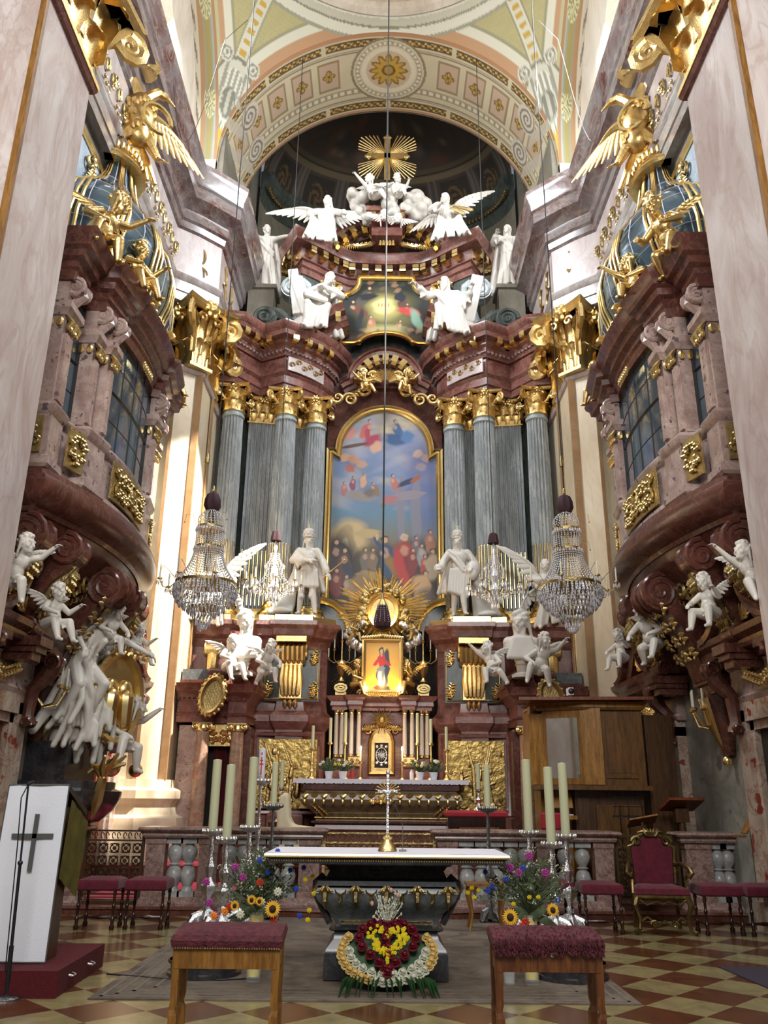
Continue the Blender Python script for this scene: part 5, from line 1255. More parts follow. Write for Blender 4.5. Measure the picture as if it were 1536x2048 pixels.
for q in (-1, 1):
    sd = 'left' if q < 0 else 'right'; x = q*.43
    t = thing('low_candlestick', 'short brass candlestick with burning candle, %s of the tabernacle door' % sd, 'candlestick', (x, 17.75, 1.926))
    obj('stem', MB().lathe([(.07, 0), (.06, .02), (.02, .05), (.018, .3), (.04, .34), (.04, .36)], n=12), M['golds'], t)
    t2 = thing('lit_candle', 'burning candle glowing white, %s of the tabernacle door' % sd, 'candle', (x, 17.75, 2.29))
    obj('wax', MB().lathe([(.018, 0), (.018, .2)], n=10), M['waxw'], t2); obj('flame', MB().ell((0, 0, .25), (.02, .02, .05)), M['flame'], t2)
    point('candle_light', (x, 17.62, 2.56), 11, (1, .62, .28), .04)
    for j, dx in enumerate((.78, 1.06)):
        xx = q*dx-(0.0 if q > 0 else .0); nm = ('inner', 'outer')[j]
        pt = thing('flower_pot', 'small white pot, %s one on the %s half of the high altar' % (nm, sd), 'pot', (xx, 17.5, 1.926))
        obj('pot', MB().lathe([(.06, 0), (.085, .13), (.09, .15), (.08, .15), (.05, .05)], n=16), M['linen'], pt)
        bq = thing('white_bouquet', 'bunch of cream flowers in the %s white pot, %s half of high altar' % (nm, sd), 'flowers', (xx, 17.5, 2.06))
        o = MB(); rr = random.Random(j+q*3)
        for k in range(46):
            a, e = rr.uniform(0, 2*PI), rr.uniform(.1, 1.4); r_ = rr.uniform(.12, .25); p = V((math.cos(a)*math.cos(e)*r_*1.2, math.sin(a)*math.cos(e)*r_, .05+math.sin(e)*r_)); o.tube([(0, 0, 0), p*.6, p], [.006, .012, .02], 4, flat=.4)
        tag(obj('foliage', o, M['leafg'], bq), kind='stuff')
        for k in range(9):
            a, e = rr.uniform(0, 2*PI), rr.uniform(.3, 1.4); p = V((math.cos(a)*math.cos(e)*.2, math.sin(a)*math.cos(e)*.16-.03, .07+math.sin(e)*.17)); obj('bloom', MB().ell(p, (.036, .036, .03), nu=8, nv=6), M['waxw'] if k % 3 else M['yellowf'], bq)
for (x, lab, mt, nm, cat) in ((-.6, 'small red glass vigil light on the high altar, left of the tabernacle', 'redcloth', 'vigil_light', 'candle'), (.62, 'little white bottle on the high altar, right of the tabernacle', 'linen', 'bottle', 'bottle')):
    tag(obj(nm, MB().lathe([(.04, 0), (.042, .14), (.02, .18), (.02, .2)], (x, 17.6, 1.926), 14), M[mt]), lab, cat)
def crown(t, z, s=1.0, x=0, y=-.03, mat='white', tilt=(0, 0, 0)):
    o = MB().lathe([(.10, 0), (.115, .01), (.115, .04), (.105, .05), (.12, .10), (.115, .16), (.08, .20), (.02, .22)], n=18)
    for k in range(8): a = k*PI/4; o.ell((.115*math.cos(a), .115*math.sin(a), .07), .02, nu=6, nv=4)
    obj('crown', o, M[mat], t, loc=(x, y, z), rot=tilt, scale=s)
    g = MB().ell((0, 0, .24), .022).box((-.008, -.008, .25), (.008, .008, .31)).box((-.022, -.008, .275), (.022, .008, .29)); g.tube([(.115*math.cos(a), 0, .05+.17*math.sin(a)) for a in [PI*k/8 for k in range(9)]], .008, 5)
    obj('gilt_cross', g, M['golds'], t, loc=(x, y, z), rot=tilt, scale=s)
def exL(mb, J):
    rnd = random.Random(2)
    for k in range(9): mb.cone((-.22-.02*k, .05, 1.1-.05*k), (-.28-.03*k, .02-.02*k, .25), .05, .06, 7); mb.cone((-.28-.03*k, .02-.02*k, .25), (-.34-.045*k, -.06-.02*k, .05), .06, .07, 7)
    mb.ell((-.45, -.2, .07), (.2, .12, .07)); mb.ell((.1, -.26, 1.12), (.14, .09, .04)); mb.ell((.08, -.28, 1.18), (.08, .06, .05))
    for k in range(6): mb.cone((-.16+.07*k, -.12, .92), (-.2+.085*k, -.15, .62), .04, .05, 7)
    mb.cone((-.1, -.06, .48), (-.1, -.1, .4), .07, .07); mb.cone((.12, -.1, .48), (.12, -.12, .4), .07, .07)
kL = figure(dict(elL=(-.3, -.08, 1.18), haL=(.0, -.27, 1.12), elR=(.32, -.04, 1.16), haR=(.44, -.22, .86), dR=(.4, -.3, -.6), knL=(-.1, -.08, .5), ftL=(-.14, -.06, .06), knR=(.14, -.1, .5), ftR=(.2, -.14, .06)), look=(.25, -1, -.12), beard=1, hair=1.6, robe=None, extra=exL, seed=3, smooth=2)
t = put_figure('king_statue', 'white marble statue of a bearded crowned king with sceptre, left of the main painting', kL, at(610, 1258, Y=18.62)*1.0, scale=1.12, cat='statue'); t.location.z = 5.47
crown(t, 1.68); t['label'] = 'white marble statue of a bearded crowned king with lowered sceptre, left of main painting'
obj('sceptre', MB().cone((.34, -.22, .78), (.78, -.34, 1.12), .014, .01, 6).ell((.78, -.34, 1.12), .03), M['gold'], t)
def exR(mb, J):
    for k in range(9): mb.cone((.26, .04+.01*k, 1.25-.04*k), (.34+.02*k, -.02-.02*k, .85-.02*k), .06, .07, 7); mb.cone((.3, .08-.02*k, .8), (.34+.055*k, .04-.02*k, .06), .06, .07, 7)
    mb.ell((.28, -.2, .98), (.15, .12, .2)); mb.ell((.26, -.26, .86), (.10, .08, .12)); mb.ell((.6, -.1, .06), (.24, .12, .07))
    for k in range(7): mb.cone((-.17+.055*k, -.12, 1.0), (-.22+.06*k, -.16, .55-.02*k), .038, .05, 7)
    mb.ell((-.44, -.2, 1.0), (.10, .10, .10))
kR = figure(dict(elL=(-.34, -.05, 1.16), haL=(-.42, -.2, .9), dL=(-.05, -.4, .25), elR=(.36, 0, 1.14), haR=(.24, -.24, 1.02), hd=(-.02, -.05, 1.62), knR=(.06, -.14, .5), ftR=(.1, -.2, .06)), look=(-.3, -1, -.25), beard=1.2, hair=1.7, robe=None, extra=exR, seed=4, smooth=2)
t = put_figure('king_statue', 'white marble statue of a crowned king holding an orb, right of the main painting', kR, V((0, 0, 0)), scale=1.12); t.location = at(920, 1262, Y=18.62); t.location.z = 5.47
crown(t, 1.68, x=-.02)
def exSL(mb, J):
    mb.obox((-.5, -.05, 1.05), (.1, .05, .5), ry=R(-8)); mb.obox((-.36, -.08, .95), (.12, .04, .42), ry=R(-18))
    for k in range(8): mb.cone((-.1-.04*k, .05, .9-.05*k), (-.3-.05*k, -.05, .35-.02*k), .06, .06, 7)
    for k in range(7): mb.cone((.1, -.1, 1.2-.05*k), (-.25+.06*k, -.3, .82-.02*k), .045, .05, 7)
sLm = figure(dict(pel=(-.05, 0, .60), ch=(.05, -.06, .95), hd=(.16, -.12, 1.30), shL=(-.16, -.02, 1.06), shR=(.24, -.04, 1.10), elL=(-.26, -.2, .92), haL=(.12, -.36, 1.02), elR=(.38, -.18, .88), haR=(.1, -.36, .94), knL=(-.22, -.42, .58), ftL=(-.24, -.36, .1), knR=(.16, -.44, .5), ftR=(.04, -.5, .02)), look=(.6, -.8, -.35), beard=1, hair=1.7, robe='seat', extra=exSL, seed=6, smooth=2)
def place(t, px, py, Y, dz=0):
    p = at(px, py, Y=Y); t.location = (p.x, p.y, p.z+dz); return t
t = put_figure('seated_evangelist', 'white seated bearded statue leaning to the right on the left broken pediment', sLm, (0, 0, 0), scale=1.42); place(t, 640, 676, 19.25, -.12)
def exSR(mb, J):
    mb.obox((.5, -.02, 1.0), (.12, .05, .52), ry=R(12))
    for k in range(8): mb.cone((.1+.04*k, .05, .9-.05*k), (.34+.05*k, -.05, .3-.02*k), .06, .06, 7)
    for k in range(6): mb.cone((-.15, -.08, 1.05-.06*k), (.3, -.22, .85-.04*k), .04, .05, 7)
sRm = figure(dict(pel=(0, 0, .60), ch=(0, -.03, .95), hd=(-.04, -.05, 1.33), shL=(-.2, -.02, 1.10), shR=(.2, -.02, 1.10), elL=(-.4, -.14, .96), haL=(-.56, -.32, 1.06), dL=(-.6, -.2, .4), elR=(.38, -.1, .88), haR=(.42, -.3, .98), dR=(.1, -.2, .5), knL=(-.2, -.42, .58), ftL=(-.16, -.46, .08), knR=(.2, -.42, .56), ftR=(.3, -.34, .04)), look=(-.35, -1, .15), beard=1, hair=1.3, robe='seat', extra=exSR, seed=8, smooth=2)
t = put_figure('seated_evangelist', 'white seated bald bearded statue with outstretched hand on the right broken pediment', sRm, (0, 0, 0), scale=1.42); place(t, 895, 682, 19.25, -.12)
aL = figure(dict(pel=(0, 0, .30), ch=(-.02, -.04, .64), hd=(.0, -.06, .98), shL=(-.19, 0, .76), shR=(.17, 0, .76), elL=(-.36, -.12, .62), haL=(-.3, -.3, .42), elR=(.34, -.12, .62), haR=(.38, -.32, .5), knL=(-.26, -.38, .26), ftL=(-.36, -.4, -.2), knR=(.14, -.42, .2), ftR=(.18, -.46, -.34)), look=(-.5, -.9, -.1), hair=1.3, cloak=False, robe='seat', seed=12, smooth=2)
t = put_figure('seated_angel', 'white winged angel seated on the upper left cornice, wing spread to the left', aL, (0, 0, 0), scale=1.32); place(t, 652, 490, 19.35, .12)
w_ = MB(); wing(w_, (-.12, .12, .72), (-.95, .2, .95), n=10, w=.36); obj('wing', w_, M['white'], t); w_ = MB(); wing(w_, (.12, .12, .72), (.50, .2, .90), n=9, w=.42); obj('wing', w_, M['white'], t)
aR = figure(dict(pel=(0, 0, .30), ch=(.0, -.06, .64), hd=(-.02, -.1, .98), shL=(-.18, 0, .76), shR=(.18, 0, .76), elL=(-.32, -.16, .66), haL=(-.16, -.36, .64), elR=(.34, -.14, .6), haR=(.16, -.34, .56), knL=(-.16, -.42, .2), ftL=(-.24, -.42, -.32), knR=(.24, -.36, .28), ftR=(.36, -.38, -.12)), look=(-.2, -1, -.15), hair=1.3, cloak=False, robe='seat', seed=13, smooth=2)
t = put_figure('seated_angel', 'white winged angel with gilt pipes seated on the upper right cornice, wing raised', aR, (0, 0, 0), scale=1.32); place(t, 893, 486, 19.35, .10)
w_ = MB(); wing(w_, (.12, .12, .72), (.72, .2, 1.34), n=10, w=.36); obj('wing', w_, M['white'], t); w_ = MB(); wing(w_, (-.12, .12, .72), (-.5, .2, .62), n=8, w=.3); obj('wing', w_, M['white'], t)
obj('gilt_pipes', MB().cone((.05, -.38, .58), (.5, -.4, .46), .02, .04, 8).cone((.1, -.42, .5), (.34, -.4, .36), .05, .03, 8), M['golds'], t)
def clouds(name, label, spots, seed, mat='whitem'):
    rnd = random.Random(seed); b = MB(); c0_ = None
    for (px, py, Y, r_) in spots:
        p = at(px, py, Y=Y); c0_ = c0_ or p.copy()
        for k in range(9): b.ell(p-c0_+V((rnd.uniform(-r_, r_)*.8, rnd.uniform(-.2, .2), rnd.uniform(-r_, r_)*.7)), r_*rnd.uniform(.4, .75), nu=12, nv=9)
    t = thing(name, label, 'cloud', c0_); sculpt('cloud_mass', b, M[mat], .03, 3, t); return t
clouds('stucco_cloud', 'sculpted white cloud bank left of the paired cherubs at the summit', [(718, 402, 19.8, .3), (722, 425, 19.7, .25), (740, 440, 19.6, .2)], 1)
clouds('stucco_cloud', 'sculpted pinkish-white cloud bank right of the paired cherubs at the summit', [(835, 405, 19.8, .36), (828, 428, 19.7, .28), (812, 420, 19.6, .2)], 2)
clouds('stucco_cloud', 'sculpted cloud column directly under the paired cherubs at the summit', [(778, 400, 19.6, .25), (780, 425, 19.5, .25)], 3)
place(make_cherub('cherub_statue', 'left white cherub of the pair seated beneath the gilded cross', (0, 0, 0), R(-10), 2, scale=1.1), 750, 398, 19.3)
place(make_cherub('cherub_statue', 'right white cherub of the pair seated beneath the gilded cross', (0, 0, 0), R(10), 0, scale=1.0), 793, 396, 19.35)
for (px, py, s_, lb) in ((768, 432, 1.0, 'winged cherub head, left one on the front of the summit cloud'), (795, 438, .95, 'winged cherub head, right one on the front of the summit cloud')):
    p = at(px, py, Y=19.1); t = thing('winged_cherub', 'white '+lb, 'statue', p); b = MB(); head_geo(b, (0, 0, 0), (0, -1, -.2), s=1.35, hair=1.1, seed=int(px)); sculpt('head', b, M['white'], .012, 2, t)
    b = MB(); [wing(b, (q*.06, .05, -.05), (q*.34, .08, .02 if q > 0 else .12), n=7, w=.2) for q in (-1, 1)]; obj('wings', b, M['white'], t)
p = at(774, 362, Y=19.8); t = thing('gilded_cross', 'gilded cross with long golden rays rising above the altar summit', 'cross', p)
b = MB().box((-.09, -.04, 0), (.09, .04, 1.55)).box((-.5, -.04, .82), (.5, .04, 1.0))
for (x, z) in ((0, 1.6), (-.55, .91), (.55, .91)): b.ell((x, 0, z), (.1, .05, .1)); [b.ell((x+.09*math.cos(a), 0, z+.09*math.sin(a)), .045, nu=6, nv=5) for a in (0, PI/2, PI, -PI/2)]
obj('cross_beams', b, M['goldd'], t)
b = MB(); rnd = random.Random(2)
for q in range(4):
    c_ = PI/4+q*PI/2
    for k in range(9):
        a = c_+(k-4)*.11; L = (1.12-.05*abs(k-4))*(1 if q % 2 else 1.0); w0 = .012
        b.tube([(.12*math.cos(a), .03, .91+.12*math.sin(a)), (L*math.cos(a), .03, .91+L*.92*math.sin(a))], [w0, .02], 4)
obj('rays', b, M['gold'], t)
for sg, (px, py), lb in ((-1, (528, 555), 'white robed statue with outstretched arm before the bright left apse window'), (1, (1018, 555), 'white robed statue half hidden by the right cornice before the apse window')):
    me = figure(dict(elR=(.42, -.1, 1.40), haR=(.66, -.2, 1.36), dR=(.5, -.1, -.1), elL=(-.3, .05, 1.15), haL=(-.2, -.2, 1.0)), look=(.5, -.8, 0), hair=1.4, bare_arms=True, seed=20, smooth=2) if sg < 0 else figure(dict(elL=(-.34, -.1, 1.2), haL=(-.3, -.3, 1.3), elR=(.3, 0, 1.1)), look=(-.5, -.8, 0), hair=1.4, seed=21, smooth=2)
    t = put_figure('robed_statue', lb, me, (0, 0, 0), scale=1.25); place(t, px, py, 19.9, -.45)
    loc = t.location
    st = MB().box((-.36, -.3, -1.45), (.36, .4, 0)).box((-.42, -.36, -.12), (.42, .46, 0)); o = obj('plinth', st, M['olive'], t, scale=.8)
def aedicule(sg):
    sd = 'left' if sg < 0 else 'right'
    lab = 'small marble doorway with broken pediment and oval gilt medallion, %s of the high altar' % sd
    t = thing('aedicule', lab, 'doorway', (sg*3.4, 17.6, .42))
    X = lambda x: sg*x
    b = MB(); b.box((X(3.62), 17.45, .42), (X(4.15), 18.3, 2.95)); obj('pier', b, M['pink'], t, world=True)
    b = MB().box((X(2.72), 17.75, .42), (X(3.1), 18.4, 2.95)); obj('back_pier', b, M['redd'], t, world=True)
    mk = marble('mottled_column_'+sd, hexc('#8d7360'), hexc('#b99c84'), hexc('#a04f3a'), 2.5, 4, .6, .25)
    obj('column', MB().lathe([(.2, 0), (.2, .1), (.17, .14), (.17, .2), (.15, .22), (.15, 1.2), (.13, 2.42)], (X(2.98), 17.62, .42), 20), mk, t, world=True)
    obj('column', MB().lathe([(.2, 0), (.2, .1), (.17, .14), (.17, .2), (.15, .22), (.15, 1.2), (.13, 2.42)], (X(3.66), 17.45, .42), 20), mk, t, world=True)
    for x, y in ((2.98, 17.62), (3.66, 17.45)):
        o = MB().lathe([(.13, 2.4), (.17, 2.43), (.15, 2.47), (.16, 2.56)], (X(x), y, .42), 14)
        for q in (-1, 1): o.merge(volute(MB(), (0, 0, 0), .075, .26, 1.6, 'y'), Matrix.Translation((X(x)+q*.15, y, 2.93)))
        o.box((X(x)-.2, y-.18, 2.97), (X(x)+.2, y+.18, 3.0)); obj('ionic_capital', o, M['golds'], t, world=True)
    pl = [(-4.2, 17.3), (-3.5, 17.3), (-3.45, 17.6), (-3.2, 17.6), (-3.18, 17.45), (-2.8, 17.45), (-2.75, 18.3)]
    if sg > 0: pl = [(-x, y) for x, y in pl]
    fl = -1 if sg < 0 else 1
    obj('entablature', MB().mould(pl, [(-.6, 3.0), (0, 3.0), (.0, 3.12), (.05, 3.16), (.0, 3.2), (.0, 3.42), (.05, 3.46), (.1, 3.55), (.2, 3.6), (.22, 3.68), (.28, 3.76), (-.6, 3.8)], flip=fl), M['red'], t, world=True)
    o = MB(); [o.box((x*sg-.03, y-.07, 3.45), (x*sg+.03, y, 3.53)) for x, y in [(4.15-k*.1, 17.3) for k in range(7)]+[(3.15-k*.1, 17.45) for k in range(4)]]; tag(obj('dentils', o, M['redd'], t, world=True), kind='stuff')
    obj('curtain', MB().grid(lambda u, v: (X(3.2+.28*u), 17.85+.03*math.sin(u*30), .42+2.2*v), 30, 2), M['curtain'], t, world=True)
    obj('door_recess', MB().box((X(3.12), 17.95, .42), (X(3.62), 18.0, 2.75)), M['dark'], t, world=True)
    obj('relief', ornament(MB().box((X(3.12), 17.62, 2.55), (X(3.62), 17.7, 2.98)), lambda u, v: ((X(3.37)+u, 17.60, 2.76+v), (0, -1, 0)), .46, .4, 4, 5, .022), M['gold'], t, world=True)
    pts = arc(X(3.45), 3.55, .78, 82 if sg > 0 else 98, 15 if sg > 0 else 165, 12) if False else None
    for k_, (a0, a1, cx_) in enumerate(((72, 18, 2.98), )):
        pp_ = [(X(3.25)-sg*.72*math.cos(R(a)), 3.62+.62*math.sin(R(a))) for a in range(10, 80, 6)]
        obj('pediment_scroll', arcm(pp_, [(-.16, -.5), (-.16, .02), (-.08, .05), (-.05, .14), (.02, .16), (.04, -.5)], 17.5, flip=(-1 if sg < 0 else 1)).merge(volute(MB(), (0, 0, 0), .13, .5, 1.8, 'y', tr=.02), Matrix.Translation((X(3.12), 17.6, 4.06))), M['redd'], t, world=True)
    obj('pediment_scroll', MB().box((X(3.5), 17.35, 3.78), (X(4.2), 18.2, 3.86)).merge(volute(MB(), (0, 0, 0), .15, .4, 1.6, 'x', tr=.02), Matrix.Translation((X(3.42), 17.5, 4.0))), M['redd'], t, world=True)
    obj('slate_slab', MB().box((X(3.55), 17.5, 3.86), (X(4.2), 18.2, 4.1)), M['stone_mid'], t, world=True)
    md_ = MB().merge(arcm(arc(0, 0, .21, 0, 360, 30, ry=.36)[:-1], [(-.05, 0), (-.05, .06), (0, .1), (.06, .05), (.06, 0)], 0, closed=True, flip=-1)); md_.merge(MB().prism(arc(0, 0, .2, 0, 360, 24, ry=.34)[:-1], .03))
    for k in range(20): a = k*PI/10; md_.ell((.26*math.cos(a), -.05, .42*math.sin(a)), .035, nu=6, nv=5)
    md_.xf(Matrix.Translation((X(3.42), 16.97, 3.5)) @ Matrix.Rotation(R(-sg*14), 4, 'Y')); obj('gilt_medallion', md_, M['goldd'], t, world=True)
for sg in (-1, 1): aedicule(sg)
def bust(label, px, py, Y, beard, look, sc, seed):
    b = MB(); head_geo(b, (0, 0, .52), look, s=1.25, beard=beard, hair=1.6, seed=seed); b.cone((0, 0, .3), (0, 0, .44), .08, .07); b.ell((0, 0, .2), (.24, .13, .17)); b.cone((-.16, 0, .26), (.16, 0, .26), .08, .08)
    for k in range(9): b.cone((-.1+.025*k, -.09, .3), (-.19+.047*k, -.11, .05), .03, .035, 6)
    b.cone((0, 0, .08), (0, 0, -.06), .12, .07)
    p = at(px, py, Y=Y); t = thing('marble_bust', label, 'statue', p, scale=sc); sculpt('bust', b, M['white'], .013, 2, t)
    obj('socle', MB().lathe([(.14, -.2), (.14, -.16), (.07, -.12), (.08, -.05), (.1, -.03)], n=16), M['whitem'], t); return t
bust('white bearded marble bust held up by a cherub over the left doorway', 486, 1322, 17.2, 1, (.5, -.8, -.1), 1.55, 31)
bust('white long-bearded marble bust held up by a cherub over the right doorway', 1044, 1325, 17.2, 1.3, (-.5, -.8, -.1), 1.6, 32)
ch_spots = [(458, 1345, 17.0, 0, 35, 1.0, 'white cherub steadying the bearded bust over the left doorway'), (528, 1350, 17.05, 3, 30, .9, 'small white winged cherub perched on the scroll right of the left bust'),
    (1080, 1350, 17.0, 1, -10, 1.1, 'white cherub leaning against the long-bearded bust over the right doorway'), (990, 1352, 17.05, 2, -30, .95, 'small white winged cherub with raised arm left of the right bust')]
for (px, py, Y, kd, rz, sc, lb) in ch_spots: place(make_cherub('cherub_statue', lb, (0, 0, 0), R(rz), kd, scale=sc), px, py, Y)
for sg, (px, py), lb in ((-1, (430, 1215), 'white stucco angel seated by the outermost left column base, wing upright'), (1, (1095, 1215), 'white stucco angel seated by the outermost right column base, partly behind the chandelier')):
    t = put_figure('seated_angel', lb, aL if sg < 0 else aR, (0, 0, 0), scale=1.15); place(t, px, py, 18.35); t.location.z = 5.5
    w_ = MB(); wing(w_, (-sg*.12, .12, .7), (-sg*.62, .12, 1.3), n=8, w=.3); wing(w_, (-sg*.12, .12, .6), (-sg*.5, .14, .1), up=(-sg, 0, 0), n=8, w=.2); obj('wing', w_, M['white'], t)
def oratory(sg):
    sd = 'left' if sg < 0 else 'right'
    X = lambda x: -sg*-1*x if False else sg*abs(x) if x >= 0 else sg*abs(x)
    t = thing('oratory_bay', 'projecting marble oratory with dark windows and gilt-ribbed glass dome, high on the %s wall' % sd, 'oratory', (sg*5.0, 13, 5.0))
    def lx(y): return 4.08+.44*((y-13)/2.95)**2
    fl = -1 if sg > 0 else 1
    def plan(off=0, y0=10.05, y1=15.95, n=22):
        pts = [(sg*5.12, y0-off), (sg*(lx(y0)-off), y0-off)]+[(sg*(lx(y0+(y1-y0)*i/n)-off), y0+(y1-y0)*i/n) for i in range(1, n)]+[(sg*(lx(y1)-off), y1+off), (sg*5.12, y1+off)]
        return list(reversed(pts))   # travel towards the viewer
    def bplan(off=0):
        k = [(5.12, 9.95-off), (4.42-off, 9.95-off), (4.42-off, 10.45), (4.50-off, 10.5), (4.42-off, 10.9), (4.22-off, 10.92), (4.14-off, 11.6), (4.28-off, 11.68)]
        mid = [(lx(y)+.05-off, y) for y in (12, 12.5, 13, 13.5, 14)]
        kk = [(a, 26-b) for a, b in reversed(k)]
        return [(sg*a, b) for a, b in reversed(k+mid+kk)]
    obj('floor_slab', MB().mould(plan(), [(-.5, 5.0), (.02, 5.0), (.05, 5.06), (.18, 5.12), (.27, 5.22), (.29, 5.34), (.25, 5.44), (.14, 5.5), (.12, 5.58), (-.3, 5.6)], flip=fl), M['redd'], t, world=True)
    b = MB(); pl = plan(.0)
    rows = [(1.0, 5.02), (.93, 4.9), (.82, 4.78), (.6, 4.6), (.42, 4.3), (.3, 3.9), (.12, 3.6)]
    vs = []
    for (k, z) in rows:
        for (x, y) in pl: vs.append((sg*5.1+(x-sg*5.1)*k, 13+(y-13)*(k*.7+.3 if k > .5 else k*1.3), z))
    n = len(pl); fs = [(i*n+j, i*n+j+1, (i+1)*n+j+1, (i+1)*n+j) for i in range(len(rows)-1) for j in range(n-1)]
    obj('underside', b.add(vs, fs), M['redd'], t, world=True)
    for k, (y, r_, dx) in enumerate(((10.25, .30, 4.55), (11.15, .27, 4.32), (14.85, .25, 4.32), (15.75, .26, 4.5))):
        b = MB(); volute(b, (0, 0, 0), r_, .42, 2.3, 'y', a0=PI/2 if sg < 0 else PI/2, dirn=sg, tr=.04)
        q = sg
        prof = [(0, .28), (q*.5, .25), (q*.6, -.3), (q*.62, -1.15), (q*.42, -1.15), (q*.3, -.75), (q*.12, -.45), (-q*.12, -.25)]
        b.merge(MB().prism(prof, .36, Matrix.Translation((0, -.18, 0)))); volute(b, (q*.36, 0, -1.05), .14, .42, 1.6, 'y', tr=.025)
        b.box((q*.12, -.26, -1.32), (q*.7, .26, -1.2)).box((q*.18, -.22, -1.4), (q*.7, .22, -1.32)).box((q*.24, -.18, -1.5), (q*.7, .18, -1.4))
        b.xf(Matrix.Translation((sg*dx, y, 4.72))); br = obj('scroll_bracket', b, M['redd'], t, world=True)
        o = MB()
        for j in range(7): leafspray(o, (-q*.05+q*.06*j, -.12, -.36-.09*j), (-q*.05+q*.06*j, .12, -.38-.09*j), 3, .12, (-q, 0, -.3), j)
        o.tube([(-q*.12, 0, -.2), (q*.1, 0, -.5), (q*.3, 0, -.85)], [.06, .12, .05], 6)
        o.xf(Matrix.Translation((sg*dx, y, 4.72))); off = o
        off.v = [(v[0]-t.location.x, v[1]-t.location.y, v[2]-t.location.z) for v in off.v]; obj('gilt_acanthus', off, M['goldd'], br)
    b = MB(); volute(b, (0, -.22, 0), .34, .3, 2.2, 'y', dirn=sg, tr=.045); volute(b, (0, .22, 0), .34, .3, 2.2, 'y', dirn=sg, tr=.045)
    b.merge(MB().prism([(0, .3), (sg*.9, .3), (sg*.9, -1.3), (sg*.55, -1.3), (sg*.4, -.8), (sg*.1, -.3)], .7, Matrix.Translation((0, -.35, 0))))
    b.xf(Matrix.Translation((sg*4.18, 13, 4.55))); cen = obj('scroll_bracket', b, M['redd'], t, world=True)
    o = MB(); rr = random.Random(6)
    for j in range(4):
        for w_ in (-.3, 0, .3): leafspray(o, (sg*(4.2+.12*j), 13+w_*1.2, 4.4-.22*j), (sg*(4.26+.13*j), 13+w_*1.4, 4.26-.22*j), 2, .13, (-sg, 0, -.5), j)
    for w_ in (-1, 1):
        for j in range(5):
            yy, zz = 13+w_*(.5+.32*j), 4.5-.12*j; o.tube([(sg*(4.45+.04*j), yy+.2*math.cos(k*.5)*(1-k/18), zz+.16*math.sin(k*.5)*(1-k/18)) for k in range(15)], .035, 5)
            leafspray(o, (sg*(4.45+.04*j), yy, zz-.1), (sg*(4.5+.04*j), yy+w_*.2, zz-.18), 2, .11, (-sg*.5, 0, -1), j)
    tag(obj('gilt_acanthus', o, M['goldd'], t, world=True), kind='stuff')
    b = MB().box((sg*4.75, 12.55, 3.2), (sg*5.1, 13.45, 3.32)).box((sg*4.8, 12.6, 3.05), (sg*5.1, 13.4, 3.2)).lathe([(.01, -.75), (.1, -.7), (.16, -.45), (.3, 0), (.3, .2)], (sg*5.05, 13, 2.9), 14)
    obj('corbel', b, M['redd'], t, world=True)
    o = MB(); [o.tube([(sg*(4.74), 13+k*.08, 3.0), (sg*4.84, 13+k*.05, 2.6), (sg*4.98, 13, 2.2)], [.04, .04, .01], 5) for k in (-2, -1, 0, 1, 2)]; o.ell((sg*5.0, 13, 2.12), .08); obj('gilt_pendant', o, M['golds'], t, world=True)
    obj('parapet', MB().mould(bplan(), [(-.25, 5.58), (.02, 5.58), (.06, 5.62), (.06, 5.72), (0, 5.76), (0, 6.34), (.04, 6.38), (.07, 6.46), (.03, 6.52), (-.25, 6.54)], flip=fl), M['pink'], t, world=True)
    def panel(y0, y1, xoff, z0=5.76, z1=6.36, seed=1):
        pl_ = [(sg*(lx(y)+xoff-.075), y) for y in [y1+(y0-y1)*i/6 for i in range(7)]]
        o = MB().mould(pl_, [(-.02, z0), (.012, z0), (.012, z1), (-.02, z1)], flip=fl)
        ym, w = (y0+y1)/2, y1-y0
        ornament(o, lambda u, v: ((sg*(lx(ym+u)+xoff-.10), ym+u, (z0+z1)/2+v), (-sg, 0, 0)), w*.95, (z1-z0)*.95, seed, 12 if w > .6 else 4, .024)
        if w > 1: o.tube([(sg*(lx(ym)+xoff-.11), ym+.22*math.cos(a_*.5), (z0+z1)/2+.2*math.sin(a_*.5)) for a_ in range(14)], .028, 6); o.ell((sg*(lx(ym)+xoff-.1), ym, (z0+z1)/2), (.04, .13, .13))
        obj('gilt_panel', o, M['goldd'], t, world=True)
    panel(12.0, 14.0, .05, seed=3); panel(10.47, 10.9, .0, seed=5); panel(15.1, 15.53, .0, seed=6)
    o = MB().box((sg*4.5, 9.90, 5.78), (sg*5.05, 9.94, 6.3)); ornament(o, lambda u, v: ((sg*4.78+u, 9.89, 6.04+v), (0, -1, 0)), .5, .45, 7, 5, .022); obj('gilt_panel', o, M['goldd'], t, world=True)
    def pier(x, y, wx, wy, corner=False):
        b = MB().box((sg*x, y-wy/2, 6.54), (sg*(x+wx), y+wy/2, 8.45)); b.box((sg*(x-.04), y-wy*.3, 6.6), (sg*x, y+wy*.3, 7.62))
        p_ = obj('pier', b, M['pink'], t, world=True)
        o = MB()
        for k in range(5):
            yy = y-wy/2+wy*(k+.5)/5; o.tube([(sg*(x-.03), yy, 7.86), (sg*(x-.09), yy, 7.78), (sg*(x-.06), yy, 7.66+.04*(k % 2))], [.03, .045, .02], 5); o.ell((sg*(x-.06), yy, 7.7), (.035, .04, .05), nu=6, nv=5)
        for k in range(3): xx = x+.05+.13*k; [o.ell((sg*xx, y+q*(wy/2+.03), 7.76), (.05, .04, .08), nu=6, nv=5) for q in (-1, 1)]
        o.v = [(v[0]-t.location.x, v[1]-t.location.y, v[2]-t.location.z) for v in o.v]; obj('gilt_capital', o, M['gold'], p_)
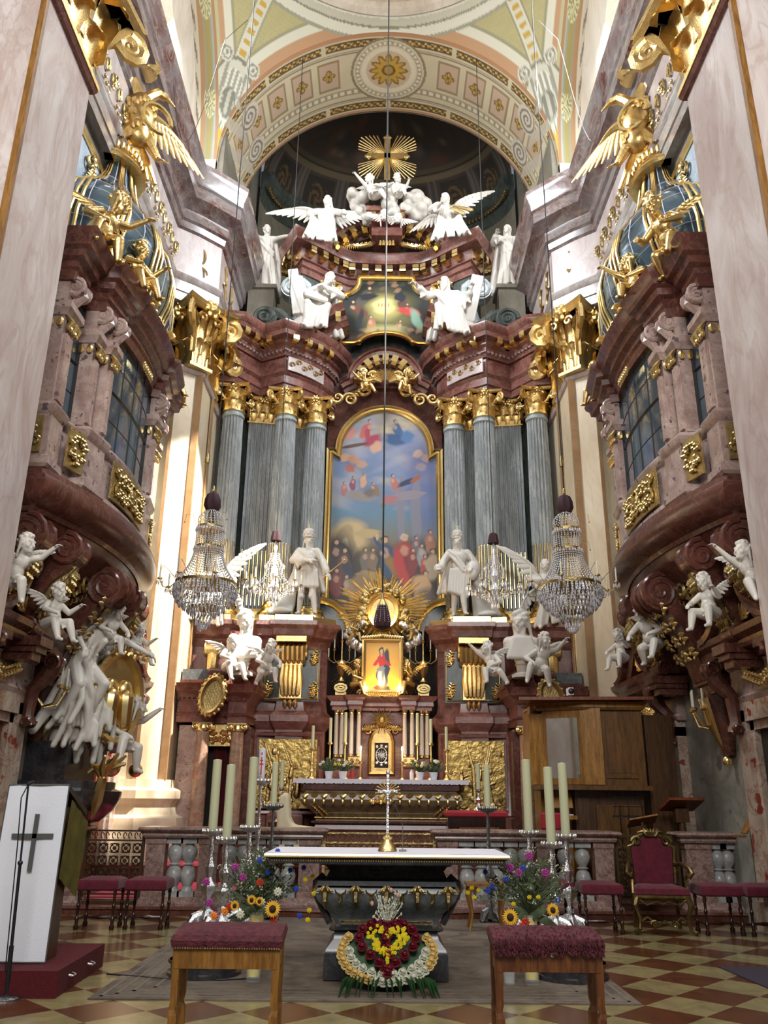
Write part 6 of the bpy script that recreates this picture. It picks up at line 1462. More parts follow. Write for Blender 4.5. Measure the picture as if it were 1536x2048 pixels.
        c = MB().mould([(sg*(x+wx), y-wy/2), (sg*x, y-wy/2), (sg*x, y+wy/2), (sg*(x+wx), y+wy/2)], [(-.05, 7.86), (.03, 7.86), (.06, 7.92), (.10, 7.96), (.10, 8.06), (-.05, 8.08)], flip=(1 if sg > 0 else -1))
        volute(c, (0, 0, 0), .01, .01) if False else None
        cs = MB(); volute(cs, (0, 0, 0), .17, wy*.75, 2.0, 'y', a0=PI/2, dirn=sg, tr=.03); volute(cs, (sg*.12, 0, -.28), .09, wy*.7, 1.6, 'y', tr=.02); cs.tube([(sg*.02, 0, .1), (-sg*.06, 0, -.1), (sg*.06, 0, -.25)], [.1, .1, .07], 6)
        c.merge(cs, Matrix.Translation((sg*(x-.06), y, 8.36))); c.v = [(v[0]-t.location.x, v[1]-t.location.y, v[2]-t.location.z) for v in c.v]
        obj('console_scroll', c, M['pink'], p_)
    pier(4.46, 10.2, .3, .44); pier(4.30, 11.05, .3, .30); pier(4.18, 11.45, .3, .30)
    pier(4.46, 15.8, .3, .44); pier(4.30, 14.95, .3, .30); pier(4.18, 14.55, .3, .30)
    def window(pts, nm, rows=4, cols=3, z0=6.54, z1=8.45):
        g = MB().mould(pts, [(0, z0), (0, z1)], flip=fl, cap=False)
        w_ = obj('window_pane', g, M['glassp'], t, world=True)
        o = MB()
        L = [V((p[0], p[1], 0)) for p in pts]
        for r_ in range(rows+1):
            z = z0+(z1-z0)*r_/rows; th = .035 if r_ in (0, rows) else (.03 if r_ == rows//2 else .011)
            o.tube([p+V((0, 0, z)) for p in L], th, 4)
        for c_ in range(cols+1):
            k = c_/cols*(len(L)-1); i = min(int(k), len(L)-2); p = L[i].lerp(L[i+1], k-i); o.tube([p+V((0, 0, z0)), p+V((0, 0, z1))], .035 if c_ in (0, cols) else .014, 4)
        o.v = [(v[0]-t.location.x, v[1]-t.location.y, v[2]-t.location.z) for v in o.v]; obj('window_bars', o, M['black'], w_)
    window([(sg*(lx(y)+.12), y) for y in (14.4, 13.9, 13.4, 13, 12.6, 12.1, 11.6)], 'front', 4, 4)
    window([(sg*4.52, 10.9), (sg*4.58, 10.42)], 'slit', 4, 1); window([(sg*4.58, 15.58), (sg*4.52, 15.1)], 'slit', 4, 1)
    window([(sg*5.08, 10.06), (sg*4.72, 10.06)] if sg < 0 else [(sg*4.72, 10.06), (sg*5.08, 10.06)], 'end', 5, 2)
    obj('window_pane', MB().box((sg*4.72, 15.9, 6.54), (sg*5.1, 15.92, 8.45)), M['glassp'], t, world=True)
    obj('lining', MB().box((sg*5.0, 10.2, 6.4), (sg*5.09, 15.8, 8.5)), plain('oratory_wall_'+sd, hexc('#8c8a66'), .8), t, world=True)
    obj('cornice', MB().mould(bplan(), [(-.35, 8.42), (.02, 8.42), (.04, 8.56), (.08, 8.6), (.08, 8.7), (.16, 8.74), (.18, 8.84), (.26, 8.88), (.28, 8.98), (.34, 9.04), (.36, 9.12), (-.35, 9.16)], flip=fl), M['redd'], t, world=True)
    o = MB()
    for k in range(6): leafspray(o, (sg*(lx(13)-.02), 12.7+.1*k, 8.38), (sg*(lx(13)-.02), 12.78+.1*k, 8.34), 2, .09, (-sg, 0, 0), k)
    obj('keystone_leaf', o, M['gold'], t, world=True)
    def dome(y_, z_):  # y_ in -1..1 along plan, z_ 0..1
        pass
    PR = [(0, 1.0, .98), (.08, 1.0, .95), (.2, 1.02, 1.06), (.34, .97, 1.1), (.48, .86, 1.0), (.6, .68, .78), (.7, .50, .56), (.8, .36, .42), (.9, .27, .34), (1.0, .22, .30)]
    def prf(v):
        for a, b_ in zip(PR[:-1], PR[1:]):
            if v <= b_[0]+1e-9: k = (v-a[0])/(b_[0]-a[0]); k = k*k*(3-2*k)*.5+k*.5; return a[1]+(b_[1]-a[1])*k, a[2]+(b_[2]-a[2])*k
        return PR[-1][1:]
    def dp(u, v):
        a = PI*u; ky, kx = prf(v); return (sg*(5.05-(1.05*math.sin(a)**.7 if math.sin(a) > 0 else 0)*kx), 13-2.55*math.cos(a)*ky, 9.35+v*3.0)
    gl_ = obj('glass_dome', MB().grid(dp, 40, 24), M['glassb'], t, world=True)
    o = MB()
    for v in (.18, .3, .42, .55, .68, .82): o.tube([dp(i/30, v) for i in range(31)], .009, 4)
    for u in [i/12 for i in range(1, 12)]: o.tube([dp(u, j/20) for j in range(21)], .009, 4)
    o.v = [(v[0]-t.location.x, v[1]-t.location.y, v[2]-t.location.z) for v in o.v]; obj('glazing_bars', o, M['linen'], gl_)
    for u in (.03, .22, .42, .58, .78, .97):
        o = MB()
        for du in (-.022, 0, .022): o.tube([V(dp(u+du, j/24))-V((sg*.03, 0, 0)) for j in range(25)], [.036-.014*j/24 for j in range(25)], 6)
        p0_ = V(dp(u, 0)); o.tube([p0_+V((-sg*(.12+.12*math.cos(k*.5)*(1-k/16)), 0, -.05+.13*math.sin(k*.5)*(1-k/16))) for k in range(13)], .05, 6)
        obj('gilt_rib', o, M['gold'], t, world=True)
    o = MB(); rim = [V(dp(i/60, 0)) for i in range(61)]
    o.tube([p+V((0, 0, .0)) for p in rim], .07, 6)
    for i in range(1, 60):
        p = rim[i]; o.ell(p+V((-sg*.05, 0, -.14)), (.045, .045, .11), nu=6, nv=5); 
        if i % 2: o.ell(p+V((-sg*.04, 0, .09)), (.06, .05, .05), nu=6, nv=4)
    obj('gadroon_rim', o, M['gold'], t, world=True)
    obj('rim_base', MB().mould([(p.x, p.y) for p in reversed(rim)], [(-.2, 9.1), (.10, 9.1), (.04, 9.2), (.02, 9.3), (-.2, 9.36)], flip=fl), M['golds'], t, world=True)
    ln = MB()
    for z, k in ((12.35, 1.25), (12.5, 1.05)):
        pts = [(sg*(5.05-.38*k*math.sin(PI*i/16)), 13-.62*k*math.cos(PI*i/16)) for i in range(17)]
        ln.mould(list(reversed(pts)), [(-.2, z), (.03, z), (.07, z+.05), (.03, z+.12), (-.2, z+.14)], flip=fl)
    for i in range(17): a = PI*i/16; ln.ell((sg*(5.05-.44*math.sin(a)), 13-.68*math.cos(a), 12.7), (.05, .05, .09), nu=6, nv=5)
    ln.box((sg*4.75, 12.6, 12.4), (sg*5.1, 13.4, 12.85)); obj('lantern_crown', ln, M['gold'], t, world=True)
    t.location.y = 12.4; t.scale = (1, .8125, 1)
    return t
for sg in (-1, 1): oratory(sg)
for sg in (-1, 1):
    sd = 'left' if sg < 0 else 'right'
    fr_ = MB().box((sg*5.02, 9.2, 11.9), (sg*5.1, 16.3, 12.02)).box((sg*5.02, 9.2, 9.6), (sg*5.1, 9.3, 12.0)).box((sg*5.02, 16.2, 9.6), (sg*5.1, 16.3, 12.0))
    struct('trim_gilt_frame_'+sd, fr_, M['golds'])
    struct('trim_bluelit_fresco_'+sd, MB().box((sg*5.06, 9.3, 9.0), (sg*5.11, 16.2, 11.9)), marble('bluelit_fresco_'+sd, hexc('#9fb2c4'), hexc('#d5dde2'), hexc('#8d9cae'), .8, 1.6, .3, .7))  # blue daylight falling on these panels is put into their colour
    for k, y in enumerate((9.9, 11.2, 14.8, 15.9)):
        o = MB()
        for j in range(9):
            zz = 11.8-.17*j; leafspray(o, (sg*5.03, y+.1*math.sin(j), zz), (sg*5.03, y+.1*math.sin(j+1), zz-.15), 2, .12, (-sg, 0, 0), j)
        o.tube([(sg*5.0, y+.16*math.cos(q*.5)*(1-q/18), 11.6+.16*math.sin(q*.5)*(1-q/18)) for q in range(15)], .03, 5)
        struct('trim_gilt_festoon_%s_%d' % (sd, k+1), o, M['goldd'])
def eagle_mesh():
    b = MB(); b.cone((0, 0, .35), (0, -.02, .85), .17, .15, 12); b.ell((0, -.02, .62), (.2, .17, .28))
    for q in (-1, 1):
        b.tube([(0, 0, .9), (q*.10, -.02, 1.05), (q*.2, -.04, 1.16), (q*.3, -.06, 1.15)], [.1, .075, .07, .05], 8); b.cone((q*.3, -.06, 1.15), (q*.42, -.08, 1.08), .04, .012, 6)
        b.cone((q*.1, -.04, .38), (q*.26, -.1, .12), .09, .05, 8)
        for k in (-1, 0, 1): b.cone((q*.26, -.1, .12), (q*.3+k*.06, -.2, .04), .025, .012, 5)
    for k in range(7): b.tube([(0, .02, .35), ((k-3)*.06, .04, .1), ((k-3)*.11, .02, -.18)], [.05, .06, .03], 6)
    for k in range(50):
        rr = random.Random(k); a = rr.uniform(0, 2*PI); z = rr.uniform(.35, .9); b.ell((.19*math.cos(a), .16*math.sin(a), z), (.04, .04, .06), nu=6, nv=4)
    return b
eb = eagle_mesh(); eme = mesh_of('body', eb, M['gold'])
for sg in (-1, 1):
    sd = 'left' if sg < 0 else 'right'
    t = thing('gilded_eagle', 'crowned double-headed gilded eagle with raised wings on the %s oratory dome' % sd, 'statue', (sg*4.75, 12.4, 12.8), R(-sg*45))
    t.scale = (1.5,)*3
    link('body', eme, t)
    for q in (-1, 1):
        w_ = MB(); hi_ = q == sg; wing(w_, (q*.14, .06, .8), (q*.42, .1, 1.95) if hi_ else (q*.60, .1, .74), up=(-q, 0, .2) if hi_ else (0, 0, 1), n=10, w=.44); obj('wing', w_, M['gold'], t)
    c_ = MB().lathe([(.1, 0), (.12, .02), (.1, .05), (.15, .12), (.12, .2), (.02, .25)], n=14).ell((0, 0, .28), .03).box((-.01, -.01, .28), (.01, .01, .4)).box((-.04, -.01, .33), (.04, .01, .35)); obj('crown', c_, M['golds'], t, loc=(0, -.03, 1.32), scale=1.2)
    obj('curled_ribbon', MB().tube([(.1+.2*math.cos(k*.4), -.3, .5+.2*math.sin(k*.4)) for k in range(14)], .03, 6), M['golds'], t)
PT = [(190, 470, 10.2, 1, 60, 1.25, 'gilded putto crouching on the near corner of the left oratory cornice'), (243, 590, 11.3, 0, 60, 1.15, 'gilded putto dangling its legs over the left oratory cornice, below the dome'),
      (1350, 478, 10.3, 3, -60, 1.25, 'gilded putto bending forward on the near corner of the right oratory cornice'), (1300, 585, 11.3, 2, -60, 1.1, 'gilded putto dangling its legs over the right oratory cornice, below the dome'),
      (1176, 815, 15.4, 1, -70, .9, 'small gilded putto at the far end of the right oratory cornice'), (360, 800, 15.4, 2, 70, .9, 'small gilded putto at the far end of the left oratory cornice')]
for (px, py, Y, kd, rz, sc, lb) in PT:
    t = make_cherub('gilt_putto', lb, (0, 0, 0), R(rz), kd, mat='gold', scale=sc); sg = -1 if px < 768 else 1
    t.location = (sg*(4.32 if Y < 10.5 else 4.08 if Y < 12 else 4.3), min(Y, 14.8), 9.2)
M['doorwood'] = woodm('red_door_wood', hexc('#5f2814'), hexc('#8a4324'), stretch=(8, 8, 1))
def doorway(sg, y0, y1, label, open_=False):
    t = thing('doorway', label, 'doorway', (sg*5.1, (y0+y1)/2, 0)); ym = (y0+y1)/2; hw = (y1-y0)/2
    W = lambda x: sg*(5.1-x)
    b = MB()
    for q in (-1, 1):
        b.box((W(0), ym+q*hw, 0), (W(.16), ym+q*(hw-.28), 2.75)); b.box((W(0), ym+q*(hw-.28), 0), (W(.1), ym+q*(hw-.4), 2.75)); b.box((W(0), ym+q*(hw+.02), 0), (W(.22), ym+q*(hw-.3), .35))
    b.box((W(0), ym-hw, 2.6), (W(.16), ym+hw, 2.85)).box((W(0), ym-hw+.28, 2.48), (W(.1), ym+hw-.28, 2.6))
    obj('frame', b, marble('door_marble', hexc('#a08c7c'), hexc('#c0b0a0'), hexc('#8a4a38'), 2, 3, .6, .25, spots=(hexc('#8a4030'), 4, .62)) if 'doorm' not in M else M['doorm'], t, world=True)
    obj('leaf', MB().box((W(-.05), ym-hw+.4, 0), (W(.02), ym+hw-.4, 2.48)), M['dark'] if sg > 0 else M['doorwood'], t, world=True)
    if sg < 0:
        o = MB()
        for z0_, z1_ in ((.2, .9), (1.05, 2.3)):
            for q in (-1, 1): o.box((W(.02), ym+q*.08, z0_), (W(.05), ym+q*(hw-.48), z1_))
        obj('door_panel', o, M['doorwood'], t, world=True)
    fl = 1 if sg < 0 else -1
    pl = [(W(0), ym+hw+.05), (W(.12), ym+hw+.05), (W(.12), ym-hw-.05), (W(0), ym-hw-.05)]
    obj('frieze', MB().mould(pl, [(-.1, 2.85), (.03, 2.85), (.06, 2.92), (.02, 2.96), (.02, 3.3), (.06, 3.34), (-.1, 3.36)], flip=fl), M['pink'], t, world=True)
    obj('gilt_garland', leafspray(leafspray(MB(), (W(.17), ym-.5, 3.2), (W(.17), ym, 3.05), 6, .11, (-sg, 0, 0)), (W(.17), ym, 3.05), (W(.17), ym+.5, 3.2), 6, .11, (-sg, 0, 0)), M['gold'], t, world=True)
    obj('cornice', MB().mould(pl, [(-.1, 3.36), (.1, 3.36), (.14, 3.42), (.3, 3.46), (.32, 3.56), (.4, 3.62), (.42, 3.7), (-.1, 3.72)], flip=fl), M['redd'], t, world=True)
    for q in (-1, 1):
        b = MB(); yy = ym+q*(hw-.12)
        b.tube([(W(.5), yy, 3.4), (W(.42), yy, 3.15), (W(.24), yy, 2.95), (W(.22), yy, 2.6), (W(.26), yy, 2.45)], [.12, .13, .1, .08, .09], 8); volute(b, (W(.48), yy, 3.32), .13, .26, 1.8, 'y', tr=.025); volute(b, (W(.24), yy, 2.5), .08, .26, 1.6, 'y', tr=.02)
        obj('console', b, M['redd'], t, world=True)
        pts = [(ym+q*(hw*1.02-hw*.78*math.sin(R(a))), 3.72+.85*(1-math.cos(R(a)))) for a in range(0, 91, 10)]
        m_ = MB().mould(pts, [(-.2, 0), (-.2, .42), (-.1, .46), (-.06, .56), (.02, .58), (.04, 0)], closed=False, flip=-q)
        m_.v = [(W(v[2]), v[0], v[1]) for v in m_.v]
        volute(m_, (0, 0, 0), .01, .01) if False else None
        vv = MB(); volute(vv, (0, 0, 0), .2, .55, 2, 'x', a0=-PI/2, dirn=q, tr=.03); m_.merge(vv, Matrix.Translation((W(.3), ym+q*hw*.22, 4.42)))
        obj('pediment_scroll', m_, M['redd'], t, world=True)
    o = MB()
    for q in (-1, 1):
        o.tube([(W(.35), ym+q*(.1+.1*math.cos(k*.5)*(1-k/16)), 3.95+.16*math.sin(k*.5)*(1-k/16)) for k in range(14)], .035, 6)
    for k in range(5): leafspray(o, (W(.3), ym-.1+.05*k, 3.8), (W(.3), ym-.1+.05*k, 4.0), 2, .1, (-sg, 0, 0), k)
    obj('gilt_shell', o, M['gold'], t, world=True)
    return t
for (sg, y0, y1, lb) in ((-1, 9.6, 11.8, 'near left doorway, mostly cut off, with dark red scroll pediment'), (-1, 14.25, 16.3, 'far left doorway beside the sunlit pilaster, brown door under red scroll pediment'),
                         (1, 9.6, 11.8, 'near right doorway at the photo edge with dark red scroll pediment'), (1, 14.25, 16.3, 'far right doorway behind the organ case with dark red scroll pediment')): doorway(sg, y0, y1, lb)
CHS = [(18, 1175, -1, 1, 30, 1.0, 'white cherub leaning on the scroll pediment of the near left doorway'), (98, 1262, -1, 0, 60, 1.0, 'white cherub seated at the far corner of the near left pediment'),
       (210, 1290, -1, 3, 50, 1.0, 'white cherub seated on the near scroll of the far left pediment'), (268, 1315, -1, 0, 60, .95, 'white cherub seated at the far corner of the far left pediment'),
       (1520, 1185, 1, 2, -30, 1.0, 'white cherub with raised arm on the near right pediment, at the photo edge'), (1425, 1240, 1, 0, -60, 1.0, 'white cherub hanging at the far corner of the near right pediment'),
       (1310, 1300, 1, 3, -50, 1.15, 'white cherub reclining on the near scroll of the far right pediment'), (1247, 1325, 1, 0, -60, .95, 'white cherub seated at the far corner of the far right pediment')]
for (px, py, sg, kd, rz, sc, lb) in CHS:
    make_cherub('cherub_statue', lb, at(px, py, X=sg*4.3), R(rz), kd, scale=sc*.82)
def exA(mb, J):
    for k in range(8): mb.cone((-.1, .05, .9-.05*k), (-.35-.03*k, .05, .4-.06*k), .05, .06, 7)
    for k in range(6): mb.cone((.05, -.1, .8-.04*k), (.3+.02*k, -.2, .3-.05*k), .045, .05, 7)
ang = figure(dict(pel=(0, 0, .9), ch=(.06, -.1, 1.2), hd=(.16, -.18, 1.56), shL=(-.12, -.06, 1.34), shR=(.24, -.1, 1.3), elL=(-.3, -.2, 1.2), haL=(-.34, -.4, 1.0), elR=(.46, -.3, 1.2), haR=(.66, -.5, 1.06), knL=(-.22, -.26, .56), ftL=(-.3, -.1, .1), knR=(.16, -.3, .6), ftR=(.1, -.1, .16)), look=(.5, -.9, -.2), hair=1.5, cloak=False, bare_arms=True, robe='stand', extra=exA, seed=41, smooth=2)
mon = thing('monument_console', 'dark marble console jutting from the left wall under the white sculpture group', 'console', (-4.9, 13, .9))
b = MB().mould([(-5.1, 14.0), (-4.2, 13.8), (-4.0, 13.0), (-4.2, 12.2), (-5.1, 12.0)], [(-.4, 1.15), (-.15, 1.2), (0, 1.35), (.08, 1.5), (.1, 1.62), (0, 1.66), (0, 1.75), (-.4, 1.78)], flip=1); b.mould([(-5.1, 13.6), (-4.6, 13.4), (-4.6, 12.6), (-5.1, 12.4)], [(-.3, .5), (-.1, .6), (0, .9), (.15, 1.2), (-.3, 1.25)], flip=1)
b.box((-5.1, 12.3, 1.75), (-4.5, 13.6, 2.3)); obj('body', b, M['stone_dark'], mon, world=True)
b = MB(); rnd = random.Random(7)
for k in range(70): a = V((-4.75+rnd.uniform(0, .45), 12.3+rnd.uniform(0, 1.3), 3.0+rnd.uniform(-.2, .5))); c = a+V((rnd.uniform(-.1, .25), rnd.uniform(-.45, .1), -rnd.uniform(.5, 1.0))); b.cone(a, a.lerp(c, .5)+V((.08, 0, 0)), .05, .062, 6); b.cone(a.lerp(c, .5)+V((.08, 0, 0)), c, .062, .05, 6)
b.ell((-4.75, 12.8, 2.75), (.2, .4, .45)); b.ell((-4.7, 12.6, 2.35), (.2, .3, .3))
t = thing('marble_drapery', 'mass of tumbling white marble drapery under the angel on the left wall', 'statue', (-4.6, 12.9, 2.0)); dr = sculpt('folds', b, M['whitem'], .024, 6, t); dr.location = (4.6, -12.9, -2.0)
t = put_figure('angel_statue', 'large white winged angel reaching out an arm, centre of the left wall monument', ang, (-4.55, 12.55, 2.45), R(60), 1.15)
w_ = MB(); wing(w_, (-.1, .1, 1.3), (-.35, .5, 1.95), n=9, w=.5); obj('wing', w_, M['white'], t); w_ = MB(); wing(w_, (.12, .1, 1.3), (.55, .45, 1.7), n=8, w=.4); obj('wing', w_, M['white'], t)
old = figure(dict(pel=(0, 0, .6), ch=(0, -.06, .92), hd=(.04, -.12, 1.26), shL=(-.19, 0, 1.06), shR=(.19, 0, 1.06), elL=(-.3, -.16, .86), haL=(-.2, -.36, .8), elR=(.32, -.16, .84), haR=(.2, -.4, .84), knL=(-.2, -.4, .6), ftL=(-.26, -.3, .12), knR=(.16, -.44, .56), ftR=(.14, -.36, .1)), look=(.4, -.9, -.3), beard=.6, hair=1.4, robe='seat', seed=43, smooth=2)
put_figure('kneeling_saint', 'white robed saint seated above the gold medallion on the left wall monument', old, (-4.6, 13.3, 2.75), R(60), 1.15)
make_cherub('cherub_statue', 'white cherub striding at the foot of the left wall monument', (-4.15, 13.35, 2.2), R(70), 1, scale=1.15)
make_cherub('cherub_statue', 'white cherub with upright wings behind the saint on the left monument', (-4.7, 13.9, 3.75), R(70), 0, scale=1.2)
md_ = thing('gilt_medallion', 'upright oval golden relief medallion held by the white angel on the left wall', 'medallion', (-4.1, 13.0, 3.0))
b = MB().prism(arc(0, 0, .42, 0, 360, 30, ry=.62)[:-1], .08); b.merge(arcm(arc(0, 0, .44, 0, 360, 30, ry=.64)[:-1], [(-.03, 0), (-.03, .06), (.03, .08), (.07, .03), (.07, -.08), (0, -.08)], 0, closed=True, flip=-1))
for q in (-1, 1): b.ell((q*.14, -.02, .12), (.13, .08, .16)); b.cone((q*.14, -.02, 0), (q*.16, -.02, -.4), .15, .12)
b.xf(Matrix.Rotation(R(58), 4, 'Z')); obj('relief', b, M['golds'], md_)
o = MB(); [leafspray(o, (-.3+.12*k, -.1, .62+.05*math.sin(k)), (-.2+.12*k, -.1, .72), 2, .1, (0, -1, 0), k) for k in range(6)]; o.xf(Matrix.Rotation(R(58), 4, 'Z')); obj('gilt_crest', o, M['gold'], md_)
for (x, y, z, r_, lb) in ((-3.98, 12.75, 1.95, .13, 'near'), (-3.95, 13.9, 1.95, .11, 'far')):
    tag(obj('gilt_globe', MB().ell((x, y, z), r_, nu=20, nv=12), M['golds']), 'polished golden globe on the %s end of the left wall monument console' % lb, 'globe')
o = MB(); rnd = random.Random(4)
for k in range(9): a = k*.7; o.tube([(-4.0, 12.45, 1.8), (-4.0+.12*math.cos(a), 12.45+.15*math.sin(a), 1.95), (-3.95+.26*math.cos(a), 12.45+.3*math.sin(a), 2.0+.14*math.sin(k))], [.04, .05, .02], 6)
o.tube([(-4.0, 12.45, 1.8), (-4.05, 12.45, 1.5), (-4.1, 12.5, 1.25)], [.07, .09, .02], 6); tag(obj('gilt_rocaille', o, M['golds']), 'spiky gilt leaf ornament under the golden globe on the left wall', 'ornament')
def sconce(label, loc, sg, n=3, col='gold'):
    t = thing('wall_sconce', label, 'wall light', loc)
    obj('backplate', MB().ell((0, 0, 0), (.03, .07, .12)), M[col], t)
    for k in range(n):
        dy = (k-(n-1)/2)*.22; e = (-sg*(.42-abs(dy)*.3), dy, .08)
        obj('arm', MB().tube([(0, 0, 0), (-sg*.14, dy*.4, -.16), (-sg*.3, dy*.8, -.12), e], .018, 6).lathe([(.01, 0), (.05, .02), (.055, .05), (.02, .07)], e, 10), M[col], t)
        obj('candle', MB().lathe([(.016, .06), (.016, .32)], e, 8), M['waxw'], t)
    return t
sconce('gilt three-candle wall sconce on the grey wall left of the near right doorway', (5.08, 12.6, 2.75), 1)
sconce('gilt candle sconce half hidden beside the white angel on the left wall', (-4.95, 12.0, 2.9), -1, 2)
b = arcm(arc(0, 0, .14, 0, 360, 24, ry=.3)[:-1], [(0, 0), (0, .02), (.025, .02), (.025, 0)], 0, closed=True).box((-.015, -.02, -.2), (.015, 0, .2)).box((-.08, -.02, -.02), (.08, 0, .02))
p = at(355, 1400, X=-4.22); b.xf(Matrix.Translation((-4.22, p.y, p.z)) @ Matrix.Rotation(PI/2, 4, 'Z')); tag(obj('cross_plaque', b, M['black']), 'small dark oval cross emblem on the left cream pilaster', 'cross')
for sg, px in ((-1, 405), (1, 1135)):
    p0, p1 = at(px, 960 if sg < 0 else 980, X=sg*4.24), at(px-sg*-10 if False else px, 1380, X=sg*4.24)
    y = 18.0
    o = MB().tube([(sg*4.22, y, 3.4), (sg*4.22, y, 9.0)], .02, 6).lathe([(.05, 0), (.06, .08), (.01, .3)], (sg*4.18, y, 9.0), 8).lathe([(.05, 0), (.06, .08), (.03, .16)], (sg*4.18, y, 3.3), 8)
    tag(obj('gilt_rod', o, M['goldd']), 'thin gilt rod running up the %s cream pilaster behind the chandelier' % ('left' if sg < 0 else 'right'), 'rod')
def drops(b, r_, z, n, h=.07, w=.014, rnd=random.Random(1), jit=.01):
    for k in range(n):
        a = 2*PI*k/n+rnd.uniform(-.03, .03); x, y = r_*math.cos(a), r_*math.sin(a); zz = z+rnd.uniform(-jit, jit)
        b.add([(x, y, zz), (x+w, y, zz-h*.6), (x, y+w, zz-h*.6), (x-w, y, zz-h*.6), (x, y-w, zz-h*.6), (x, y, zz-h)], [(0, 1, 2), (0, 2, 3), (0, 3, 4), (0, 4, 1), (5, 2, 1), (5, 3, 2), (5, 4, 3), (5, 1, 4)])
def strings(b, r0, z0, r1, z1, n, bead=.013, m=9, sag=.0):
    for k in range(n):
        a = 2*PI*k/n
        for j in range(m):
            t = (j+.5)/m; r_ = r0+(r1-r0)*t-sag*math.sin(t*PI); z = z0+(z1-z0)*t
            x, y = r_*math.cos(a), r_*math.sin(a); s_ = bead
            b.add([(x, y, z+s_*1.3), (x+s_, y, z), (x, y+s_, z), (x-s_, y, z), (x, y-s_, z), (x, y, z-s_*1.3)], [(0, 1, 2), (0, 2, 3), (0, 3, 4), (0, 4, 1), (5, 2, 1), (5, 3, 2), (5, 4, 3), (5, 1, 4)])
def big_chandelier(label, loc):
    t = thing('crystal_chandelier', label, 'chandelier', loc, group='large crown chandeliers')
    g = MB()
    for z, r_, h in ((0.0, .50, .05), (.62, .24, .04), (.98, .22, .05), (-.42, .26, .04)):
        g.lathe([(r_-.015, z-h), (r_, z-h), (r_+.01, z), (r_-.015, z)], n=40)
    g.lathe([(.012, -.75), (.012, 1.5)], n=8); obj('gilt_rings', g, M['goldd'], t)
    b = MB(); strings(b, .48, .02, .23, .58, 44, .014, 13, .05); tag(obj('bead_curtain', b, M['crystal'], t), kind='stuff')
    b = MB()
    for q in range(6): drops(b, (.52, .52, .505, .47, .42, .34)[q], -.04-.07*q, 54-4*q, .12, .017)
    strings(b, .50, -.05, .30, -.42, 44, .015, 9, -.12); tag(obj('crystal_basket', b, M['crystal'], t), kind='stuff')
    b = MB(); strings(b, .225, .66, .225, .95, 26, .014, 8); drops(b, .25, .62, 30, .09); drops(b, .24, .97, 28, .09)
    for k in range(12): a = 2*PI*k/12; strings(b, .21, 1.02, .05, 1.3, 22, .013, 7, -.07) if k == 0 else None
    tag(obj('crystal_crown', b, M['crystal'], t), kind='stuff')
    b = MB(); drops(b, .26, -.44, 30, .12); drops(b, .2, -.5, 22, .12); drops(b, .12, -.62, 14, .14); strings(b, .14, -.6, .08, -.78, 14, .014, 4); b.ell((0, 0, -.76), (.08, .08, .07), nu=12, nv=8); tag(obj('lower_tassel', b, M['crystal'], t), kind='stuff')
    obj('velvet_cover', MB().lathe([(.02, 1.62), (.10, 1.58), (.14, 1.48), (.15, 1.36), (.11, 1.28), (.05, 1.27)], n=16, flute=8, fd=.15), M['tassel'], t)
    obj('finial', MB().lathe([(.01, 1.62), (.03, 1.64), (.03, 1.68), (.01, 1.74)], n=10), M['golds'], t)
    for k in range(8):
        a = 2*PI*(k+.5)/8; dv = V((math.cos(a), math.sin(a), 0))
        am = MB().tube([dv*.5+V((0, 0, -.05)), dv*.6+V((0, 0, -.16)), dv*.7+V((0, 0, -.14)), dv*.76+V((0, 0, -.02))], .011, 5).lathe([(.01, 0), (.045, .01), (.04, .03), (.018, .04)], dv*.76+V((0, 0, -.03)), 10)
        am.tube([dv*.5, dv*.62+V((0, 0, .14)), dv*.72+V((0, 0, .22)), dv*.76+V((0, 0, .12))], .005, 4)
        a_ = obj('arm', am, M['goldd'], t); obj('candle', MB().lathe([(.014, 0), (.014, .2), (.004, .24)], dv*.76, 8), M['waxw'], a_)
        d = MB(); drops(d, .05, -.02, 6, .1, .012); d.v = [(v[0]+dv.x*.76, v[1]+dv.y*.76, v[2]) for v in d.v]; tag(obj('arm_crystals', d, M['crystal'], a_), kind='stuff')
    for k in range(6):
        a = 2*PI*(k+.3)/6; dv = V((math.cos(a), math.sin(a), 0)); 
        obj('wire_spray', MB().tube([dv*.22+V((0, 0, .62+.36*(k % 2))), dv*.32+V((0, 0, .82+.36*(k % 2))), dv*.42+V((0, 0, .80+.36*(k % 2))), dv*.44+V((0, 0, .68+.36*(k % 2)))], .004, 4).ell(dv*.44+V((0, 0, .66+.36*(k % 2))), .015, nu=6, nv=4), M['goldd'], t)
    return t
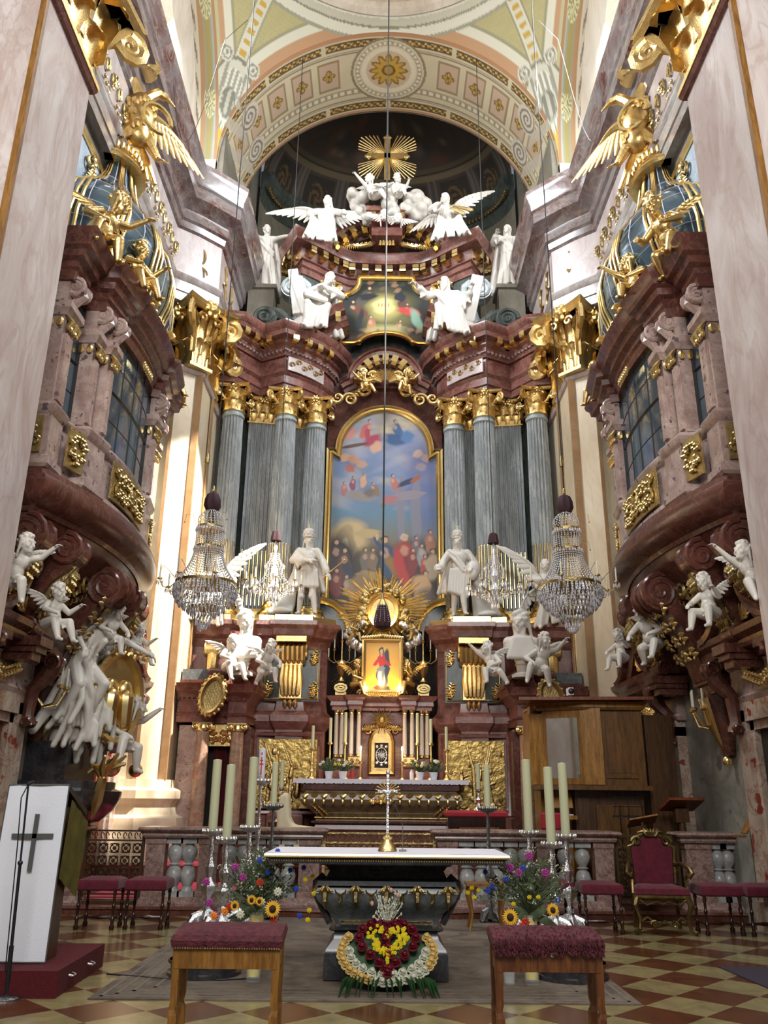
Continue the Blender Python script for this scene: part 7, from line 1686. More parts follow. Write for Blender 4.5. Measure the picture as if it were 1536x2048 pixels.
def small_chandelier(label, loc):
    t = thing('small_chandelier', label, 'chandelier', loc, group='small arm chandeliers')
    obj('stem', MB().lathe([(.01, 1.1), (.03, 1.0), (.05, .9), (.02, .8), (.06, .6), (.03, .5), (.1, .3), (.05, .15), (.12, 0), (.06, -.12), (.02, -.3)], n=14), M['crystal'], t)
    b = MB(); strings(b, .10, .78, .2, .5, 16, .013, 6, .04); drops(b, .22, .52, 16, .09); strings(b, .2, .5, .42, .02, 18, .013, 10, .1); drops(b, .44, .0, 26, .12); drops(b, .3, -.06, 20, .12); drops(b, .16, -.14, 14, .14); drops(b, .08, -.28, 8, .14); strings(b, .44, 0, .14, -.2, 20, .013, 7, -.05)
    tag(obj('crystals', b, M['crystal'], t), kind='stuff')
    obj('velvet_cover', MB().lathe([(.02, 1.32), (.09, 1.28), (.12, 1.16), (.13, 1.06), (.09, 1.08), (.02, 1.1)], n=16, flute=8, fd=.15), M['tassel'], t)
    for k in range(8):
        a = 2*PI*(k+.25)/8; dv = V((math.cos(a), math.sin(a), 0))
        a_ = obj('arm', MB().tube([dv*.08, dv*.3+V((0, 0, -.1)), dv*.5+V((0, 0, -.06)), dv*.6+V((0, 0, .08))], .012, 5).lathe([(.01, 0), (.045, .01), (.02, .03)], dv*.6+V((0, 0, .08)), 10), M['goldd'], t)
        obj('candle', MB().lathe([(.016, 0), (.016, .17), (.003, .22)], dv*.6+V((0, 0, .11)), 8), M['waxw'], a_)
        d = MB(); drops(d, .05, .06, 6, .12, .013); d.v = [(v[0]+dv.x*.6, v[1]+dv.y*.6, v[2]) for v in d.v]; tag(obj('arm_crystals', d, M['crystal'], a_), kind='stuff')
    return t
L1, L2 = at(412, 1165, Y=13.5), at(1140, 1170, Y=13.5)
cL = big_chandelier('large crystal crown chandelier hanging before the left cream pilaster', L1)
dup(cL, loc=L2, label='large crystal crown chandelier hanging before the right cream pilaster')
S1, S2 = at(547, 1175, Y=17.6), at(990, 1180, Y=17.6)
cS = small_chandelier('small many-armed chandelier hanging between left cream pilaster and king statue', S1)
dup(cS, loc=S2, label='small many-armed chandelier hanging beside the king with the orb on the right')
for (l, top, lb, r_) in ((L1+V((0, 0, 1.74)), 23.8, 'black rope holding the large left chandelier', .011), (L2+V((0, 0, 1.74)), 23.8, 'black rope holding the large right chandelier', .011), (S1+V((0, 0, 1.32)), 21.1, 'thin black rope of the small left chandelier, ending in the painted arch', .010), (S2+V((0, 0, 1.32)), 21.2, 'thin black rope of the small right chandelier, ending in the painted arch', .010)):
    tag(obj('chandelier_rope', MB().tube([l, V((l.x, l.y, top))], r_, 6), M['rope']), lb, 'rope')
p = at(765, 1205, Y=15)
t = thing('sanctuary_lamp', 'dark beaded hanging lamp on the long central rope, in front of golden sunburst', 'lamp', p)
obj('shade', MB().lathe([(.02, .08), (.05, .03), (.09, -.06), (.14, -.2), (.17, -.38), (.16, -.46), (.08, -.5), (.02, -.52)], n=32, flute=12, fd=.12), M['tassel'], t)
obj('top_cap', MB().lathe([(.015, .18), (.03, .12), (.03, .08), (.05, .04), (.06, .02), (.1, -.06), (.09, -.07)], n=14), M['goldd'], t)
o = MB()
for k in range(12):
    a = 2*PI*(k+.5)/12
    for j in range(9): r_ = .10+.075*j/8; o.ell((r_*math.cos(a), r_*math.sin(a), -.08-.3*j/8), .008, nu=5, nv=4)
tag(obj('bead_rows', o, M['linen'], t), kind='stuff')
tag(obj('central_rope', MB().tube([p+V((0, 0, .18)), V((p.x, p.y, 26.5))], .016, 6), M['rope']), 'long dark rope running straight down the centre of the photo', 'rope')
for sg in (-1, 1):
    a0_, a1_ = at(347 if sg < 0 else 1207, 170, X=sg*4.4), at(495 if sg < 0 else 1077, 40, Y=13.5)
    pts = [a0_.lerp(a1_, k/16)+V((0, 0, -2.6*math.sin(min(1, k/11)*PI)*(1-k/22))) for k in range(17)]
    tag(obj('hanging_cable', MB().tube(pts, .006, 5), M['black'] if sg < 0 else M['pewter']), 'slack %s cable looping under the %s side of the painted vault' % (('dark', 'left') if sg < 0 else ('pale', 'right')), 'cable')
M['railm'] = marble('mottled_rail_marble', hexc('#6d534c'), hexc('#937870'), hexc('#b9a79d'), 4, 9, .5, .22)
M['balus'] = marble('grey_baluster_marble', hexc('#8c8d8e'), hexc('#b6b6b3'), hexc('#6a6a6a'), 3, 6, .4, .3)
RY = 12.9
rail = thing('communion_rail', 'low marble balustrade with pink top and grey balusters across the sanctuary', 'balustrade', (0, RY, 0))
capp = [(-.01, 1.0), (.02, 1.0), (.04, 1.03), (.03, 1.06), (.08, 1.08), (.1, 1.11), (.08, 1.14), (-.01, 1.15)]
def railseg(x0, x1, piers, bal, cen=None):
    pl = [(x0, RY-.14), (x1, RY-.14), (x1, RY+.14), (x0, RY+.14)]
    obj('top_slab', MB().mould(pl, [(-.14, .98)]+capp+[(-.14, 1.15)], closed=True, flip=-1), M['railm'], rail, world=True)
    obj('plinth', MB().mould(pl, [(-.14, 0), (.06, 0), (.06, .14), (.02, .18), (.0, .22), (-.14, .22)], closed=True, flip=-1), M['railm'], rail, world=True)
    for (a, b_) in piers:
        obj('pier', MB().mould([(a, RY-.12), (b_, RY-.12), (b_, RY+.12), (a, RY+.12)], [(0, .2), (.0, .28), (-.015, .3), (-.015, .9), (0, .92), (0, 1.0), (-.05, 1.0)], closed=True, flip=-1).box((a+.02, RY-.09, .2), (b_-.02, RY+.09, .98)), M['railm'], rail, world=True)
    for x in bal:
        o = MB().lathe([(.09, .28), (.075, .32), (.06, .35), (.10, .42), (.118, .5), (.09, .58), (.055, .62), (.09, .64), (.055, .66), (.09, .71), (.118, .79), (.10, .86), (.06, .9), (.08, .93), (.08, .95)], (x, RY, 0), 14).box((x-.115, RY-.1, .2), (x+.115, RY+.1, .29)).box((x-.115, RY-.1, .92), (x+.115, RY+.1, 1.0))
        obj('baluster', o, M['balus'], rail, world=True)
def rng(a, b, n): return [a+(b-a)*(k+.5)/n for k in range(n)]
railseg(-5.1, -4.3, [(-4.7, -4.34)], [-4.95, -4.8])
railseg(-3.38, -.86, [(-3.38, -3.08), (-2.62, -2.32), (-1.18, -.86)], rng(-3.06, -2.66, 2)+rng(-2.28, -1.22, 5))
railseg(.82, 3.36, [(.82, 1.12), (2.23, 2.52), (3.06, 3.36)], rng(1.14, 2.2, 5)+rng(2.54, 3.04, 2))
railseg(4.34, 5.1, [(4.38, 4.78)], rng(4.8, 5.08, 2))
tag(obj('rail_step', MB().mould([(-5.1, 12.62), (-1.2, 12.62), (-.9, 12.5), (.9, 12.5), (1.2, 12.62), (5.1, 12.62)], [(-.5, 0), (0, 0), (0, .06), (.03, .08), (.02, .11), (-.5, .11)], flip=-1), M['redd']), 'long low reddish marble step running along the foot of the rail', 'step')
def grille(label, x0, x1, z0, z1, mt, seed, n=5):
    t = thing('iron_gate', label, 'gate', ((x0+x1)/2, RY-.02, z0))
    fr_ = MB(); w = .02
    for x in (x0, x1): fr_.box((x-w, RY-w, z0), (x+w, RY+w, z1))
    for z in (z0, z1, z1-.13, z0+.1): fr_.box((x0, RY-w*.7, z-w*.6), (x1, RY+w*.7, z+w*.6))
    obj('frame', fr_, M[mt], t, world=True)
    o = MB(); W_, H_ = x1-x0, z1-z0; st = W_/n
    for k in range(n):
        cx = x0+st*(k+.5); m = max(2, round((H_-.26)/st))
        for j in range(m):
            cz = z0+.12+(H_-.27)*(j+.5)/m; q = min(st, (H_-.27)/m)*.48
            o.tube([(cx+q*.78*math.cos(a), RY, cz+q*.78*math.sin(a)) for a in [PI*i/8 for i in range(16)]], .009, 4, closed=True)
            for sx in (-1, 1):
                for sz in (-1, 1): o.tube([(cx+sx*q*(.5+.35*math.cos(i*.7)*(1-i/10)), RY-.01, cz+sz*q*(.5+.35*math.sin(i*.7)*(1-i/10))) for i in range(9)], .007, 4)
            o.ell((cx, RY-.01, cz), (.03, .015, .03), nu=6, nv=4)
        for sx in (-1, 1): o.tube([(cx+sx*st*.22+st*.18*math.cos(i*.8)*(1-i/9), RY, z1-.065+.045*math.sin(i*.8)) for i in range(8)], .007, 4)
    obj('scrollwork', o, M[mt], t, world=True); return t
grille('dark wrought-iron scroll gate in the rail behind the two left stools', -4.26, -3.44, .14, 1.08, 'iron', 1, 5)
grille('gilded scrollwork gate in the middle of the rail behind the altar table', -.82, .78, .14, 1.08, 'goldd', 2, 9)
grille('dark gilt iron scroll gate in the rail behind the throne chair', 3.42, 4.3, .14, 1.08, 'iron', 3, 5)
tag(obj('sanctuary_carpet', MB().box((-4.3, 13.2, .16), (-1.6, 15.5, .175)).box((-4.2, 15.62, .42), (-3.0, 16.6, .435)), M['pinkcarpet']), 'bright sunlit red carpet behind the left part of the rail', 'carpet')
m, nt, b_ = _nt('faded_rug'); L_ = nt.links.new
tc = N(nt, 'ShaderNodeTexCoord'); n1 = N(nt, 'ShaderNodeTexNoise', Scale=2.2, Detail=9.0, Roughness=.7, Distortion=.8); L_(tc.outputs['Object'], n1.inputs[0])
L_(ramp(nt, n1.outputs[0], [(.35, hexc('#463b33')), (.5, hexc('#665a4e')), (.7, hexc('#7f7264'))]), b_.inputs['Base Color']); b_.inputs['Roughness'].default_value = .95; M['rug'] = m
M['rugline'] = plain('rug_border', hexc('#6f6458'), .95, var=.2, vscale=20)
rg = thing('faded_carpet', 'worn grey-brown carpet spread under the stone altar table', 'carpet', (-.1, 9.9, 0))
obj('pile', MB().box((-2.35, 7.58, .001), (2.12, 12.45, .012)), M['rug'], rg, world=True)
o = MB()
for k in (.07, .17, .28, .42): 
    for (a, c) in (((-2.35+k, 7.58+k), (2.12-k, 7.60+k+.01)), ((-2.35+k, 7.58+k), (-2.33+k+.01, 12.45-k)), ((2.10-k, 7.58+k), (2.12-k+.01, 12.45-k))): o.box((a[0], a[1], .0121), (c[0], c[1], .0145))
obj('border_lines', o, M['rugline'], rg, world=True)
tag(obj('dark_mat', MB().add([(3.38, 9.25, .001), (5.0, 9.25, .001), (5.0, 7.0, .001), (3.45, 8.1, .001), (3.38, 9.25, .012), (5.0, 9.25, .012), (5.0, 7.0, .012), (3.45, 8.1, .012)], [(0, 1, 2, 3), (7, 6, 5, 4), (0, 4, 5, 1), (1, 5, 6, 2), (2, 6, 7, 3), (3, 7, 4, 0)]), plain('dark_violet_mat', (.035, .025, .04), .9), smooth=0), 'dark violet floor mat lying on the tiles at the right photo edge', 'carpet')
tag(obj('floor_cable', MB().tube([(-2.5, 8.55, .012), (-1.9, 8.35, .012), (-1.4, 8.3, .02), (-1.1, 8.4, .02)], .008, 5), M['black']), 'thin black cable on the tiles between red platform and left kneeler', 'cable')
AXc = .06
al = thing('stone_altar', 'dark marble altar table with gilt-edged slab and gilt leaf swags', 'altar', (AXc, 8.7, 0))
def ar_(hw, y0, y1): return [(AXc-hw, y0), (AXc+hw, y0), (AXc+hw, y1), (AXc-hw, y1)]
obj('pedestal', MB().mould(ar_(.50, 8.38, 9.1), [(-.3, .02), (.06, .02), (.06, .22), (.04, .27), (-.02, .34), (-.03, .4), (.02, .42), (.02, .44), (-.3, .46)], closed=True, flip=-1), M['stone_dark'], al, world=True)
obj('bowl', MB().mould(ar_(.46, 8.42, 9.06), [(-.3, .44), (.0, .44), (.02, .5), (.06, .56), (.12, .62), (.17, .68), (.19, .74), (.17, .78), (.11, .80), (.12, .84), (-.3, .84)], closed=True, flip=-1), M['stone_mid'], al, world=True)
obj('neck', MB().mould(ar_(.50, 8.38, 9.1), [(-.3, .80), (.14, .80), (.13, .84), (.06, .86), (.03, .92), (.06, .96), (.10, .97), (.10, 1.01), (-.3, 1.01)], closed=True, flip=-1), M['stone_dark'], al, world=True)
obj('slab', MB().mould(ar_(1.06, 8.02, 9.0), [(-.5, 1.0), (0, 1.0), (.0, 1.035), (.03, 1.05), (.03, 1.08), (-.5, 1.085)], closed=True, flip=-1), M['stone_dark'], al, world=True)
o = MB().mould(ar_(1.07, 8.01, 9.01), [(0, 1.055), (.025, 1.055), (.03, 1.068), (.025, 1.084), (0, 1.086)], closed=True, flip=-1)
for k in range(96): o.ell((AXc-1.04+2.08*(k+.5)/96, 8.005, 1.025), (.007, .007, .010), nu=5, nv=4)
obj('gilt_edge', o, M['golds'], al, world=True)
o = MB(); Yf = 8.42-.21
for k in range(5):
    x = AXc-.56+1.12*k/4
    for j in (-2, -1, 0, 1, 2): o.tube([(x+j*.008, Yf+.02, .80), (x+j*.028, Yf-.01, .765-.004*abs(j)), (x+j*.040, Yf-.0, .735+.008*abs(j))], [.008, .011, .004], 5)
    o.tube([(x, Yf+.01, .75), (x, Yf+.0, .68), (x, Yf+.08, .60)], [.03, .024, .006], 6)
    if k < 4:
        xx = x+.14; o.tube([(xx-.05*math.cos(a), Yf+.01, .77-.035*math.sin(a)) for a in [PI*i/6 for i in range(7)]], .006, 4); o.tube([(xx, Yf+.01, .72), (xx+.01, Yf+.02, .69), (xx-.01, Yf+.03, .66)], [.018, .012, .015], 5)
obj('gilt_leaves', o, M['goldd'], al, world=True)
obj('gilt_fillet', arcm([(AXc-.42, .47), (AXc-.42, .49), (AXc+.42, .49), (AXc+.42, .47)], [(0, 0), (0, .02), (.006, .02), (.006, 0)], 8.41, closed=True), M['goldd'], al, world=True)
for q in (-1, 1):
    o = MB().tube([(AXc+q*.58, 8.4, .88), (AXc+q*.65, 8.4, .81), (AXc+q*.645, 8.4, .72), (AXc+q*.60, 8.4, .62), (AXc+q*.52, 8.42, .47)], [.03, .042, .045, .035, .03], 8)
    obj('corner_volute', o, M['stone_dark'], al, world=True)
    obj('corner_gilding', MB().tube([(AXc+q*.62, 8.35, .83), (AXc+q*.66, 8.35, .76), (AXc+q*.63, 8.36, .68)], [.02, .028, .01], 6), M['goldd'], al, world=True)
cl = MB().grid(lambda u, v: (AXc-1.09+2.18*u, 8.0+.98*v, 1.0885+.002*math.sin(u*9)*math.sin(v*4)), 40, 12).box((AXc-1.09, 7.99, 1.065), (AXc+1.09, 7.998, 1.09)).box((AXc-1.09, 8.0, 1.086), (AXc+1.09, 8.98, 1.088))
tag(obj('altar_linen', cl, M['linen']), 'plain white cloth lying on the front stone altar table', 'tablecloth')
t = thing('standing_crucifix', 'silver standing crucifix with rays and gilt foot on the front altar', 'crucifix', (.065, 8.35, 1.092))
obj('foot', MB().lathe([(.09, 0), (.085, .02), (.07, .05), (.045, .08), (.035, .10), (.045, .12), (.02, .14), (.015, .18)], n=14, sy=.7), M['gold'], t)
obj('shaft', MB().box((-.011, -.011, .15), (.011, .011, .68)).box((-.075, -.01, .52), (.075, .01, .545)).ell((0, 0, .70), (.02, .015, .03)).ell((-.085, 0, .532), .015).ell((.085, 0, .532), .015), M['silver'], t)
o = MB()
for k in range(20):
    a = 2*PI*(k+.5)/20
    if abs(math.sin(2*a)) > .3: o.tube([(.03*math.cos(a), .005, .53+.03*math.sin(a)), (.12*math.cos(a), .005, .53+.10*math.sin(a))], [.003, .005], 4)
obj('rays', o, M['gold'], t)
o = MB().cone((0, -.02, .47), (0, -.02, .41), .014, .009, 6).cone((-.05, -.018, .54), (0, -.02, .50), .006, .01, 5).cone((.05, -.018, .54), (0, -.02, .50), .006, .01, 5).cone((0, -.02, .50), (0, -.02, .46), .015, .013, 6).ell((0, -.024, .525), .011, nu=6, nv=5)
obj('corpus', o, M['silver'], t)
t = thing('table_microphone', 'small grey stick microphone on square foot, right of the altar crucifix', 'microphone', (.21, 8.42, 1.092))
obj('foot', MB().obox((0, 0, .005), (.035, .035, .005)), M['pewter'], t); obj('gooseneck', MB().tube([(0, 0, .01), (0, 0, .22), (-.02, 0, .3), (-.08, 0, .42)], .004, 5), M['pewter'], t); obj('capsule', MB().ell((-.085, 0, .43), (.010, .010, .016)), M['black'], t)
M['rosered'] = plain('crimson_petals', (.14, .003, .012), .6, var=.3, vscale=30); M['roseyel'] = plain('butter_petals', (.66, .47, .16), .6, var=.15, vscale=30); M['rosewhite'] = plain('ivory_petals', (.62, .62, .50), .6, var=.1, vscale=30); M['yel'] = plain('bright_yellow_petals', (.72, .56, .01), .6, var=.2, vscale=30)
M['blue'] = plain('cornflower_blue', (.02, .06, .45), .6, var=.3, vscale=30); M['mag'] = plain('magenta_petals', (.32, .03, .22), .6, var=.3, vscale=30); M['orange'] = plain('orange_petals', (.75, .22, .01), .6, var=.2, vscale=30); M['sunp'] = plain('sunflower_petals', (.78, .42, .02), .6, var=.15, vscale=20); M['brown'] = plain('seed_brown', (.035, .015, .006), .8); M['poppy'] = plain('poppy_red', (.42, .03, .01), .6, var=.2, vscale=20); M['pinkp'] = plain('pale_pink_petals', (.6, .33, .28), .6)
def rose_geo(r_=.045, seed=0):
    b = MB(); rnd = random.Random(seed); b.ell((0, 0, 0), (r_*.45, r_*.45, r_*.55), nu=8, nv=6)
    for lay, (n, rr, ht) in enumerate(((3, .42, .62), (5, .68, .5), (6, .92, .32))):
        for k in range(n):
            a = 2*PI*(k+.5*lay)/n+rnd.uniform(-.2, .2); c = V((math.cos(a), math.sin(a), 0)); s_ = V((-c.y, c.x, 0)); rows = []
            for i in range(4):
                t_ = i/3; w = r_*.55*(.5+.7*math.sin(t_*2.4)); o_ = c*(r_*(rr*.55+rr*.5*t_))+V((0, 0, r_*(-.45+ht*1.5*t_-.25*(t_**3)*lay)))
                rows.append([o_-s_*w+c*(-.12*r_), o_+c*.04*r_, o_+s_*w+c*(-.12*r_)])
            vs = [p for q in rows for p in q]; vs += [p-c*.06*r_ for p in vs]; fs = []
            for i in range(3):
                for j in range(2): f = (i*3+j, i*3+j+1, i*3+j+4, i*3+j+3); fs.append(f); fs.append(tuple(reversed([q+12 for q in f])))
            rim = [0, 1, 2, 5, 8, 11, 10, 9, 6, 3]
            for i in range(10): a1, b1 = rim[i], rim[(i+1) % 10]; fs.append((b1, a1, a1+12, b1+12))
            b.add(vs, fs)
    return b
ar = thing('rose_heart_arrangement', 'heart-shaped arrangement of red, yellow and white roses leaning on the stone altar', 'flower arrangement', (.07, 7.86, .05))
TI = R(-38)   # leaning back
def hp3(u, v, d=0):  # u right, v up in the heart plane, d outward
    return V((u, v*math.sin(-TI)*1.0*0+v*math.cos(R(52)), v*math.sin(R(52))+.0))+V((0, -d*math.sin(R(52)), d*math.cos(R(52))))
def heart(t_, s_=1.0): return (s_*16*math.sin(t_)**3/16, s_*(13*math.cos(t_)-5*math.cos(2*t_)-2*math.cos(3*t_)-math.cos(4*t_))/16)
rm = {k: [mesh_of('rose', rose_geo(.05, s_), M[k]) for s_ in (1, 2)] for k in ('rosered', 'roseyel', 'rosewhite')}
rnd = random.Random(9)
back = MB().add([hp3(.40*math.cos(a), .30+.27*math.sin(a), -.03) for a in [2*PI*k/24 for k in range(24)]]+[hp3(.36*math.cos(a), .30+.25*math.sin(a), -.10) for a in [2*PI*k/24 for k in range(24)]], [tuple(range(24)), tuple(range(47, 23, -1))]+[(k, 24+k, 24+(k+1) % 24, (k+1) % 24) for k in range(24)])
obj('foam_base', back, M['leafd'], ar, smooth=0)
def put_rose(kind, u, v, d=.02, sc=1.0):
    o = link('rose', rm[kind][rnd.randint(0, 1)], ar); o.location = hp3(u, v, d); o.rotation_euler = (R(38)+rnd.uniform(-.3, .3), rnd.uniform(-.3, .3), rnd.uniform(0, 6)); o.scale = (sc,)*3
    o.rotation_euler = (R(52)*.75+rnd.uniform(-.25, .25), rnd.uniform(-.25, .25), 0)
for k in range(22):
    u, v = heart(2*PI*(k+.5)/22, .25); put_rose('rosered', u, .36+v*.95, .05, .95)
for k in range(4): put_rose('rosered', rnd.uniform(-.05, .05), .42-.06*k+.02, .07, .95)
for k in range(7): put_rose('rosered', (k-3)*.035, .54+.01*abs(k-3), .05, .8)
for k in range(26):
    a = R(150+240*k/25); put_rose('roseyel' if (k < 11 or k > 18) else 'rosewhite', .40*math.cos(a), .31+.26*math.sin(a), .02, .92)
for k in range(12):
    a = R(185+170*k/11); put_rose('rosewhite', .335*math.cos(a), .33+.22*math.sin(a), .03, .85)
o = MB()
for k in range(190):
    t_ = rnd.uniform(0, 2*PI); u, v = heart(t_, rnd.uniform(.09, .185)); p_ = hp3(u, .37+v, .06+rnd.uniform(0, .02))
    for j in range(5): a = j*2*PI/5; o.ell(p_+V((.009*math.cos(a), 0, .009*math.sin(a))), (.008, .005, .008), nu=5, nv=4)
tag(obj('yellow_blossoms', o, M['yel'], ar), kind='stuff')
for k in range(22):
    a = R(190+160*k/21); q = V((.30*math.cos(a)*1.15, -.02, .08)); e = V((.42*math.cos(a)+rnd.uniform(-.04, .04), -.16+.1*math.sin(a)*0-rnd.uniform(0, .05), -.035)); md = q.lerp(e, .5)+V((0, -.05, .04))
    obj('leaf', MB().tube([q, md, e], [.014, .034, .004], 6, flat=.25), M['leafd'], ar)
o = MB()
for k in range(60):
    e = V((rnd.uniform(-.13, .13), rnd.uniform(-.03, .1)+.28, rnd.uniform(.50, .72))); s0 = V((0, .30, .42)); o.tube([s0, s0.lerp(e, .6), e], .002, 3); o.ell(e, (.009, .009, .014), nu=5, nv=4); o.ell(s0.lerp(e, .7), .01, nu=5, nv=4)
tag(obj('white_sprigs', o, M['rosewhite'], ar), kind='stuff')
for k, (x, z) in enumerate(((-.14, .62), (.03, .73), (.09, .69))): obj('pink_bud', MB().ell((x, .25, z), (.016, .016, .022)), M['pinkp'], ar)
def sunflower(b_p, b_d, c, r_, nrm):
    nrm = V(nrm).normalized(); u = nrm.orthogonal().normalized(); w = nrm.cross(u)
    for k in range(20):
        a = 2*PI*k/20; d = u*math.cos(a)+w*math.sin(a); b_p.tube([c+d*r_*.35, c+d*r_*.7+nrm*.004, c+d*r_*(1.0 if k % 2 else .92)], [r_*.08, r_*.12, r_*.02], 4, flat=.4)
    b_d.ell(c+nrm*.004, (r_*.42, r_*.42, r_*.42), nu=12, nv=6)
def bouquet(side, loc, suns, label, vl):
    v_ = thing('glass_vase', vl, 'vase', loc)
    obj('glass_wall', MB().lathe([(.06, .0), (.065, .02), (.075, .56), (.071, .56), (.061, .03), (.01, .02)], n=20), M['glass'], v_)
    obj('yellow_wrap', MB().grid(lambda u, v: ((.052+.006*math.sin(u*40)*v+.01*v)*math.cos(2*PI*u), (.052+.006*math.sin(u*40)*v+.01*v)*math.sin(2*PI*u), .04+.5*v), 40, 8), M['yel'], v_)
    t = thing('wildflower_bouquet', label, 'flowers', loc+V((0, 0, .56)))
    rr = random.Random(side+5); st = MB(); lf = MB(); wh = MB()
    def tip(): a = rr.uniform(0, 2*PI); e = rr.uniform(.15, 1.45); R_ = rr.uniform(.25, .46); return V((math.cos(a)*math.cos(e)*R_*1.05, math.sin(a)*math.cos(e)*R_*.7, .05+math.sin(e)*R_*1.15))
    for k in range(170):
        e = tip(); m_ = e*.5+V((0, 0, .04)); st.tube([(0, 0, 0), m_, e], [.003, .003, .002], 3)
        for j in range(5):
            q = m_.lerp(e, rr.random()); dr = V((rr.uniform(-1, 1), rr.uniform(-1, 1), rr.uniform(-.2, 1))).normalized()*rr.uniform(.02, .06); lf.tube([q, q+dr*.5, q+dr], [.003, .008, .002], 4, flat=.3)
        if k % 3 == 0: [wh.ell(e+V((rr.uniform(-.02, .02), rr.uniform(-.02, .02), rr.uniform(-.02, .02))), .006, nu=5, nv=4) for _ in range(4)]
    for k in range(9): e = V((rr.uniform(-.25, .25), -.1, rr.uniform(-.08, .1))); lf.tube([(0, 0, 0), e*.6, e], [.01, .04, .004], 6, flat=.25)
    tag(obj('stems', st, M['leafg'], t), kind='stuff'); tag(obj('foliage', lf, M['leafg'], t), kind='stuff'); tag(obj('tiny_white_flowers', wh, M['rosewhite'], t), kind='stuff')
    for (x, y, z, r_) in suns:
        s_ = MB(); d_ = MB(); sunflower(s_, d_, V((x, y, z)), r_, (x*.8, -1, .1)); p_ = obj('sunflower', s_, M['sunp'], t); obj('seed_disc', d_, M['brown'], p_)
    def small(kind, nm, n, r_, spots=None):
        for k in range(n):
            c = spots[k] if spots else (lambda e: V((e.x, -abs(e.y)-.02, e.z)))(tip()); c = V(c); b = MB()
            for j in range(9): a = j*2*PI/9; b.tube([c, c+V((math.cos(a)*r_*.6, -.006, math.sin(a)*r_*.6)), c+V((math.cos(a)*r_, .0, math.sin(a)*r_))], [r_*.15, r_*.3, r_*.12], 5, flat=.5)
            b.ell(c+V((0, -.01, 0)), r_*.3, nu=6, nv=5); obj(nm, b, M[kind], t)
    S_ = -1 if side < 0 else 1
    if side < 0:
        small('blue', 'cornflower', 7, .026, [(.18, -.15, .52), (.02, -.15, .44), (.10, -.15, .34), (.42, -.1, .38), (.30, -.12, .36), (.40, -.1, -.02), (.36, -.1, .2)])
        small('mag', 'magenta_flower', 5, .036, [(-.20, -.15, .38), (-.46, -.1, .25), (-.42, -.1, .08), (-.12, -.18, .30), (-.36, -.1, -.02)])
        small('yel', 'yellow_flower', 6, .024, [(.44, -.1, .28), (.5, -.05, .3), (.52, -.05, .16), (.38, -.1, .48), (.48, -.05, .02), (.47, -.05, -.06)])
        small('poppy', 'red_flower', 4, .036, [(.04, -.2, .26), (-.22, -.18, .06), (.18, -.2, -.04), (.06, -.2, -.1)]); small('orange', 'orange_flower', 2, .035, [(-.36, -.16, -.02), (-.26, -.18, .02)])
        small('rosewhite', 'thistle', 3, .04, [(-.12, -.2, .0), (.06, -.2, .1), (.2, -.15, .18)])
    else:
        small('mag', 'magenta_flower', 4, .04, [(.0, -.15, .50), (-.18, -.15, .40), (.14, -.15, .36), (-.1, -.15, .36)])
        small('blue', 'cornflower', 6, .026, [(-.4, -.1, .36), (-.22, -.15, .30), (-.38, -.1, .2), (-.06, -.15, .40), (.24, -.15, .14), (-.34, -.1, .24)])
        small('yel', 'yellow_flower', 7, .022, [(-.52, -.05, .22), (-.56, -.05, .18), (-.46, -.05, .2), (-.16, -.15, .1), (-.02, -.18, .16), (.06, -.18, .16), (-.5, -.05, .14)])
        small('poppy', 'red_flower', 3, .042, [(-.1, -.2, -.08), (-.07, -.2, -.04), (.26, -.12, -.12)])
        small('leafg', 'wheat_ear', 3, .03, [(.24, -.12, .26), (.2, -.12, .2), (.0, -.18, .24)])
    return t
bouquet(-1, V((-1.12, 8.3, .013)), [(.17, -.24, .05, .075), (-.17, -.22, .07, .045), (.05, -.24, .11, .04), (-.02, -.24, .12, .045)], 'wild bouquet with sunflowers and blue cornflowers left of the stone altar', 'tall glass vase lined with yellow paper, left of the stone altar')
bouquet(1, V((1.36, 8.3, .013)), [(-.20, -.2, .0, .075), (.18, -.2, .06, .06)], 'wild bouquet with magenta flowers and two sunflowers right of the stone altar', 'tall glass vase lined with yellow paper, right of the stone altar')
v2 = thing('paper_vase', 'small glass with white paper standing left of the right bouquet vase', 'vase', (1.16, 8.3, .013)); obj('glass_wall', MB().lathe([(.05, 0), (.055, .4), (.052, .4), (.047, .01)], n=16), M['glass'], v2); obj('white_paper', MB().lathe([(.035, .1), (.042, .34), (.03, .35)], n=14), M['linen'], v2)
for q, x in ((-1, -1.62), (1, 1.78)):
    t = thing('round_plinth', 'low dark round plinth on the carpet behind the %s kneeler' % ('left' if q < 0 else 'right'), 'plinth', (x, 8.62, .013)); obj('drum', MB().lathe([(.34, 0), (.34, .03), (.31, .04), (.31, .1), (.32, .11), (.32, .13), (.05, .13)], n=36), M['stone_dark'], t); obj('top_moulding', MB().lathe([(.325, .105), (.335, .11), (.335, .12), (.325, .13)], n=36), M['woodd'], t)
M['damask'] = plain('oxblood_damask', (.085, .014, .021), .8, bump=.6, bscale=60, var=.55, vscale=26)
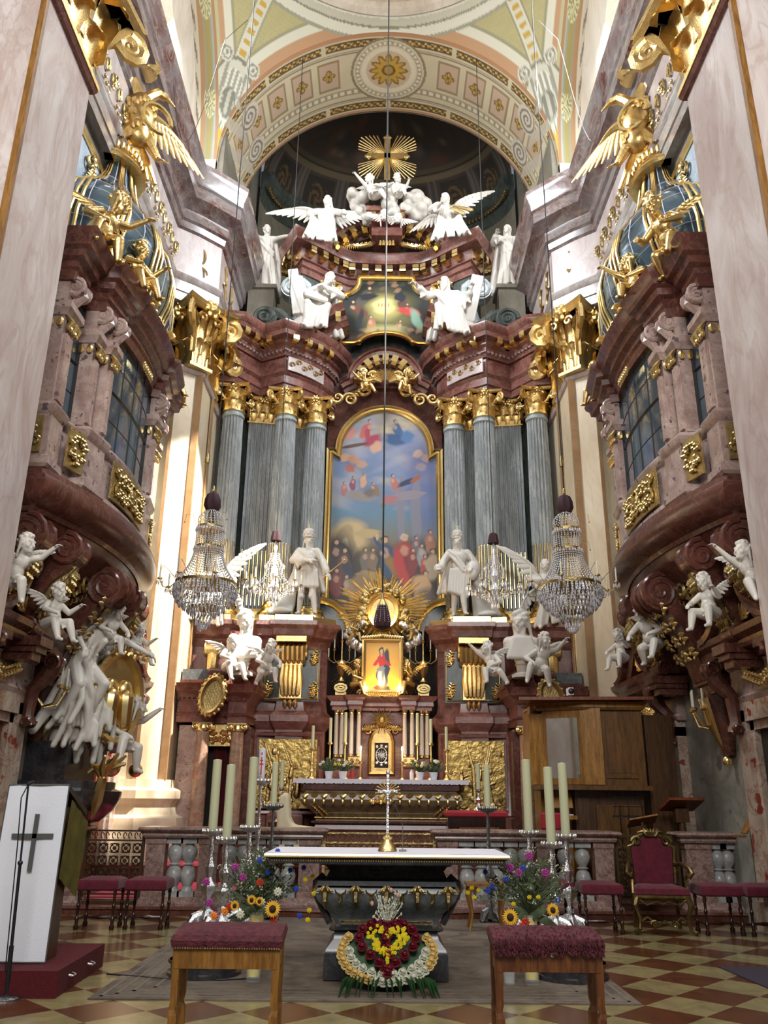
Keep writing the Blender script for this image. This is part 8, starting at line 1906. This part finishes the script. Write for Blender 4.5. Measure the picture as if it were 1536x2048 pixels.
def kneeler(label, x0, x1, plain_):
    cx = (x0+x1)/2; hw = (x1-x0)/2; t = thing('kneeler', label, 'prie-dieu', (cx, 5.55, 0), group='front kneelers')
    def cu(u, v):
        a = u*2-1; b = v*2-1; return (a*hw, .06+b*.13, .775+.02*(1-a**4)*(1-b**4)+.035*v)
    m_ = MB().grid(cu, 40, 12); n = 41
    sk = MB(); per = [(i/40, 0) for i in range(40)]+[(1, j/12) for j in range(12)]+[(1-i/40, 1) for i in range(40)]+[(0, 1-j/12) for j in range(12)]
    vs = []
    for k, (u, v) in enumerate(per):
        p_ = V(cu(u, v)); o_ = V((u*2-1, (v*2-1), 0)); vs += [p_, (p_.x+(.012 if u > .99 else -.012 if u < .01 else 0), p_.y+(-.015 if v < .01 else 0), p_.z-.03), (p_.x, p_.y-(.005 if v < .01 else 0), p_.z-.075-(.006*math.sin(k*2.1) if not plain_ else 0))]
    L2_ = len(per); sk.add(vs, [f for k in range(L2_) for f in ((3*k, 3*k+1, 3*((k+1) % L2_)+1, 3*((k+1) % L2_)), (3*k+1, 3*k+2, 3*((k+1) % L2_)+2, 3*((k+1) % L2_)+1))])
    m_.merge(sk); c_ = obj('cushion', m_, M['damask'], t)
    if plain_:
        o = MB(); [o.ell((-hw+2*hw*(k+.5)/44, -.08, .705), .006, nu=5, nv=4) for k in range(44)]; obj('nail_row', o, M['goldd'], c_)
    else:
        o = MB(); rr = random.Random(4)
        for k in range(900): u = rr.random(); v = rr.choice([0, 0, rr.random()]); p_ = V(cu(u, v)); z_ = rr.uniform(-.08, 0) if v == 0 else 0; q = p_+V((0, -.012, z_)); o.tube([q, q+V((rr.uniform(-.01, .01), -.012, -.022))], [.006, .002], 3)
        tag(obj('pile_fringe', o, M['damask'], c_), kind='stuff')
    w = M['wood'] if plain_ else woodm('walnut_wood', hexc('#4a2612'), hexc('#7a4a26'))
    obj('apron', MB().box((-hw+.02, -.065, .595), (hw-.02, -.045, .71)).box((-hw+.02, .16, .6), (hw-.02, .18, .75)).box((-hw+.012, -.06, .6), (-hw+.03, .17, .72)).box((hw-.03, -.06, .6), (hw-.012, .17, .72)), w, t)
    if not plain_: obj('keyhole', MB().merge(MB().lathe([(.004, 0), (.011, 0), (.011, .006), (.004, .006)], n=12, sy=1.4), Matrix.Translation((.02, -.068, .69)) @ Matrix.Rotation(PI/2, 4, 'X')), M['silver'], t)
    for q in (-1, 1):
        for y_ in (-.04, .17):
            b = MB(); zz = [(.74, 0, .024), (.6, .003, .022), (.42, .0, .02), (.38, .008, .018), (.35, .0, .024), (.2, .0, .026), (0, -.012, .022)]
            pts = [(z, dx, r_) for z, dx, r_ in zz]
            vs = []; 
            for z, dx, r_ in pts: x = q*(hw-.03+dx); vs += [(x-r_, y_-r_, z), (x+r_, y_-r_, z), (x+r_, y_+r_, z), (x-r_, y_+r_, z)]
            fs = [(0, 1, 2, 3)]+[(4*i+j, 4*i+4+j, 4*i+4+(j+1) % 4, 4*i+(j+1) % 4) for i in range(len(pts)-1) for j in range(4)]+[tuple(4*(len(pts)-1)+j for j in (3, 2, 1, 0))]
            obj('leg', b.add(vs, fs), w, t, smooth=0)
    obj('kneeling_board', MB().box((-hw+.03, -.42, .12), (hw-.03, -.1, .15)).box((-hw+.03, -.42, 0), (-hw+.06, .2, .12)).box((hw-.06, -.42, 0), (hw-.03, .2, .12)), w, t)
    return t
kneeler('left front kneeler with smooth patterned oxblood cushion and honey wood apron', -1.23, -.585, True)
kneeler('right front kneeler with shaggy oxblood cushion and dark walnut apron with keyhole', .68, 1.33, False)
t = thing('red_platform', 'low red-carpeted platform with two small metal handles under the ambo', 'platform', (-3.4, 8.2, 0))
b = MB().add([(-2.62, 7.6, 0), (-2.67, 8.97, 0), (-4.05, 8.9, 0), (-4.05, 7.55, 0), (-2.62, 7.6, .2), (-2.67, 8.97, .2), (-4.05, 8.9, .2), (-4.05, 7.55, .2)], [(0, 3, 2, 1), (4, 5, 6, 7), (0, 1, 5, 4), (1, 2, 6, 5), (2, 3, 7, 6), (3, 0, 4, 7)])
obj('carpeted_box', b, M['carpetred'], t, world=True, smooth=0)
for y in (7.95, 8.45): obj('handle', MB().tube([(-2.64, y-.05, .12), (-2.60, y-.04, .11), (-2.60, y+.04, .11), (-2.64, y+.05, .12)], .008, 6), M['silver'], t, world=True)
t = thing('ambo', 'lectern draped in long white cloth with grey cross and olive side drape', 'lectern', (-3.15, 8.1, .2))
def AP(px, py, Y=7.9): return at(px, py, Y=Y)
tl, tr_, br_, bl = AP(20, 1570), AP(140, 1570), AP(91, 1925), V((AP(91, 1925).x-.56, 7.9, AP(91, 1925).z))
def fp(u, v): return tl.lerp(tr_, u).lerp(bl.lerp(br_, u), v)+V((0, -.012-.006*math.sin(u*9+v*2), 0))
front = MB().grid(fp, 24, 24); f2 = MB(); f2.v = [(x, y+.012, z) for x, y, z in front.v]; f2.f = [tuple(reversed(f)) for f in front.f]; front.merge(f2)
obj('white_cloth', front, M['linenw'], t, world=True)
M['trimg'] = plain('grey_braid', (.09, .09, .085), .8)
crs = MB()
for (a, b2, w_) in (((75, 1628), (58, 1743), .020), ((23, 1672), (106, 1672), .020)):
    p0_, p1_ = AP(*a, Y=7.865), AP(*b2, Y=7.865); d = (p1_-p0_).normalized(); s_ = V((-d.z, 0, d.x))*w_
    crs.add([p0_-s_, p0_+s_, p1_+s_, p1_-s_, p0_-s_+V((0, .006, 0)), p0_+s_+V((0, .006, 0)), p1_+s_+V((0, .006, 0)), p1_-s_+V((0, .006, 0))], [(0, 1, 2, 3), (7, 6, 5, 4), (0, 4, 5, 1), (1, 5, 6, 2), (2, 6, 7, 3), (3, 7, 4, 0)])
obj('grey_cross', crs, M['trimg'], t, world=True)
obj('braid_edge', MB().tube([fp(0, 0), fp(1, 0)], .008, 5).tube([fp(1, k/12) for k in range(13)], .006, 5).tube([fp(k/8, 1) for k in range(9)], .007, 5).tube([fp(0, k/12) for k in range(13)], .006, 5), M['trimg'], t, world=True)
obj('desk_body', MB().box((tl.x+.08, 7.94, .2), (br_.x-.04, 8.25, 1.45)), M['woodd'], t, world=True)
obj('desk_top', MB().add([tl+V((0, 0, 0)), tr_, V((tr_.x, 8.45, tr_.z-.22)), V((tl.x, 8.45, tl.z-.22)), tl-V((0, 0, .05)), tr_-V((0, 0, .05)), V((tr_.x, 8.45, tr_.z-.27)), V((tl.x, 8.45, tl.z-.27))], [(3, 2, 1, 0), (4, 5, 6, 7), (0, 1, 5, 4), (1, 2, 6, 5), (2, 3, 7, 6), (3, 0, 4, 7)]), M['black'], t, world=True, smooth=0)
obj('olive_drape', MB().grid(lambda u, v: (tr_.x+.01-.03*v+.006*math.sin(u*14), 7.97+.5*u, 1.52-.2*u-(.66*v)), 12, 10), plain('olive_gold_cloth', (.11, .09, .012), .8, var=.3, vscale=8), t, world=True)
b0 = at(8, 1997, Z=0); tp = at(57, 1568, Y=b0.y-.1)
t = thing('microphone_stand', 'black microphone stand with round base leaning before the white ambo', 'microphone stand', b0)
obj('base', MB().lathe([(.15, 0), (.15, .012), (.13, .025), (.02, .03)], n=28), M['pewter'], t)
lo = V((.015, 0, .03)); hi = tp-b0
obj('pole', MB().tube([lo, lo.lerp(hi, .22)], .02, 8).tube([lo.lerp(hi, .22), lo.lerp(hi, .62)], .014, 8).tube([lo.lerp(hi, .6), hi], .009, 8).ell(lo.lerp(hi, .61), .022), M['black'], t)
obj('capsule', MB().cone(hi, hi+V((.03, .02, .02)), .016, .012), M['black'], t)
obj('cable', MB().tube([hi, lo.lerp(hi, .93)+V((-.05, 0, 0)), lo.lerp(hi, .7)+V((-.035, -.01, 0)), lo.lerp(hi, .4)+V((-.03, -.01, 0)), lo.lerp(hi, .1)+V((-.03, 0, 0))], .005, 5), M['black'], t)
def turned(b, x, y, h, s_=1.0):
    b.lathe([(.028, 0), (.034, .03), (.02, .06), (.022, .1), (.03, .12), (.018, .14), (.016, h*.5), (.026, h*.6), (.016, h*.64), (.018, h*.85), (.028, h*.9), (.02, h*.93), (.024, h)], (x, y, 0), 10); return b
def stool(label, x, y, rz=0):
    t = thing('velvet_stool', label, 'stool', (x, y, 0), rz, 'crimson velvet stools along the rail')
    hw, hd = .25, .2
    def sq(z, r_): return [(-hw*r_, -hd*r_, z)]
    c_ = MB().mould([(-hw, -hd), (hw, -hd), (hw, hd), (-hw, hd)], [(-.2, .44), (-.01, .44), (.012, .46), (.012, .53), (0, .56), (-.06, .585), (-.2, .595)], closed=True, flip=-1); obj('seat_cushion', c_, M['velvet'], t)
    for sx in (-1, 1):
        for sy in (-1, 1): obj('leg', turned(MB(), sx*(hw-.03), sy*(hd-.03), .45), M['woodr2'], t)
        obj('stretcher', MB().lathe([(.01, -.15), (.018, -.05), (.024, 0), (.018, .05), (.01, .15)], n=8).xf(Matrix.Translation((sx*(hw-.03), 0, .12)) @ Matrix.Rotation(PI/2, 4, 'X')), M['woodr2'], t)
    obj('stretcher', MB().lathe([(.01, -.2), (.018, -.06), (.026, 0), (.018, .06), (.01, .2)], n=8).xf(Matrix.Translation((0, 0, .12)) @ Matrix.Rotation(PI/2, 4, 'Y')), M['woodr2'], t)
    return t
M['woodr2'] = woodm('dark_polished_wood', hexc('#22110b'), hexc('#3a1d12'), .2)
st = stool('crimson velvet stool closest to the ambo, first of the left pair', -3.52, 11.45)
dup(st, (-2.93, 11.5, 0), 0, 'crimson velvet stool of the left pair, nearer to the silver candlesticks')
dup(st, (2.80, 11.55, 0), 0, 'crimson velvet stool just left of the throne chair')
dup(st, (4.28, 11.5, 0), 0, 'crimson velvet stool just right of the throne chair')
dup(st, (4.83, 11.45, 0), 0, 'crimson velvet stool at the right photo edge')
dup(st, (2.22, 11.75, 0), 0, 'crimson velvet stool half hidden behind the right silver candlesticks')
t = thing('throne_chair', 'carved gilt armchair with arched crimson back standing before the right rail', 'armchair', (3.56, 11.55, 0), R(-6))
M['carv'] = plain('dark_gilt_carving', (.16, .11, .04), .35, .85, bump=.3, var=.4, vscale=8)
def scurve(p0, p1, amp, n=14, ax='z'):
    p0, p1 = V(p0), V(p1); return [p0.lerp(p1, i/n)+V((amp*math.sin(i/n*2*PI), 0, 0)) for i in range(n+1)]
bo = [(-.24, 0), (-.26, .42), (-.20, .44), (-.17, .52)]+[(-.17+.34*i/8, .52+.06*math.sin(PI*i/8)) for i in range(1, 8)]+[(.17, .52), (.20, .44), (.26, .42), (.24, 0)]
obj('back_cushion', MB().prism(bo, .07, Matrix.Translation((0, .19, .55))), M['velvet'], t)
obj('seat_cushion', MB().mould([(-.32, -.22), (.32, -.22), (.26, .22), (-.26, .22)], [(-.2, .44), (0, .44), (.02, .46), (.01, .52), (-.05, .55), (-.2, .56)], closed=True, flip=-1), M['velvet'], t)
o = MB().tube([(x*1.12, .22, .55+z*1.06) for x, z in bo], .028, 7)
for q in (-1, 1):
    o.tube([(q*(.19+.07*math.cos(k*.5)*(1-k/16)), .17, 1.06+.07*math.sin(k*.5)*(1-k/16)) for k in range(14)], .018, 5); o.tube([(q*.05, .17, 1.13), (q*.1, .16, 1.19), (q*.17, .17, 1.17)], [.03, .025, .01], 6)
for k in (-2, -1, 0, 1, 2): o.tube([(k*.012, .17, 1.12), (k*.03, .15, 1.18), (k*.045, .16, 1.22)], [.015, .02, .006], 5)
obj('back_frame', o, M['carv'], t)
obj('seat_rail', MB().mould([(-.33, -.23), (.33, -.23), (.27, .23), (-.27, .23)], [(-.1, .40), (0, .40), (.015, .42), (.015, .445), (0, .455), (-.1, .455)], closed=True, flip=-1), M['carv'], t)
for q in (-1, 1):
    obj('armrest', MB().tube([(q*.28, .2, .78), (q*.33, .05, .80), (q*.38, -.14, .76), (q*.40, -.2, .70), (q*.37, -.2, .66), (q*.35, -.16, .69)], .028, 7).tube([(q*.37, -.14, .74), (q*.33, -.08, .62), (q*.34, -.12, .46)], .022, 6), M['carv'], t)
    obj('leg', MB().tube([(q*.31, -.21, .42), (q*.34, -.24, .34), (q*.29, -.22, .18), (q*.31, -.24, .06), (q*.37, -.28, .03), (q*.36, -.28, .0+.02)], [.04, .042, .025, .025, .03, .02], 7), M['carv'], t)
    obj('leg', MB().tube([(q*.26, .2, .42), (q*.27, .22, .2), (q*.28, .24, .02)], [.03, .024, .026], 7), M['carv'], t)
o = MB()
for q in (-1, 1):
    o.tube([(q*.3, -.22, .14), (q*.2, -.22, .20), (q*.08, -.22, .10), (0, -.22, .16)], .016, 6); o.tube([(q*(.12+.05*math.cos(k*.6)*(1-k/14)), -.23, .12+.05*math.sin(k*.6)*(1-k/14)) for k in range(12)], .011, 5)
    o.tube([(q*.28, -.24, .40), (q*.2, -.24, .34), (q*.08, -.24, .38), (0, -.24, .35)], .012, 5)
obj('scroll_stretcher', o, M['carv'], t)
t = thing('side_table', 'small wooden side table with curved legs behind the right end of altar slab', 'table', (1.35, 11.6, 0)); obj('top', MB().box((-.25, -.18, .52), (.25, .18, .55)), M['wood'], t)
for sx in (-1, 1):
    for sy in (-1, 1): obj('leg', MB().tube([(sx*.2, sy*.13, .52), (sx*.22, sy*.14, .4), (sx*.18, sy*.12, .2), (sx*.22, sy*.15, .01)], [.03, .028, .016, .018], 6), M['wood'], t)
def silver_stick(label, clabel, x, y, hp_, ch, cr=.06, z0=0, sc=1.3, mat='silver', grp='silver floor candlesticks'):
    t = thing('silver_candlestick', label, 'candlestick', (x, y, z0), group=grp)
    h = hp_-.06
    for k in range(3):
        a = 2*PI*k/3+PI/2; obj('foot', MB().tube([(.04*math.cos(a)*sc, .04*math.sin(a)*sc, .16), (.13*math.cos(a)*sc, .13*math.sin(a)*sc, .12), (.17*math.cos(a)*sc, .17*math.sin(a)*sc, .04), (.20*math.cos(a)*sc, .20*math.sin(a)*sc, .02)], [.05, .055, .04, .03], 8), M[mat], t)
    pr = [(.13, .04), (.12, .1), (.07, .17), (.04, .2), (.05, .24), (.03, .27), (.04, .33), (.09, .40), (.095, .45), (.05, .5), (.03, .54), (.045, .6), (.06, .66), (.035, .72), (.025, .8), (.04, .86), (.025, .92), (.03, 1.0)]
    obj('stem', MB().lathe([(r_*sc, z*h) for r_, z in pr], n=20, flute=6, fd=.18), M[mat], t)
    b = MB().lathe([(.03, h), (.08, h+.01), (.12, h+.04), (.13, h+.06), (.11, h+.06), (.02, h+.055)], n=24)
    for k in range(14): a = 2*PI*k/14; b.ell((.125*math.cos(a), .125*math.sin(a), h+.065), (.02, .02, .03), nu=6, nv=5)
    obj('drip_pan', b, M[mat], t)
    if ch: tag(obj('candle', MB().lathe([(cr, 0), (cr*.97, ch), (cr*.3, ch+.01)], (x, y, z0+hp_+.001), 24), M['wax']), clabel, 'candle', group='thick ivory candles on the silver candlesticks')
    return t
for (pb, pp, pt, Y, lb) in (((403, 1850), (425, 1662), 1520, 11.6, 'leftmost of the three silver candlesticks behind the left kneeler'), ((437, 1852), (453, 1678), 1530, 11.4, 'middle silver candlestick of the three behind the left kneeler'), ((520, 1850), (500, 1655), 1515, 11.9, 'silver candlestick rising behind the left bouquet'),
                            ((1050, 1860), (1058, 1665), 1520, 11.9, 'silver candlestick rising behind the right bouquet'), ((1112, 1862), (1103, 1688), 1535, 11.4, 'front silver candlestick of the right pair, behind the right kneeler'), ((1152, 1864), (1132, 1672), 1527, 11.6, 'rightmost silver candlestick behind the right kneeler')):
    p = at(*pp, Y=Y); tpz = at(pp[0]-(-4 if pp[0] < 768 else 4), pt, Y=Y).z
    silver_stick(lb, 'tall ivory candle on the '+lb, p.x, Y, p.z, tpz-p.z)
for (pp, pt, Y, lb) in (((547, 1612), 1525, 12.25, 'ornate pewter candlestick at the rail, left of the altar slab'), ((975, 1617), 1530, 12.25, 'ornate pewter candlestick at the rail, right of the altar slab')):
    p = at(*pp, Y=Y); silver_stick(lb, 'narrower ivory candle on the '+lb, p.x, Y, p.z, at(pp[0], pt, Y=Y).z-p.z, .045, .11 if False else .0, .8, 'pewter')
p = at(522, 1562, Y=12.3); silver_stick('slender silver stand carrying the white paschal candle at the left rail', 'x', p.x, 12.3, p.z, 0, sc=.8)
t = thing('paschal_candle', 'white paschal candle with red cross on the slender silver stand at left', 'candle', (p.x, 12.3, p.z+.001)); hh = at(522, 1498, Y=12.3).z-p.z
obj('wax', MB().lathe([(.05, 0), (.05, hh), (.02, hh+.01)], n=20), M['linen'], t)
M['redp'] = plain('red_paint', (.55, .02, .02), .5)
obj('red_cross', MB().box((-.008, -.054, hh*.18), (.008, -.049, hh*.75)).box((-.028, -.051, hh*.5), (.028, -.046, hh*.54)).box((-.02, -.053, hh*.62), (.02, -.048, hh*.65)).ell((0, -.05, hh*.86), (.01, .006, .015), nu=8, nv=6), M['redp'], t)
cur = MB().tube([(-.012, -.053, hh*.80), (0, -.054, hh*.845), (.012, -.053, hh*.80)], .002, 4).tube([(-.007, -.054, hh*.817), (.007, -.054, hh*.817)], .002, 4); cur.tube([(.012*math.sin(a), -.053, hh*.12+.014*math.cos(a)) for a in [R(-145+290*k/10) for k in range(11)]], .002, 4); obj('alpha_and_omega', cur, M['redp'], t)
t = thing('red_bench', 'dark bench with red cushion behind the rail, right of the high altar', 'bench', (1.63, 15.1, .16)); obj('cushion', MB().mould([(1.12, 14.9), (2.14, 14.9), (2.14, 15.4), (1.12, 15.4)], [(-.2, 1.28), (0, 1.28), (.02, 1.3), (.02, 1.35), (-.02, 1.38), (-.2, 1.385)], closed=True, flip=-1), M['redcloth'], t, world=True)
obj('frame', MB().box((1.14, 14.92, 1.12), (2.12, 15.38, 1.28)).box((1.14, 14.92, .16), (1.2, 15.38, 1.12)).box((2.06, 14.92, .16), (2.12, 15.38, 1.12)), M['woodr2'], t, world=True)
o = MB(); [o.tube([(1.4+k*.07, 14.95, 1.1), (1.36+k*.07, 14.94, .9), (1.42+k*.07, 14.95, .7)], .012, 5) for k in range(6)]; obj('turned_spindles', o, M['black'], t, world=True)
for (pc, pbot, pt, Y, z0, lb) in ((at(957, 1578, Y=15.1), 1618, 1528, 15.1, 1.386, 'short silver candlestick standing on the red bench cushion'), (at(563, 1575, Y=15.4), 1620, 1525, 15.4, 1.16, 'short silver candlestick behind the white-covered chair')):
    altar_stick(lb, 'thin ivory candle on the '+lb, pc.x, Y, z0, pc.z-z0, at(957, pt, Y=Y).z-pc.z, .035, 'silver', 'short silver candlesticks behind the rail')
t = thing('covered_pedestal', 'small dark pedestal holding the left short silver candlestick', 'pedestal', (at(563, 1575, Y=15.4).x, 15.4, .16)); obj('block', MB().mould([(-.16, -.14), (.16, -.14), (.16, .14), (-.16, .14)], [(-.1, 0), (.02, 0), (.02, .08), (0, .1), (0, .9), (.02, .94), (.03, 1.0), (-.1, 1.0)], closed=True, flip=-1), M['woodd'], t)
t = thing('covered_chair', 'chair under a white dust cloth behind the rail, left of high altar', 'chair', (-1.5, 14.6, .16))
b = MB(); pts = [(-.20, 1.02), (-.22, 1.2), (-.17, 1.42), (-.08, 1.5), (-.02, 1.42), (0, 1.1), (.06, .98), (.3, .95), (.52, .93), (.54, .5), (-.24, .5)]
b.prism(pts, .42, Matrix.Translation((0, -.2, 0))); cc = obj('dust_cloth', b, plain('ivory_dust_cloth', hexc('#d9cfae'), .85, bump=.2, bscale=6), t)
md_ = cc.modifiers.new('bevel', 'BEVEL'); md_.width = .05; md_.segments = 3
obj('legs', MB().box((-.2, -.18, 0), (-.15, .2, .5)).box((.45, -.18, 0), (.5, .2, .5)), M['woodd'], t)
og = thing('chamber_organ', 'wooden chamber organ cabinet with open glazed doors, right of the high altar', 'organ', (3.4, 14.2, .16))
b = MB().box((3.25, 13.75, 1.78), (4.22, 14.9, 3.05)); obj('case_side', b, M['woodm'], og, world=True)
o = MB().add([(3.28, 13.74, 1.9), (3.52, 13.74, 1.9), (3.52, 13.74, 2.95), (3.28, 13.74, 2.95)], [(0, 1, 2, 3)]); 
fp_ = MB()
fp_.box((3.62, 13.742, 1.98), (4.04, 13.75, 2.8))
fp_.box((3.58, 13.725, 1.9), (4.08, 13.74, 1.93)); obj('side_panel', fp_, M['woodm'], og, world=True)
obj('case_back', MB().box((2.5, 14.75, 1.78), (3.25, 14.9, 3.05)).box((2.48, 14.15, 1.78), (2.54, 14.9, 3.05)), M['wood'], og, world=True)
def slab4(a, b_, z0, z1, th=.04):
    a, b_ = V((a[0], a[1], 0)), V((b_[0], b_[1], 0)); d = (b_-a).normalized(); n_ = V((-d.y, d.x, 0))*th
    return [a+V((0, 0, z0)), b_+V((0, 0, z0)), b_+n_+V((0, 0, z0)), a+n_+V((0, 0, z0)), a+V((0, 0, z1)), b_+V((0, 0, z1)), b_+n_+V((0, 0, z1)), a+n_+V((0, 0, z1))]
BX = [(0, 3, 2, 1), (4, 5, 6, 7), (0, 1, 5, 4), (1, 2, 6, 5), (2, 3, 7, 6), (3, 0, 4, 7)]
M['woodg'] = woodm('polished_golden_wood', hexc('#7a5220'), hexc('#a87a38'), .22)
obj('door', MB().add(slab4((2.45, 14.15), (2.66, 14.05), 1.80, 2.92), BX), M['woodg'], og, world=True, smooth=0)
obj('door', MB().add(slab4((3.22, 13.72), (3.52, 13.62), 1.80, 2.98), BX), M['woodg'], og, world=True, smooth=0)
gf = MB().add(slab4((2.66, 14.05), (3.22, 13.72), 1.80, 1.90), BX).add(slab4((2.66, 14.05), (3.22, 13.72), 2.84, 2.96), BX).add(slab4((2.66, 14.05), (2.71, 14.02), 1.80, 2.96), BX).add(slab4((3.17, 13.75), (3.22, 13.72), 1.80, 2.96), BX); gd = obj('glazed_door_frame', gf, M['wood'], og, world=True, smooth=0)
pane = MB().add(slab4((2.71, 14.03), (3.17, 13.76), 1.90, 2.84, .006), BX); pane.v = [(v[0]-3.4, v[1]-14.2, v[2]-.16) for v in pane.v]
obj('glass_pane', pane, plain('organ_mirror_glass', (.5, .5, .46), .04, .9), gd, smooth=0)
for k in range(9):
    x = 2.74+.045*k; y = 14.3-.02*k; obj('organ_pipe', MB().lathe([(.008, 0), (.019, .12), (.019, .82-.03*k), (.015, .83-.03*k)], (x, y, 1.92), 10), M['silver'], og, world=True)
obj('roof_board', MB().add([(2.2, 13.5, 3.08), (4.35, 13.45, 3.1), (4.35, 14.95, 3.1), (2.75, 14.95, 3.08), (2.2, 13.5, 3.13), (4.35, 13.45, 3.15), (4.35, 14.95, 3.15), (2.75, 14.95, 3.13)], BX), M['woodr'], og, world=True, smooth=0)
obj('cornice', MB().mould([(2.5, 14.6), (2.6, 14.05), (3.24, 13.7), (4.22, 13.72), (4.22, 14.8)], [(-.05, 2.96), (.02, 2.96), (.06, 3.0), (.05, 3.04), (.1, 3.08), (-.05, 3.08)], flip=-1), M['wood'], og, world=True)
obj('shelf', MB().box((2.5, 13.62, 1.72), (4.26, 14.9, 1.79)), M['woodm'], og, world=True)
obj('lower_case', MB().box((3.1, 13.95, .16), (4.2, 14.9, 1.72)).box((3.12, 13.9, .16), (3.3, 13.95, 1.6)), M['woodd'], og, world=True)
dd = MB().box((3.42, 13.9, .2), (3.78, 13.96, 1.5)).box((3.8, 13.9, .2), (4.14, 13.96, 1.5)); obj('lower_door', dd, M['woodm'], og, world=True)
obj('keydesk', MB().box((2.7, 13.75, 1.28), (3.08, 14.5, 1.34)).box((2.62, 14.3, .16), (3.1, 14.9, 1.72)).obox((2.85, 13.95, 1.56), (.2, .02, .12), rx=R(-18)), M['woodg'], og, world=True)
obj('keys', MB().box((2.72, 13.76, 1.342), (3.02, 13.9, 1.356)), M['linen'], og, world=True)
t = thing('organ_bench', 'stool with bright red cushion before the organ keyboard', 'stool', (2.62, 13.45, .16)); obj('cushion', MB().lathe([(.16, .98), (.18, 1.0), (.18, 1.2), (.15, 1.22), (.02, 1.22)], n=24), M['redcloth'], t); obj('column', MB().lathe([(.2, 0), (.2, .04), (.08, .1), (.08, .9), (.15, .98)], n=16), M['woodd'], t)
t = thing('cctv_camera', 'small white security camera on top of the organ roof', 'camera', (3.15, 14.1, 3.15)); obj('housing', MB().box((-.03, -.1, .08), (.05, .1, .2)).box((0, -.02, 0), (.02, .02, .08)), M['linen'], t); obj('lens', MB().ell((.01, -.11, .14), (.05, .03, .05)), M['black'], t)
t = thing('tall_cabinet', 'tall plain brown cupboard between the organ and the right wall', 'cupboard', (4.6, 14.4, .16)); obj('carcass', MB().box((4.3, 13.9, .16), (4.75, 14.9, 2.9)), M['woodd'], t, world=True); obj('door', MB().box((4.33, 13.88, .25), (4.72, 13.9, 2.8)), M['woodd'], t, world=True)
def mstand(label, loc, s_=1.0, rz=0, mat='black'):
    t = thing('music_stand', label, 'music stand', loc, rz)
    b = MB().tube([(0, 0, .1), (0, 0, 1.1*s_)], .012, 6)
    for k in range(3): a = k*2*PI/3; b.tube([(0, 0, .22), (.22*math.cos(a), .22*math.sin(a), .01)], .009, 5)
    obj('stem', b, M[mat], t)
    d = MB()
    for z in (1.08, 1.2, 1.32): d.tube([(-.24, -.03+.1*(z-1.08), z*s_), (.24, -.03+.1*(z-1.08), z*s_)], .007, 4)
    for x in (-.22, 0, .22): d.tube([(x, -.03, 1.08*s_), (x*.8, -.0, 1.34*s_)], .006, 4)
    d.box((-.26, -.07, 1.06*s_), (.26, -.02, 1.075*s_)); obj('desk', d, M[mat], t); return t
mstand('folding black music stand in front of the organ case', (3.78, 13.4, .16), 1.1)
t = thing('reading_desk', 'dark wooden reading desk with sloped top behind the right rail', 'lectern', (4.62, 13.5, .16)); obj('top', MB().obox((0, -.05, 1.36), (.28, .22, .02), rx=R(-22), rz=R(8)), M['woodr'], t); obj('column', MB().lathe([(.18, 0), (.16, .06), (.05, .12), (.06, .7), (.04, 1.3)], n=14).box((-.1, -.06, 1.1), (.1, .1, 1.3)), M['woodd'], t)
t = thing('tilted_board', 'small tilted wooden book rest just behind the throne, over the rail', 'book rest', (3.95, 13.3, .16)); obj('board', MB().obox((0, 0, 1.12), (.22, .14, .012), rx=R(-25), ry=R(-10)), M['wood'], t); obj('post', MB().lathe([(.12, 0), (.03, .05), (.025, 1.1)], n=10), M['woodd'], t)
t = thing('book_desk', 'wooden folding book desk standing at the extreme right photo edge', 'lectern', (5.02, 11.9, .0)); obj('desk', MB().obox((-.05, 0, 1.28), (.14, .1, .012), ry=R(-55)).obox((-.2, 0, 1.13), (.05, .12, .015)).obox((.05, 0, 1.2), (.06, .01, .012), ry=R(20)), M['wood'], t); obj('post', MB().lathe([(.14, 0), (.03, .05), (.025, 1.2)], (-.02, 0, 0), 10), M['woodd'], t)
w = bpy.data.worlds.new('world'); SC.world = w; w.use_nodes = True
bg = w.node_tree.nodes['Background']; bg.inputs[0].default_value = (.80, .88, 1, 1); bg.inputs[1].default_value = .25
DAY = (.86, .93, 1.0)
area('window_light_left', (-5.6, 12.95, 18.6), (3, 13, 6), 3.6, 3.4, 2050, DAY)
area('window_light_right', (5.6, 12.95, 18.6), (-3, 13, 6), 3.6, 3.4, 2050, DAY)
area('apse_light_left', (-5.5, 20.6, 17.5), (0, 21, 14), 1.6, 4.6, 220, (1, .97, .9))
area('apse_light_right', (5.5, 20.6, 17.5), (0, 21, 14), 1.6, 4.6, 220, (1, .97, .9))
area('nave_light', (0, -2.2, 9.5), (0, 14, 7), 8, 5, 1500, (1, .98, .95))
sl = bpy.data.lights.new('sunbeam', 'SPOT'); sl.energy = 62000; sl.spot_size = R(18); sl.spot_blend = .15; sl.shadow_soft_size = .12; sl.color = (1, .95, .87)
so = bpy.data.objects.new('sunbeam', sl); COL.objects.link(so); so.location = (5.0, 13.2, 18.2); so.rotation_euler = (V((-5.0, 17.0, 5.0))-V((5.0, 13.2, 18.2))).to_track_quat('-Z', 'Y').to_euler()
SC.view_settings.view_transform = 'Standard'; SC.view_settings.look = 'None'
SC.view_settings.exposure = 0.0; SC.view_settings.gamma = 1; SC.view_settings.use_curve_mapping = False
SC.cycles.max_bounces = 6; SC.cycles.diffuse_bounces = 4; SC.cycles.glossy_bounces = 4; SC.cycles.transmission_bounces = 6
SC.cycles.sample_clamp_indirect = 4; SC.cycles.caustics_reflective = False; SC.cycles.caustics_refractive = False
